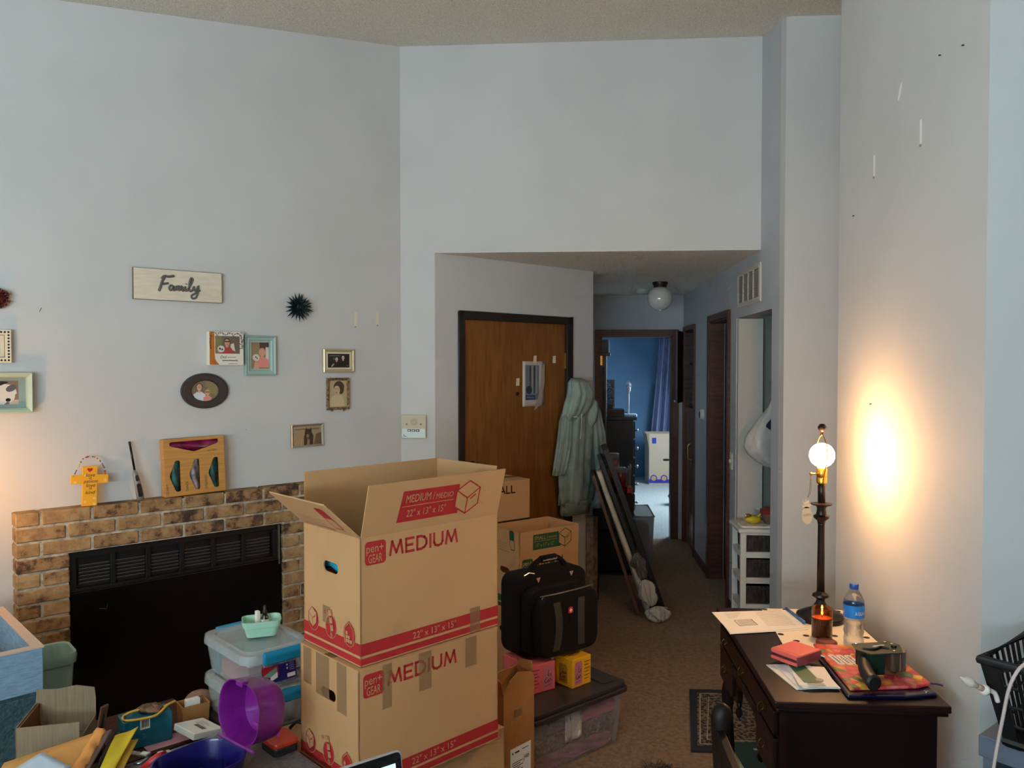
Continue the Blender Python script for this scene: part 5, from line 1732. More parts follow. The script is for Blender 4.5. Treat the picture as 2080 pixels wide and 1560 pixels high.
jar('clear jar of red sweets with silver top on the hall shelf', T(.455, 6.64, .676), .050, .19, (128, 42, 40), (150, 156, 160))
jar('clear bag-like jar of pinkish snacks at the back of the hall shelf', T(.395, 6.80, .676), .06, .29, (150, 84, 72), (140, 146, 150))
small_box('red_white_carton', 'red and white carton on the hall shelf', T(.32, 6.92, .676), (.09, .12, .22), mat('red_white_carton', (196, 176, 170), .5, rgb2=(150, 40, 40), vscale=7))
small_box('orange_carton', 'orange red carton lying at the right of the hall shelf top', T(.508, 6.60, .676), (.045, .14, .045), mat('orange_carton', (206, 84, 44), .5))
for i in range(4):
    o = MB().box((0, 0, 0), (.004, .16, .15 + .02 * i)).build('paper_sheet', mat('grey_white_paper', (196, 198, 204), .7))
    o.matrix_world = T(.515 + .009 * i, 6.76, .677) @ R(-1 + 1.5 * i, 'Y')
    tag(o, ['first', 'second', 'third', 'last'][i] + ' upright paper from the left on the hall shelf', 'paper', 'papers in the hall shelf')
t = thing('clear_bin', 'grey translucent open bin on the hall floor by the bedroom door', 'bin', T(.575, 6.60, 0))
tray(.16, .55, .48, .004, MB(), taper=.02).build('bin_shell', mat('grey_translucent', (150, 156, 160), .25, alpha=.55, coat=.4), t, bevel=.01)
MB().tube([(0, 0, .48), (.16, 0, .48), (.16, .55, .48), (0, .55, .48)], .006, 8, closed=True).build('rim', mat('bin_rim', (120, 126, 128), .35), t)
for i in range(5):
    o = MB().box((0, 0, 0), (.10, .006, .36)).build('file_folder', mat('folder_%d' % (i % 2), (190, 200, 200) if i % 2 else (90, 100, 120), .7))
    o.matrix_world = T(.605, 6.72 + .06 * i, .012) @ R(-3, 'X')
    tag(o, ['nearest', 'second', 'third', 'fourth', 'farthest'][i] + ' file folder standing in the grey translucent bin', 'folder', 'folders in the grey bin')

# ------------------------------------------------------------------ hall trims, doors, vent
def casing(name, M, x0, x1, z1, w=.06, d=.018, mt=M_wood, parent=None):
    b = MB().box((x0 - w, 0, 0), (x0, z1 + w, d)).box((x1, 0, 0), (x1 + w, z1 + w, d)).box((x0, z1, 0), (x1, z1 + w, d))
    b.box((x0 - .004, 0, -.11), (x0 + .012, z1, .002)).box((x1 - .012, 0, -.11), (x1 + .004, z1, .002)).box((x0, z1 - .012, -.11), (x1, z1 + .004, .002))
    o = struct(b.build(name, mt, parent))
    o.matrix_world = M
    return o


c1 = casing('trim_2', WH, .348, 1.056, 2.034, .062)
for z in (1.74, .98):
    o = MB().box((.341, z, -.06), (.3615, z + .095, .019)).build('hinge', M_brass, c1)
casing('trim_3', WR, 1.51, 2.257, 2.09, .05)
casing('trim_4', WR, .165, .75, 2.07, .045)
# baseboards in the hall
for i, (a, b_) in enumerate(((.81, 1.455), (2.31, 2.49))):
    o = struct(MB().box((a, 0, 0), (b_, .075, .012)).build('baseboard_hall_%d' % (i + 1), M_wood))
    o.matrix_world = WR
# bathroom door standing open (dark leaf)
d2 = struct(MB().box((0, .01, 0), (.035, 2.06, .70)).build('door_2', M_wood, bevel=.002))
d2.matrix_world = WR @ T(1.53, 0, -.82)
MB().lathe([(.001, .06), (.02, .058), (.027, .045), (.012, .025), (.012, 0)], 16, T(.035, 1.0, .62) @ R(90, 'Y')).build('door_handle', M_brass, d2, smooth=True)
# linen closet: lower door, open upper leaf, shelves
d3 = struct(MB().box((.178, .02, -.035), (.738, 1.34, -.004)).build('door_3', mat('glossy_brown_door', (92, 54, 32), .22, var=.15, vscale=7, stretch=(6, .8, 6), coat=.4), bevel=.003))
d3.matrix_world = WR
wire([(.60, .86, -.004), (.60, .875, .03), (.60, .95, .035), (.60, 1.0, .03), (.60, 1.015, -.004)], .006, 'door_handle', M_brass, d3)
d4 = struct(MB().box((0, 1.38, 0), (.275, 2.07, .018)).box((.05, 1.45, .018), (.225, 2.0, .020)).build('door_4', mat('dark_cabinet_leaf', (46, 30, 24), .4), bevel=.002))
d4.matrix_world = WR @ T(.172, 0, .020) @ R(-19, 'Y')
MB().ball((.25, 1.40, .03), .012).build('door_handle', M_steel, d4, smooth=True)
t = thing('linen_shelves', 'dark upper shelves inside the hall linen closet', 'shelf', WR @ T(.185, 1.345, -.40))
MB().box((0, 0, 0), (.55, .02, .36)).build('shelf_board', M_wood, t)
MB().box((0, .40, 0), (.55, .42, .36)).build('shelf_board', M_wood, t)
MB().box((0, 0, -.01), (.55, .74, 0)).build('back_panel', M_black, t)
for i in range(5):
    o = small_box('folded_towel', ['lowest', 'second', 'third', 'fourth', 'topmost'][i] + ' cream folded towel stacked in the linen closet', WR @ T(.50, 1.366 + i * .055, -.30), (.20, .05, .28), mat('cream_towel', (206, 182, 130), .95), 'towel')
    o['group'] = 'towels in the linen closet'
small_box('grey_basket', 'grey box on the upper linen closet shelf', WR @ T(.46, 1.766, -.30), (.24, .16, .28), mat('grey_box', (92, 100, 100), .8))

t = thing('return_air_vent', 'white slatted return air vent above the niche', 'vent', WR @ T(2.56, 2.128, 0))
vw, vh = .62, .235
ring(0, 0, vw, vh, .03, [(0, 0), (0, .008), (.6, .012), (1, .008), (1, .001)]).build('vent_frame', M_cream, t)
MB().rect(.028, .028, vw - .028, vh - .028, .0012).build('vent_back', M_black, t)
for i in range(1, 4):
    x = .03 + (vw - .06) * i / 4
    MB().box((x - .006, .028, .002), (x + .006, vh - .028, .012)).build('mullion', M_cream, t)
for i in range(16):
    y = .034 + i * .0106
    MB().add([(.03, y, .002), (vw - .03, y, .002), (vw - .03, y + .006, .010), (.03, y + .006, .010), (.03, y - .0015, .002), (vw - .03, y - .0015, .002), (vw - .03, y + .0045, .010), (.03, y + .0045, .010)],
             [(0, 1, 2, 3), (7, 6, 5, 4), (3, 2, 6, 7), (0, 3, 7, 4), (1, 5, 6, 2)]).build('vent_slat', mat('vent_slat_paint', (176, 170, 154), .6), t)
t = thing('thermostat', 'round white thermostat on the right hall wall', 'thermostat', WR @ T(1.21, 1.323, 0))
MB().lathe([(.048, 0), (.048, .018), (.040, .030), (.001, .031)], 28).build('housing', M_white, t, auto=40)
MB().lathe([(.030, .0305), (.030, .034), (.001, .034)], 24, sx=.6).build('dial', M_black, t)
t = thing('light_switch', 'white light switch plate between the doorway and the niche', 'light switch', WR @ T(2.37, 1.01, 0))
MB().box((-.036, 0, 0), (.036, .118, .007)).build('plate', M_white, t, bevel=.002)
MB().box((-.006, .048, .007), (.006, .07, .018)).build('toggle', M_white, t)
# globe ceiling light and smoke detector
t = thing('globe_ceiling_light', 'white glass globe ceiling light with dark base in the hall', 'ceiling light', T(.785, 6.702, 2.44))
MB().lathe([(.062, 0), (.064, -.012), (.055, -.03), (.052, -.045), (.046, -.045)], 28).build('base', mat('bronze_base', (50, 40, 34), .4, metal=.5), t, auto=40)
MB().ball((0, 0, -.137), .104, seg=28, rings=18).build('globe', mat('opal_glass', (216, 214, 206), .12, coat=.6), t, smooth=True)
t = thing('smoke_detector', 'small cream smoke detector on the hall ceiling behind the globe', 'smoke detector', T(.70, 7.35, 2.44))
MB().lathe([(.06, 0), (.06, -.02), (.045, -.035), (.001, -.036)], 24).build('housing', M_cream, t, auto=40)
MB().lathe([(.02, -.036), (.018, -.040), (.001, -.040)], 16).build('cover', mat('beige_dark', (190, 178, 146)), t)

# ------------------------------------------------------------------ niche with white basket cabinet
struct(MB().box((1.17, 5.46, 0), (1.335, 5.505, 2.06)).build('trim_5', M_cream))
MCAB = T(1.083, 4.95, 0)
t = thing('basket_cabinet', 'white cabinet with grey woven baskets standing in the niche', 'cabinet', MCAB)
CW, CD = .40, .27
MB().box((-.015, -.015, .705), (CW + .015, CD + .015, .730)).build('cabinet_top', M_white, t, bevel=.006)
for x in (0, CW - .035):
    for y in (0, CD - .03):
        MB().box((x, y, 0), (x + .035, y + .03, .705)).build('leg', M_white, t, bevel=.002)
lv = [.06, .222, .388, .548]
for z in lv:
    MB().box((.035, .003, z), (CW - .035, .027, z + .036)).build('rail', M_white, t)
    MB().box((.003, .03, z), (.03, CD - .03, z + .036)).build('rail', M_white, t)
    MB().box((.03, .027, z + .01), (CW - .03, CD, z + .02)).build('shelf_board', M_white, t)
MB().box((.035, .003, .69), (CW - .035, .027, .705)).build('rail', M_white, t)
MB().box((CW - .02, .03, .1), (CW - .005, CD - .03, .705)).build('side_panel', M_white, t)
M_wick = mat('grey_wicker', (92, 84, 76), .9, rgb2=(48, 44, 42), vscale=30, stretch=(2.5, 2.5, .4), bump=1.0, bscale=110)
wl = ['top', 'middle', 'lower']
for k, z in enumerate((.588, .428, .262)):
    b = thing('woven_basket', 'grey woven drawer basket in the %s row of the white cabinet' % wl[k], 'basket', MCAB @ T(.030, .010, z), 'baskets in the white cabinet')
    h = .108
    tray(CW - .07, CD - .03, h, .008, MB(), taper=.004).build('basket_shell', M_wick, b)
    for i in range(15):
        x = .014 + i * .0208
        MB().tube([(x, -.001, .008), (x + .006, -.004, h * .35), (x, -.001, h * .66), (x + .006, -.004, h - .01)], .0035, 5).build('wicker_strand', M_wick, b)
    MB().prism(rrect(.06, .045, .12, .075, .01), -.002, .002, FR((-.001, .0, 0), (0, 1, 0), (0, 0, 1))).build('handle_slot', M_black, b)
t = thing('red_bowl', 'brown plastic tub with red lid on the white cabinet', 'tub', MCAB @ T(.235, .14, .731))
MB().lathe([(.05, 0), (.062, .01), (.078, .07), (.078, .072)], 28).build('tub_body', mat('brown_tub', (122, 96, 88), .5), t, smooth=True)
MB().lathe([(.081, .072), (.083, .078), (.083, .096), (.07, .102), (.001, .102)], 28).build('lid', mat('dark_red_lid', (150, 44, 40), .45), t, auto=40)
t = thing('yellow_dog_toy', 'small yellow rubber toy on a white tray on the cabinet', 'toy', MCAB @ T(.10, .11, .741))
rs = []
for i in range(9):
    e = i / 8
    r_ = .032 * math.sin(pi * (.08 + .86 * e)) ** .7
    rs.append([((e - .5) * .10, r_ * math.cos(2 * pi * k / 14), .026 + r_ * .8 * math.sin(2 * pi * k / 14)) for k in range(14)])
MB().loft(rs).build('toy_body', mat('yellow_rubber', (206, 186, 40), .4), t, smooth=True)
MB().ball((-.03, 0, .05), .018, seg=12, rings=8, sc=(1.3, 1, .7)).build('head', mat('dark_yellow', (120, 96, 20), .4), t, smooth=True)
MB().ball((-.048, -.008, .052), .006).build('eye', M_paper, t, smooth=True)
MB().tube([(.03, 0, .045), (.05, .01, .06), (.055, .02, .052)], .006, 6).build('tail', mat('yellow_rubber', (206, 186, 40)), t, smooth=True)
o = MB().prism(rrect(0, 0, .19, .14, .02), 0, .009).build('white_tray', M_paper)
o.matrix_world = MCAB @ T(.015, .03, .7305)
tag(o, 'flat white tray on the cabinet under the yellow toy', 'tray')
# hanging plastic bag
t = thing('hanging_bag', 'white plastic shopping bag hanging in the niche', 'plastic bag', T(1.27, 5.12, 0))
M_pbag = mat('thin_white_plastic', (206, 204, 198), .35, alpha=.88, var=.05, vscale=8)
rs = []
for y, xc, hw, dp_ in ((1.635, .075, .008, .01), (1.56, .068, .020, .02), (1.48, .055, .036, .03), (1.41, .030, .062, .045), (1.34, .005, .088, .06), (1.28, -.012, .106, .07), (1.225, -.018, .110, .075), (1.175, -.004, .098, .07), (1.13, .02, .074, .06), (1.10, .035, .045, .04), (1.09, .035, .02, .02)):
    rr = []
    for k in range(32):
        a = 2 * pi * k / 32
        f = 1 + .08 * math.sin(5 * a + y * 9) + .04 * math.sin(11 * a + y * 20)
        rr.append((xc + hw * math.cos(a) * f, dp_ * math.sin(a) * f, y))
    rs.append(rr)
MB().loft(rs[::-1]).build('bag_body', M_pbag, t, smooth=True)
wire([(.06, 0, 1.60), (.075, 0, 1.64), (.085, 0, 1.60), (.10, 0, 1.50), (.10, 0, 1.40), (.085, 0, 1.32)], .010, 'bag_handle', M_pbag, t)
MB().prism([(-.01, 1.37), (.025, 1.415), (.05, 1.42), (.045, 1.385), (.02, 1.332), (-.012, 1.355)], -.006, .004, FR((0, -.066, 0), (1, 0, 0), (0, 0, 1))).build('dark_item', mat('navy_item', (30, 32, 66), .4), t)
o = MB().tube([(1.30, 5.12, 1.642), (1.80, 5.12, 1.642)], .008, 8).build('closet_rod', M_steel)
tag(o, 'thin metal rod across the niche from which the bag hangs', 'rod')
o = MB().tube([(1.345, 5.12, 1.642), (1.345, 5.12, 1.61)], .004, 6).build('bag_hook', M_steel)
tag(o, 'small hook on the niche rod holding the plastic bag', 'hook')

# ------------------------------------------------------------------ bedroom beyond the doorway
t = thing('dresser', 'tall black chest of drawers seen from the side in the bedroom', 'dresser', T(.10, 8.95, 0))
M_bl = mat('black_lacquer', (16, 15, 17), .35)
MB().box((0, 0, .06), (.66, 1.05, 1.12)).build('carcass', M_bl, t, bevel=.004)
MB().box((-.02, -.02, 1.12), (.70, 1.07, 1.15)).build('dresser_top', M_bl, t, bevel=.008)
for z in range(5):
    dr = MB().box((.66, .03, .09 + z * .205), (.682, 1.02, .275 + z * .205)).build('drawer', M_bl, t, bevel=.003)
    for y in (.06, .78):
        MB().lathe([(.008, 0), (.008, .015), (.02, .022), (.016, .035), (.001, .038)], 14, T(.682, y, .18 + z * .205) @ R(90, 'Y')).build('knob', M_steel, dr, smooth=True)
for x in (.04, .60):
    for y in (.04, .98):
        MB().box((x, y, 0), (x + .04, y + .04, .06)).build('foot', M_bl, t)
t = thing('stripped_lamp', 'cream table lamp without shade on the bedroom dresser', 'lamp', T(.735, 9.12, 1.151))
M_lampc = mat('cream_enamel', (214, 206, 190), .4)
MB().prism(rrect(-.075, -.075, .075, .075, .02), 0, .03).build('base', mat('pale_blue_base', (196, 220, 232), .5), t, bevel=.006)
MB().tube([(-.02, 0, .03), (-.02, 0, .27)], .011, 12).build('stem', M_lampc, t, smooth=True)
MB().lathe([(.012, .265), (.024, .30), (.026, .335), (.018, .345)], 18, T(-.02, 0, 0)).build('socket', M_lampc, t, smooth=True)
MB().ball((-.02, 0, .365), .024, sc=(1, 1, 1.1)).build('bulb', mat('dull_bulb', (200, 206, 210), .2), t, smooth=True)
wire([(-.046, 0, .335), (-.05, 0, .37), (-.02, 0, .405), (.01, 0, .37), (.006, 0, .335)], .003, 'harp', M_steel, t)
t = thing('carved_panel', 'tall silver filigree picture panel on the bedroom dresser', 'picture', T(.44, 9.35, 1.151))
ring(0, 0, .13, .42, .016, [(0, 0), (0, .02), (1, .02), (1, .004)]).build('frame', mat('pewter', (110, 116, 124), .4, metal=.5), t).matrix_local = FR((0, 0, 0), (1, 0, 0), (0, 0, 1))
q = MB().rect(.014, .014, .116, .406, .006).build('panel', mat('filigree', (150, 156, 170), .5, rgb2=(40, 46, 58), vscale=60, kind='voronoi'), t)
q.matrix_local = FR((0, 0, 0), (1, 0, 0), (0, 0, 1))
small_box('media_box', 'flat black player box on the bedroom dresser', T(.12, 9.0, 1.151), (.54, .28, .085), M_bl)
small_box('small_black_box', 'small black cube box on the flat player in the bedroom', T(.48, 9.10, 1.237), (.06, .06, .05), M_bl)
t = thing('grandfather_clock', 'dark narrow clock cabinet standing at the left of the bedroom', 'clock', T(.235, 8.62, 0))
MB().box((0, 0, 0), (.235, .22, .35)).build('plinth', M_wood, t, bevel=.004)
MB().box((.02, .02, .35), (.205, .20, 1.84)).build('clock_case', mat('dark_case', (30, 24, 22), .3), t, bevel=.003)
MB().box((.04, .012, .6), (.185, .02, 1.72)).build('glass_panel', mat('dark_glass', (24, 26, 26), .05), t)
MB().box((-.01, -.01, 1.84), (.245, .23, 1.875)).build('cornice', M_wood, t, bevel=.006)
MB().box((.01, .0, 1.875), (.23, .22, 2.02)).build('hood', M_bl, t, bevel=.004)
lump('dark_ornament', 'small dark ornament on top of the bedroom clock cabinet', 'ornament', T(.335, 8.72, 2.021), .05, .04, .05, M_bl, 4, .3)

t = thing('curtain', 'blue grey curtain gathered at the right end of the bedroom wall', 'curtain', T(0, 12.12, 0))
M_cur = mat('blue_grey_curtain', (146, 152, 184), .85, var=.05, vscale=6)


def cur(u, v):
    z = .04 + 2.14 * v
    spread = (1 - v) ** 1.2
    x0 = 1.42 - .19 * spread
    x1 = 1.98
    k = .045 + .02 * spread
    return (x0 + (x1 - x0) * u, k * math.sin(u * 2 * pi * 6.5 + .5 * math.sin(3 * v)), z)


MB().sheet(cur, 110, 14).build('fabric', M_cur, t, smooth=True, solid=.004)
o = MB().tube([(1.40, 12.12, 2.215), (2.40, 12.12, 2.215)], .014, 10).build('curtain_rod', M_bl)
tag(o, 'dark curtain rod on the bedroom wall', 'curtain rod')
MB().ball((1.40, 12.12, 2.215), .035).build('finial', M_bl, o, smooth=True)
M_cardp = M_card
bx = moving_box('moving_box', 'tall open moving box with blue print in the bedroom', T(1.205, 11.55, 0) @ R(3), .56, .40, .54, M_bluep, 'LARGE', DM, {'front': -3, 'left': 10, 'back': 0, 'right': 0}, icons=False, hole=False, prints=False, side_print=False, mc=mat('greyed_cardboard', (188, 164, 140), .85))
fF = FR((0, -.001, 0), (1, 0, 0), (0, 0, 1))
q = MB().rect(0, .02, .56, .075, 0, fF)
for x in (.07, .22, .37, .50):
    q.ell(x, .09, .05, .05, .0005, fF)
q.build('base_print', M_bluep, bx)
q = MB()
for x in (.07, .22, .37, .50):
    q.ell(x, .09, .036, .036, .0012, fF)
q.build('pictogram', M_cardp, bx)
q = MB().rect(.045, .56, .105, .68, 0, fF @ T(0, 0, -.004)).build('blue_label', M_bluep, bx)
q = MB().prism(oval(.25, .36, .09, .03), -.004, .0005, fF).build('hand_hole', M_hollow, bx)
lump('grey_bundle', 'grey bundle on the bedroom carpet at the door edge', 'bundle', T(1.37, 9.9, 0), .09, .12, .20, mat('grey_bundle', (170, 176, 180), .9), 14, .12)

# ------------------------------------------------------------------ lowboy desk
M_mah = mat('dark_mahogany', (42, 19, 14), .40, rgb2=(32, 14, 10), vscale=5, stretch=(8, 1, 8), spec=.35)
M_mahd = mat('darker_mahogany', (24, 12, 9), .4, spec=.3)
DX0, DX1, DY0, DY1, DZ = .612, 1.115, 2.335, 3.235, .76
t = thing('desk', 'dark mahogany lowboy desk with brass pulls against the right wall', 'desk', T(0, 0, 0))
MB().box((DX0, DY0, DZ - .022), (DX1, DY1, DZ)).build('desk_top', M_mah, t, bevel=.004)
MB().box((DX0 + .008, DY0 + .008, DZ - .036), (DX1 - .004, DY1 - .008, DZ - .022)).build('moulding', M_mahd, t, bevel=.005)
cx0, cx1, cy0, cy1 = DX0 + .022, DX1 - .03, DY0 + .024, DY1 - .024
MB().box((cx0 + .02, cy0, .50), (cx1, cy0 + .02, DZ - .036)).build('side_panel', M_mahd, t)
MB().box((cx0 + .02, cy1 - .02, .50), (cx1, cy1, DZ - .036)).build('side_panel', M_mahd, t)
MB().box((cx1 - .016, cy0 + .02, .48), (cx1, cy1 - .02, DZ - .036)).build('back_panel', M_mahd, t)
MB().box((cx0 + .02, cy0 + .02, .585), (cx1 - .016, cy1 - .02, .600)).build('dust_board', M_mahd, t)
# front faces -X
FD = FR((cx0, cy1, 0), (0, -1, 0), (0, 0, 1))
fw_ = cy1 - cy0
ap = [(0, .72), (0, .485), (.05, .485), (.25, .485), (.27, .50), (.285, .545), (.33, .575), (fw_ / 2, .585), (fw_ - .33, .575), (fw_ - .285, .545), (fw_ - .27, .50), (fw_ - .25, .485), (fw_, .485), (fw_, .72)]
MB().prism(ap, -.02, 0, FD).build('front_apron', M_mah, t)


def pull(parent, x, z):
    m = mat('aged_brass', (96, 74, 42), .5, metal=.8)
    MB().prism([(-.032, .004), (-.022, .014), (-.008, .010), (0, .018), (.008, .010), (.022, .014), (.032, .004), (.022, -.008), (.008, -.006), (0, -.014), (-.008, -.006), (-.022, -.008)], 0, .002, FD @ T(x, z, .0145)).build('backplate', m, parent)
    wire([FD @ Vector(p) for p in ((x - .022, z + .004, .018), (x - .02, z - .006, .026), (x, z - .016, .028), (x + .02, z - .006, .026), (x + .022, z + .004, .018))], .0026, 'bail_handle', m, parent)


for (x0, x1, z0, z1, pl) in ((.02, fw_ - .02, .640, .712, (.14, fw_ / 2, fw_ - .14)), (.02, .235, .500, .628, (.128,)), (fw_ - .235, fw_ - .02, .500, .628, (fw_ - .128,)), (.25, fw_ - .25, .596, .630, ())):
    dr = MB().prism([(x0, z0), (x1, z0), (x1, z1), (x0, z1)], .0, .014, FD).build('drawer', M_mah, t, bevel=.003)
    for x in pl:
        pull(dr, x, (z0 + z1) / 2)
# carved fan on the centre apron and drop finials
fan = MB()
for i in range(9):
    a = math.radians(20 + i * 17.5)
    c_, s_ = math.cos(a), math.sin(a)
    fan.tube([(fw_ / 2 + .008 * c_, .590 + .006 * s_, .004), (fw_ / 2 + .075 * c_, .590 + .033 * s_, .004)], [.002, .006], 6, FD)
fan.build('carved_fan', M_mah, t, smooth=True)
for x in (.262, fw_ - .262):
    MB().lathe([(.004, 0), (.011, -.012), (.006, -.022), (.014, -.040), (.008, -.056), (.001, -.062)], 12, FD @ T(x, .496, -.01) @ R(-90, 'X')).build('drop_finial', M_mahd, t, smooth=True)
for y in (cy0, cy1 - .05):
    for x in (cx0 + .002, cx1 - .05):
        d_ = -1 if x < .8 else 1
        e_ = -1 if y < 2.8 else 1
        rs = []
        for z, o_, w_ in ((.50, 0, .025), (.44, .006, .027), (.36, .010, .022), (.22, -.002, .015), (.09, -.008, .012), (.035, .004, .016), (.012, .012, .022), (0, .012, .020)):
            xc, yc = x + .025 + d_ * o_, y + .025 + e_ * o_
            rs.append([(xc + w_ * math.cos(2 * pi * k / 12), yc + w_ * math.sin(2 * pi * k / 12), z) for k in range(12)])
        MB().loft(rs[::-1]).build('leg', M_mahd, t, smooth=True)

ZD = DZ + .0006
# polka dot runner
t = thing('table_runner', 'white runner with black polka dots under the desk lamp', 'table runner', T(0, 0, ZD))
MB().prism([(.790, 3.228), (1.108, 3.228), (1.108, 2.70), (.756, 2.70), (.774, 2.94)], 0, .0015).build('cloth', mat('ivory_cloth', (238, 226, 204), .85), t)
for x, y in ((.80, 3.215), (.882, 3.214), (1.085, 3.207), (.785, 2.92), (.873, 2.911), (.822, 2.852), (1.085, 2.905), (.976, 2.915), (.95, 3.0), (1.06, 3.06), (.90, 2.76), (1.01, 2.74), (.87, 3.09), (1.09, 2.77), (.965, 3.20)):
    MB().ell(x, y, .0115, .0115, .0019, n=16).build('polka_dot', M_ink, t)
# papers
M_print = mat('grey_text', (150, 138, 126), .8)
for i, (lab, rot, dx) in enumerate((('lower sheet of paper under the printed letter on the desk', -3, -.004), ('printed letter with a framed drawing at the far end of the desk', 0, 0))):
    t = thing('letter', lab, 'paper', T(.604 + dx, 2.905, ZD + .0022 + .0016 * i) @ R(3 + rot))
    MB().prism([(0, 0), (.300, .072), (.294, .285), (-.012, .250)], 0, .0009).build('sheet', M_paper, t)
    if i:
        q = MB()
        for k in range(14):
            y = .06 + k * .0145
            q.line([(.16 + .0, y + .03), (.27, y + .045)], .0022, .0013)
        q.build('text_lines', M_print, t)
        q = MB().line([(.055, .085), (.125, .10), (.12, .165), (.05, .15)], .003, .0013, closed=True)
        for k in range(4):
            q.line([(.06, .097 + k * .014), (.118, .11 + k * .014)], .004, .0013)
        q.build('drawing', mat('grey_brown_ink', (96, 84, 80), .8), t)
        q = MB()
        for k in range(6):
            q.line([(.035, .235 - k * .012), (.10 - .006 * k, .245 - k * .012)], .0016, .0013)
        q.build('header_lines', M_print, t)
o = MB().tube([(.883, 3.205, ZD + .010), (.906, 3.038, ZD + .010)], .0055, 10).build('blue_pen', mat('blue_pen', (70, 110, 160), .35), None, smooth=True)
tag(o, 'blue pen lying on the printed letter by the lamp', 'pen')

# ------------------------------------------------------------------ desk lamp (lit, without shade)
t = thing('table_lamp', 'tall dark bronze table lamp without shade, bare bulb lit', 'lamp', T(.985, 3.105, ZD + .002))
M_brz = mat('oil_rubbed_bronze', (44, 32, 26), .35, metal=.4)
z0 = -ZD - .002
MB().lathe([(.088, 0), (.090, .006), (.088, .018), (.070, .026), (.066, .030), (.050, .036), (.030, .048), (.018, .066), (.014, .078)], 36).build('base', M_brz, t, auto=35)
MB().lathe([(.014, .076), (.018, .082), (.031, .090), (.029, .098), (.018, .104), (.0145, .110)], 24).build('lower_bead', M_brz, t, auto=40)
MB().lathe([(.0145, .108), (.0135, .24), (.0125, .368), (.014, .374)], 20).build('column', M_brz, t, smooth=True)
MB().lathe([(.013, .372), (.016, .384), (.028, .394), (.030, .402), (.020, .408), (.016, .430), (.020, .440), (.039, .446), (.040, .450), (.014, .454)], 28).build('dish', M_brz, t, auto=40)
MB().lathe([(.014, .452), (.0145, .520), (.008, .526)], 18).build('neck', M_brz, t, smooth=True)
MB().lathe([(.010, .522), (.019, .530), (.020, .548), (.018, .552), (.0195, .556), (.0195, .584), (.016, .590)], 20).build('socket', M_brass, t, auto=40)
prof = [(.014, .586), (.018, .594)]
for k in range(1, 15):
    a = -1.18 + (pi / 2 + 1.18) * k / 14
    prof.append((.047 * math.cos(a), .637 + .047 * math.sin(a)))
MB().lathe(prof + [(.0005, .684)], 28, cap=False).build('bulb', mat('lit_bulb', (255, 206, 150), .3, emis=132.0, ecol=(255, 190, 124)), t, smooth=True)
for s_ in (-1, 1):
    wire([(0, s_ * .022, .545), (0, s_ * .034, .575), (0, s_ * .062, .63), (0, s_ * .055, .68), (0, s_ * .022, .708), (0, s_ * .004, .715)], .0022, 'harp', M_brass, t)
MB().lathe([(.008, .712), (.005, .724), (.007, .728), (.016, .738), (.0165, .746), (.010, .757), (.001, .759)], 18).build('finial', M_brz, t, smooth=True)
MB().tube([(-.018, -.004, .566), (-.042, -.010, .566)], .003, 8).ball((-.044, -.010, .566), .006).build('switch_key', M_brass, t, smooth=True)
# pineapple tag hanging from the switch
t2 = thing('gift_tag', 'pale wooden pineapple shaped tag hanging from the lamp switch', 'tag', T(.941, 3.095, ZD + .002))
wire([(0, 0, .564), (-.006, -.002, .50), (-.014, -.004, .475)], .0009, 'loop_string', mat('tag_string', (90, 80, 70), .8), t2, sm=3)
wire([(.001, 0, .564), (-.001, -.002, .50), (-.012, -.004, .475)], .0009, 'loop_string', mat('tag_string', (90, 80, 70), .8), t2, sm=3)
f = FR((-.013, -.004, .372), (1, 0, 0), (0, 0, 1)) @ R(4)
pts = [(.021 * math.cos(2 * pi * k / 20), .034 + .034 * math.sin(2 * pi * k / 20)) for k in range(20)]
MB().prism(pts, 0, .003, f).prism([(-.014, .062), (.014, .062), (.018, .076), (.010, .074), (.012, .094), (.004, .084), (.0, .104), (-.005, .084), (-.013, .094), (-.010, .074), (-.018, .076)], 0, .003, f).build('tag_body', mat('pale_tag_wood', (206, 184, 152), .7), t2)
text('HAPPY', f @ T(-.016, .030, .0034), .032, mat('tag_ink', (150, 116, 84), .7), t2, h=.011)

# ------------------------------------------------------------------ candle, lid, water bottle
t = thing('jar_candle', 'lit candle in an amber glass jar on the desk', 'candle', T(.925, 2.898, ZD + .0022))
MB().lathe([(.001, .004), (.033, .004), (.034, .012), (.034, .074), (.001, .074)], 28).build('wax', mat('orange_wax', (248, 176, 110), .5), t, smooth=False, auto=40)
MB().lathe([(.001, 0), (.034, 0), (.036, .004), (.036, .104), (.0362, .108), (.0335, .108), (.0335, .104), (.0345, .006), (.001, .003)], 32).build('glass_jar', mat('amber_glass', (226, 140, 84), .05, trans=.95), t, auto=40)
MB().tube([(0, 0, .074), (0, 0, .084)], .0012, 6).build('wick', M_black, t)
MB().lathe([(.0005, .082), (.0035, .086), (.004, .090), (.0022, .097), (.0003, .103)], 12, cap=False).build('flame', mat('flame', (255, 190, 90), .5, emis=40, ecol=(255, 176, 84)), t, smooth=True)
t = thing('wooden_disc', 'round dark wooden jar lid lying beside the candle', 'lid', T(.917, 2.822, ZD + .0022))
MB().lathe([(.001, 0), (.034, 0), (.036, .003), (.036, .010), (.033, .013), (.001, .013)], 28).build('lid_disc', mat('red_brown_lid', (104, 50, 36), .4), t, auto=40)
MB().lathe([(.031, .013), (.030, .0145), (.001, .0145)], 28).build('lid_inset', mat('lid_inset', (128, 66, 48), .5), t)
t = thing('water_bottle', 'clear plastic water bottle with blue label and cap on the desk', 'bottle', T(1.006, 2.812, ZD + .0022))
M_pet = mat('clear_pet', (244, 248, 250), .05, trans=.95, alpha=.55)
M_water = mat('water', (235, 245, 250), .02, trans=1.0, alpha=.5)
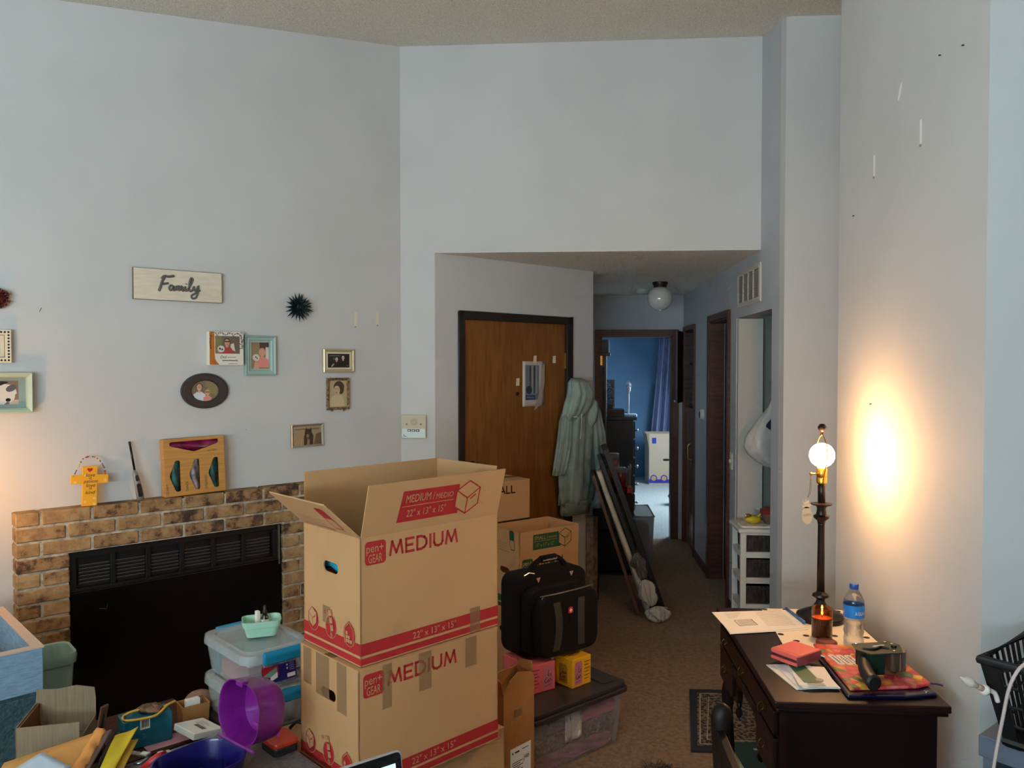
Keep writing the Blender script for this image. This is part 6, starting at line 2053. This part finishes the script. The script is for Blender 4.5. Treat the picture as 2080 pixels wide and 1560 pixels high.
pr = [(.001, .004), (.016, .002), (.028, .0), (.033, .006), (.0335, .03), (.031, .042), (.0345, .055), (.031, .068), (.0345, .082), (.031, .094), (.0345, .104), (.0345, .150), (.033, .164), (.026, .182), (.017, .196), (.0135, .202), (.0135, .208)]
MB().lathe(pr, 32, cap=False).build('bottle_body', M_pet, t, smooth=True)
MB().lathe([(.001, .006)] + [(r * .95, z) for r, z in pr[2:10]] + [(.001, .094)], 28, cap=False).build('water', M_water, t, smooth=True)
MB().lathe([(.0352, .106), (.0352, .150)], 32, cap=False).build('label', mat('aqua_label', (22, 108, 190), .4, rgb2=(36, 140, 214), vscale=20), t, smooth=True)
MB().lathe([(.0145, .203), (.0155, .205), (.0155, .218), (.0145, .2205), (.001, .2205)], 24).build('cap', mat('blue_cap', (30, 86, 170), .4), t, auto=40)
wv = Vector((-1.006, -2.812, 0)).normalized()
ang = math.atan2(wv.y, wv.x)
ltr = 'AQUAFINA'
for i, ch in list(enumerate(ltr)) + [(-5, 'A'), (-6, 'N')]:
    a = ang + .22 + i * .27
    px = .0356
    text(ch, FR((px * math.cos(a) + .004 * math.sin(a), px * math.sin(a) - .004 * math.cos(a), .118), (-math.sin(a), math.cos(a), 0), (0, 0, 1)), .0078, M_paper, t, h=.012)

# ------------------------------------------------------------------ wallet, cards, pouch, tape gun
t = thing('card_stack', 'stack of white and green loyalty cards on the desk under the wallet', 'cards', T(.700, 2.412, ZD) @ R(4))
for i, (dx, dy, r_, c_) in enumerate(((0, .01, 8, (238, 230, 216)), (.008, .012, 3, (220, 222, 226)), (.02, .008, -2, (240, 236, 226)), (.012, .02, -8, (236, 230, 218)))):
    MB().prism([(0, 0), (.112, 0), (.112, .19 - .01 * i), (0, .20 - .012 * i)], .003 * i, .003 * i + .0026, T(dx, dy, 0) @ R(r_)).build('card', mat('card_%d' % i, c_, .5), t)
MB().prism([(.035, .04), (.085, .03), (.085, .17), (.035, .19)], .0125, .0135).build('green_card', mat('deep_green_card', (8, 96, 66), .45), t)
MB().ell(.088, .055, .012, .012, .0138).rect(.04, .008, .09, .03, .0138).build('card_print', mat('card_print', (170, 166, 158), .6), t)
t = thing('wallet', 'coral pink leather wallet lying on the cards', 'wallet', T(.742, 2.562, ZD + .0145) @ R(38))
M_cor = mat('coral_leather', (240, 104, 92), .4, bump=.15, bscale=200)
MB().box((0, 0, 0), (.125, .105, .013)).build('lower_flap', M_cor, t, bevel=.005, seg=3)
MB().box((.002, .002, .013), (.120, .102, .020)).build('pages', mat('dark_maroon', (96, 36, 44), .5), t)
MB().box((0, 0, .020), (.125, .105, .036)).build('upper_flap', M_cor, t, bevel=.006, seg=3)
MB().box((.001, -.001, .004), (.124, .003, .032)).build('zipper', mat('zip_maroon', (140, 60, 64), .4), t)
MB().tube([(.122, .004, .016), (.128, -.012, .012)], .003, 6).build('zipper_pull', M_steel, t)
MB().box((.014, .0, .0362), (.0155, .105, .0366)).build('stitch_line', mat('coral_dark', (204, 76, 70), .5), t)

t = thing('blue_pouch', 'shiny navy blue plastic pouch at the near edge of the desk', 'pouch', T(0, 0, ZD))
MB().prism([(.832, 2.368), (.846, 2.70), (1.085, 2.70), (1.103, 2.400), (1.0, 2.372)], 0, .012).build('pouch_body', mat('navy_vinyl', (12, 16, 52), .25, coat=.3), t, bevel=.004)
MB().lathe([(.006, 0), (.006, .002), (.004, .002), (.004, 0)], 14, T(1.075, 2.41, .012)).build('eyelet', M_steel, t)
t = thing('fruit_pouch', 'flat zip pouch with bright fruit pattern on the navy pouch', 'pouch', T(0, 0, ZD + .0125))


def fruit_mat():
    m = bpy.data.materials.new('fruit_print')
    m.use_nodes = True
    nt = m.node_tree
    b = nt.nodes['Principled BSDF']
    b.inputs['Roughness'].default_value = .45
    tc = nt.nodes.new('ShaderNodeTexCoord')
    v = nt.nodes.new('ShaderNodeTexVoronoi')
    v.inputs['Scale'].default_value = 30.0
    nt.links.new(tc.outputs['Object'], v.inputs['Vector'])
    sp = nt.nodes.new('ShaderNodeSeparateColor')
    nt.links.new(v.outputs['Color'], sp.inputs[0])
    r = nt.nodes.new('ShaderNodeValToRGB')
    r.color_ramp.interpolation = 'CONSTANT'
    e = r.color_ramp.elements
    cols = [(0, (228, 84, 84)), (.25, (240, 150, 60)), (.42, (238, 120, 120)), (.6, (236, 196, 70)), (.75, (110, 128, 72)), (.86, (214, 60, 76))]
    e[0].color = lin(cols[0][1]); e[1].position = cols[1][0]; e[1].color = lin(cols[1][1])
    for p, c in cols[2:]:
        q = e.new(p); q.color = lin(c)
    nt.links.new(sp.outputs[0], r.inputs['Fac'])
    rm = nt.nodes.new('ShaderNodeValToRGB')
    rm.color_ramp.elements[0].position = .25; rm.color_ramp.elements[0].color = (1, 1, 1, 1)
    rm.color_ramp.elements[1].position = .55; rm.color_ramp.elements[1].color = (.75, .62, .5, 1)
    ml = nt.nodes.new('ShaderNodeMath'); ml.operation = 'MULTIPLY'; ml.inputs[1].default_value = 1.0
    nt.links.new(v.outputs['Distance'], ml.inputs[0]); nt.links.new(ml.outputs[0], rm.inputs['Fac'])
    mx = nt.nodes.new('ShaderNodeMix'); mx.data_type = 'RGBA'; mx.blend_type = 'MULTIPLY'; mx.inputs[0].default_value = 1.0
    nt.links.new(r.outputs['Color'], mx.inputs[6]); nt.links.new(rm.outputs['Color'], mx.inputs[7])
    nt.links.new(mx.outputs[2], b.inputs['Base Color'])
    return m


MB().prism([(.848, 2.395), (.856, 2.775), (1.09, 2.755), (1.108, 2.452), (1.06, 2.425)], 0, .010).build('pouch_body', fruit_mat(), t, bevel=.004)
MB().tube([(1.10, 2.455, .007), (1.125, 2.45, .007), (1.14, 2.446, .004)], .003, 6).build('zipper_pull', mat('purple_pull', (70, 40, 90), .4), t)
for i, (wd, dx) in enumerate((('STATE', .0), ('FARMER', .026), ('MARKET', .052))):
    f = T(.872 + dx, 2.66, .0106) @ R(-82)
    lb = MB().flat(rrect(-.004, -.004, .082, .018, .008), 0, f).build('word_patch', M_paper, t)
    scribble(f @ T(.004, .001, .0005), .07, .012, M_ink, lb, 11 + i, 7)

t = thing('tape_dispenser', 'dark green packing tape gun with clear tape on the fruit pouch', 'tape dispenser', T(.975, 2.515, ZD + .0235) @ R(10))
M_gr = mat('dark_green_metal', (16, 42, 33), .5, spec=.3)
MB().prism([(-.075, .0), (-.06, .05), (.07, .055), (.085, .02), (.055, -.045), (-.05, -.045)], .075, .078).build('side_plate', M_gr, t, bevel=.001)
MB().box((-.055, -.047, .012), (-.005, -.042, .077)).box((-.058, -.042, .02), (-.053, .03, .077)).build('front_plate', M_gr, t, bevel=.002)
MB().lathe([(.020, 0), (.020, .060), (.036, .060), (.036, 0), (.020, 0)], 32, T(.055, .005, .012), cap=False).build('tape_roll', mat('brown_tape_roll', (70, 58, 46), .25, coat=.5), t, auto=40)
MB().lathe([(.008, -.002), (.008, .085), (.001, .086)], 14, T(.055, .005, .0)).build('hub', M_black, t)
MB().sheet(lambda u, v: (.02 + .035 * u, -.034 + .01 * math.sin(3 * u), .016 + .052 * v), 8, 2).build('tape_strip', M_tape, t)
wire([(-.055, -.02, .05), (-.075, -.06, .035), (-.085, -.10, .026), (-.088, -.118, .024)], .021, 'grip', mat('black_rubber', (20, 20, 22), .5), t, seg=12)
MB().lathe([(.001, 0), (.022, .0), (.024, .006), (.018, .012), (.001, .013)], 16, T(-.088, -.120, .024) @ R(90, 'X')).build('grip_cap', M_black, t, auto=40)
MB().tube([(-.01, .012, .0785), (.03, .018, .0785)], .0035, 6).build('lever', M_paper, t)
wire([(-.05, .0, .079), (-.02, -.012, .081), (.01, .004, .081), (.03, -.01, .079)], .004, 'spring_arm', M_black, t)
for x, y in ((-.05, .04), (.05, .045), (.062, .028), (.035, -.03)):
    MB().lathe([(.004, .078), (.004, .081), (.001, .0815)], 10, T(x, y, 0)).build('screw', M_steel, t)
lump('clear_bag', 'clear plastic pouch tucked behind the tape gun on the desk', 'plastic bag', T(1.0, 2.66, ZD + .0235), .05, .05, .035, mat('clear_film', (200, 190, 190), .1, alpha=.35), 41, .15)

# ------------------------------------------------------------------ rug, chair, books, pet
t = thing('rug', 'small dark oriental rug with navy border beside the desk', 'rug', T(0, 0, .001))
MB().prism([(.565, 3.555), (1.09, 3.555), (1.17, 4.235), (.662, 4.235)], 0, .010).build('border', mat('navy_border', (38, 42, 54), .95), t)
MB().prism([(.600, 3.60), (1.06, 3.60), (1.13, 4.19), (.695, 4.19)], .010, .0112).build('field', mat('oriental_field', (128, 112, 96), .95, rgb2=(36, 34, 36), vscale=55, kind='voronoi', bump=.6, bscale=200), t)
q = MB().line([(.615, 3.615), (1.045, 3.615), (1.112, 4.175), (.708, 4.175)], .006, .0118, closed=True).line([(.655, 3.66), (1.01, 3.66), (1.07, 4.13), (.745, 4.13)], .004, .0118, closed=True)
q.build('border_lines', mat('rug_cream', (176, 164, 140), .95), t)
t = thing('chair', 'dark wooden chair with curved back posts at the desk', 'chair', T(.44, 1.72, 0))
M_chr = mat('dark_chair_wood', (26, 15, 11), .5, spec=.3)
for y in (0, .44):
    rs = []
    for z, xo, wx, wy in ((0, .02, .018, .018), (.44, .0, .022, .020), (.60, -.012, .022, .018), (.74, -.018, .024, .020), (.79, -.016, .030, .026), (.815, -.014, .022, .020), (.825, -.014, .008, .008)):
        rs.append([(xo + wx * math.cos(2 * pi * k / 12), y + wy * math.sin(2 * pi * k / 12), z) for k in range(12)])
    MB().loft(rs).build('back_post', M_chr, t, smooth=True)
for y in (.02, .42):
    MB().lathe([(.016, 0), (.020, .2), (.022, .44)], 12, T(.42, y, 0)).build('leg', M_chr, t, smooth=True)
MB().box((-.02, -.02, .44), (.45, .46, .475)).build('seat', M_chr, t, bevel=.01)
MB().box((-.03, .015, .54), (-.006, .425, .59)).build('back_rail', M_chr, t, bevel=.004)
MB().box((-.035, .015, .70), (-.01, .425, .76)).build('back_rail', M_chr, t, bevel=.004)
t = thing('book', 'dark green hardcover book on top of the pile under the desk', 'book', T(.70, 3.02, .125) @ R(4), 'green books under the desk')
M_gb = mat('green_cover', (24, 62, 50), .5)
for k in range(2):
    if k:
        t = thing('book', 'lower dark green book of the pile under the desk', 'book', T(.69, 3.0, .0625) @ R(1), 'green books under the desk')
    MB().box((0, 0, 0), (.20, .27, .006)).box((0, 0, .050), (.20, .27, .056)).box((.19, 0, .006), (.20, .27, .050)).build('cover', M_gb, t, bevel=.001)
    MB().box((.004, .004, .006), (.19, .266, .050)).build('pages', mat('book_pages', (206, 196, 170), .9), t)
    MB().rect(.08, .20, .16, .215, .0565).rect(.09, .17, .15, .18, .0565).build('title_print', mat('pale_green_print', (150, 176, 160), .6), t)
o = thing('shoe_box', 'low dark box beneath the green books under the desk', 'box', T(.68, 2.99, 0))
MB().box((0, 0, 0), (.23, .30, .05)).build('carton_body', M_mahd, o, bevel=.002)
MB().box((-.003, -.003, .05), (.233, .303, .062)).build('lid', M_mahd, o, bevel=.002)

# furry animal, only the top of its head reaches the frame
t = thing('dog', 'brown grey furry animal head just showing at the bottom edge', 'dog', T(.30, 2.56, 0) @ R(-15))
M_fur = mat('brown_grey_fur', (92, 72, 58), .95, rgb2=(48, 40, 36), vscale=18)
sk = bpy.data.meshes.new('body')
V = [(0, 0, .23), (0, -.14, .24), (0, .14, .27), (0, .20, .33), (0, .235, .385), (0, .30, .37), (0, .345, .355),
     (.055, .13, .16), (.055, .14, .03), (-.055, .13, .16), (-.055, .14, .03), (.06, -.13, .15), (.06, -.17, .09), (.06, -.15, .03), (-.06, -.13, .15), (-.06, -.17, .09), (-.06, -.15, .03), (0, -.22, .28), (0, -.28, .34),
     (.05, .225, .425), (-.05, .225, .425)]
Ed = [(0, 1), (0, 2), (2, 3), (3, 4), (4, 5), (5, 6), (2, 7), (7, 8), (2, 9), (9, 10), (1, 11), (11, 12), (12, 13), (1, 14), (14, 15), (15, 16), (1, 17), (17, 18), (4, 19), (4, 20)]
rad = [.10, .09, .095, .065, .062, .040, .026, .038, .024, .038, .024, .048, .028, .022, .048, .028, .022, .026, .016, .020, .020]
off = Vector((0, -.235, 0))
sk.from_pydata([tuple(Vector(v) + off) for v in V], Ed, [])
so = bpy.data.objects.new('body', sk)
COL.objects.link(so)
sm_ = so.modifiers.new('skin', 'SKIN')
for i, r_ in enumerate(rad):
    sk.skin_vertices[0].data[i].radius = (r_, r_)
sk.skin_vertices[0].data[0].use_root = True
ss = so.modifiers.new('sub', 'SUBSURF')
ss.levels = ss.render_levels = 2
dg = bpy.context.evaluated_depsgraph_get()
bm_ = bpy.data.meshes.new_from_object(so.evaluated_get(dg))
bpy.data.objects.remove(so)
bm_.name = 'body'
bm_.materials.clear()
bm_.materials.append(M_fur)
for p in bm_.polygons:
    p.use_smooth = True
bo = bpy.data.objects.new('body', bm_)
COL.objects.link(bo)
bo.parent = t
hb = MB()
rnd = random.Random(5)
for p in bm_.polygons:
    if p.center.z < .12:
        continue
    for k in range(2):
        vs = [bm_.vertices[i].co for i in p.vertices]
        u, v = rnd.random(), rnd.random()
        c = vs[0].lerp(vs[1], u).lerp(vs[-1].lerp(vs[len(vs) // 2], u), v)
        nn = (p.normal + Vector((rnd.uniform(-.5, .5), rnd.uniform(-.7, .2), rnd.uniform(-.5, .2)))).normalized()
        L_ = rnd.uniform(.018, .034)
        sd = nn.cross(Vector((rnd.random(), rnd.random(), rnd.random()))).normalized() * .0012
        hb.add([c - sd, c + sd, c + nn * L_ * .6 + sd * .6 + Vector((0, 0, -.002)), c + nn * L_ + Vector((0, 0, -.007))], [(0, 1, 2), (0, 2, 3)])
fo = hb.build('fur', M_fur, t)
fo['kind'] = 'stuff'
for s_ in (-1, 1):
    MB().ball((s_ * .026, .285 - .235, .405), .008).build('eye', M_black, t, smooth=True)
MB().ball((0, .368 - .235, .362), .012).build('nose', M_black, t, smooth=True)

# tablet on a tray table, its corner reaches the frame
t = thing('tray_table', 'black folding tray table in front of the box stack', 'table', T(-.36, 1.33, 0) @ R(48))
MB().box((-.24, -.18, .72), (.24, .18, .74)).build('table_top', M_black, t, bevel=.004)
for s_ in (-1, 1):
    MB().tube([(s_ * .2, -.16, 0), (s_ * .2, .16, .72)], .012, 8).tube([(s_ * .19, .16, 0), (s_ * .19, -.16, .72)], .012, 8).build('leg', M_black, t)
t = thing('tablet', 'tablet with lit screen propped in front of the box stack', 'tablet', T(-.36, 1.33, .757) @ R(40) @ R(-12, 'X'))
MB().prism(rrect(-.13, 0, .115, .275, .010), -.008, 0, FR((0, 0, 0), (1, 0, 0), (0, 0, 1))).build('housing', mat('silver_shell', (190, 184, 178), .35, metal=.5), t, bevel=.002)
MB().flat(rrect(-.127, .003, .112, .272, .009), .0006, FR((0, 0, 0), (1, 0, 0), (0, 0, 1))).build('bezel', mat('black_bezel', (12, 12, 14), .1), t)
MB().rect(-.105, .022, .100, .254, .001, FR((0, 0, 0), (1, 0, 0), (0, 0, 1))).build('screen', mat('lit_screen', (190, 220, 240), .3, emis=.55), t)
MB().box((-.06, 0.02, 0), (.06, .12, .006)).build('kickstand', M_black, t)

# ------------------------------------------------------------------ right edge: basket on a blue stand
t = thing('cube_shelf', 'slate blue painted cube shelf at the right edge', 'shelf', T(1.072, 2.080, 0) @ R(-48))
M_sl = mat('slate_blue_paint', (98, 108, 124), .6)
SW, SD, SH = .46, .34, .80
MB().box((-.008, -.012, SH - .055), (SW, SD, SH)).build('shelf_top', M_sl, t, bevel=.003)
MB().box((0, 0, 0), (.03, SD, SH - .055)).build('side_panel', M_sl, t)
MB().box((SW - .03, 0, 0), (SW, SD, SH - .055)).build('side_panel', M_sl, t)
MB().box((.03, 0, .38), (SW - .03, SD, .41)).build('shelf_board', M_sl, t)
MB().box((.03, 0, 0), (SW - .03, SD, .03)).build('shelf_board', M_sl, t)
MB().box((.03, SD - .01, .03), (SW - .03, SD, SH - .055)).build('back_panel', M_black, t)
MBK2 = T(1.030, 2.020, SH + .001) @ R(-48)
t = thing('laundry_basket', 'black plastic lattice basket on the slate blue shelf', 'basket', MBK2)
M_bk = mat('black_basket_plastic', (22, 22, 24), .4)
BL, BW, BH, BT = .42, .30, .215, .045


def bpt(u, side, z):
    """point on the sloping wall; u 0..1 along the side"""
    k = BT * (1 - z / BH)
    c = [(k, k), (BL - k, k), (BL - k, BW - k), (k, BW - k)]
    a, b_ = c[side], c[(side + 1) % 4]
    return Vector((a[0] + (b_[0] - a[0]) * u, a[1] + (b_[1] - a[1]) * u, z))


MB().box((BT, BT, 0), (BL - BT, BW - BT, .006)).build('basket_floor', M_bk, t)
MB().tube([bpt(0, s_, BH) for s_ in range(4)], .012, 8, closed=True).build('rim', M_bk, t, bevel=0, auto=40)
MB().tube([bpt(0, s_, .012) for s_ in range(4)], .010, 6, closed=True).build('base_rail', M_bk, t, auto=40)
for s_ in range(4):
    a, b_, c_, d_ = bpt(0, s_, 0), bpt(.10, s_, 0), bpt(.10, s_, BH), bpt(0, s_, BH)
    MB().add([a, b_, c_, d_], [(0, 1, 2, 3)]).build('corner_panel', M_bk, t, solid=.005)
    MB().add([bpt(.9, s_, 0), bpt(1, s_, 0), bpt(1, s_, BH), bpt(.9, s_, BH)], [(0, 1, 2, 3)]).build('corner_panel', M_bk, t, solid=.005)
    n_ = 9 if s_ % 2 == 0 else 7
    for i in range(1, n_):
        u = .10 + .80 * i / n_
        MB().tube([bpt(u, s_, 0), bpt(u, s_, BH)], .0045, 5).build('lattice_bar', M_bk, t)
    for z in (.06, .11, .16):
        MB().tube([bpt(.1, s_, z), bpt(.9, s_, z)], .004, 5).build('lattice_bar', M_bk, t)
lump('white_towel', 'pale folded cloth inside the black basket', 'cloth', MBK2 @ T(.175, .15, .008), .10, .075, .13, mat('pale_cloth', (196, 186, 170), .9), 51, .10)
lump('grey_bag', 'crumpled grey white paper inside the black basket front', 'paper', MBK2 @ T(.335, .15, .008), .035, .055, .10, mat('greywhite', (170, 172, 170), .8), 52, .2)
o = MB().tube([MBK2 @ Vector((.16, .10, .10)), MBK2 @ Vector((.145, .06, .29))], .011, 10).build('spray_bottle', mat('amber_olive', (170, 150, 70), .4), None, smooth=True)
tag(o, 'olive yellow bottle neck standing in the black basket', 'bottle')
t = thing('candelabra_bulb', 'white flame-shaped bulb sticking out beside the black basket', 'bulb', T(1.0, 1.985, .965) @ R(196) @ R(62, 'Y') @ Matrix.Scale(.52, 4))
MB().lathe([(.012, -.02), (.014, 0), (.022, .02), (.0235, .034), (.018, .055), (.010, .072), (.004, .088), (.001, .092)], 20).build('glass', mat('frosted_bulb', (226, 214, 200), .25), t, smooth=True)
MB().lathe([(.0145, -.05), (.0145, -.018), (.012, -.016)], 16).build('socket', mat('pinkish_socket', (206, 170, 156), .5), t, smooth=True)
MB().lathe([(.024, -.075), (.026, -.062), (.018, -.048)], 20).build('collar', M_paper, t, smooth=True)
wire([(-.004, 0, -.075), (-.01, 0, -.12), (.02, 0, -.16)], .012, 'arm', M_paper, t)
wire([(1.20, 1.95, 1.03), (1.10, 1.93, 1.045), (1.055, 1.925, 1.0), (1.04, 1.935, .90), (1.03, 1.95, .78), (1.02, 1.97, .60), (1.02, 1.98, .30), (1.0, 2.05, .007), (1.0, 2.25, .007)], .0042, 'power_cord', mat('white_cord', (206, 190, 186), .5), None)
o = [x for x in bpy.data.objects if x.name.startswith('power_cord')][-1]
tag(o, 'white power cord hanging over the black basket', 'cord')

# marks on the wall behind the desk
M_spk = mat('adhesive_white', (226, 220, 196), .6)
M_pat = mat('filler_white', (244, 242, 234), .6)
o = MB().prism([(-.016, -.018), (-.012, -.028), (.004, -.012), (.017, .02), (.016, .03), (-.002, .012)], 0, .001).build('filler_patch', M_pat)
o.matrix_world = WD @ T(-2.957, 2.732, .0005)
tag(o, 'short slanted white filler patch high on the right wall', 'wall patch')
for y, z, lb in ((-2.782, 2.538, 'upper right adhesive strip on the wall above the lamp'), (-3.188, 2.525, 'lower left adhesive strip on the wall above the lamp')):
    t = thing('adhesive_strip', lb, 'adhesive strip', WD @ T(y, z, .0005), 'adhesive strips above the lamp')
    MB().prism(rrect(-.0065, -.042, .0065, .042, .004), 0, .0012).build('strip', M_pat, t)
    MB().prism(rrect(-.005, -.05, .005, -.041, .003), 0, .003).build('pull_tab', mat('tab_grey', (160, 150, 130)), t)
for (y, z, lb) in ((-3.40, 2.371, 'dark nail high on the right wall near its left end'), (-2.647, 2.744, 'dark nail on the right wall right of the filler patch'), (-2.498, 2.716, 'nail on the right wall nearest the blue corner'), (-3.19, 1.595, 'small nail in the wall just above the lit bulb')):
    o = MB().tube([(0, 0, 0), (.004, -.002, .008)], .0022, 6).build('nail', M_ink)
    o.matrix_world = WD @ T(y, z, 0)
    tag(o, lb, 'nail')

# ------------------------------------------------------------------ lamp just outside the left edge
t = thing('floor_lamp', 'small bare-bulb floor lamp left of the fireplace', 'lamp', WL @ T(-2.36, 0, .36))
MB().lathe([(.10, 0), (.10, .015), (.03, .03), (.012, .04)], 24, R(-90, 'X')).build('base', M_brz, t, auto=40)
MB().tube([(0, .03, 0), (0, 1.14, 0)], .011, 10).build('pole', M_brz, t, smooth=True)
MB().lathe([(.016, 1.13), (.020, 1.17), (.018, 1.185)], 16, R(-90, 'X')).build('socket', M_brass, t, smooth=True)
MB().ball((0, 1.21, 0), .025, seg=20, rings=12).build('bulb', mat('lit_bulb_left', (255, 206, 150), .3, emis=230.0, ecol=(255, 176, 84)), t, smooth=True)
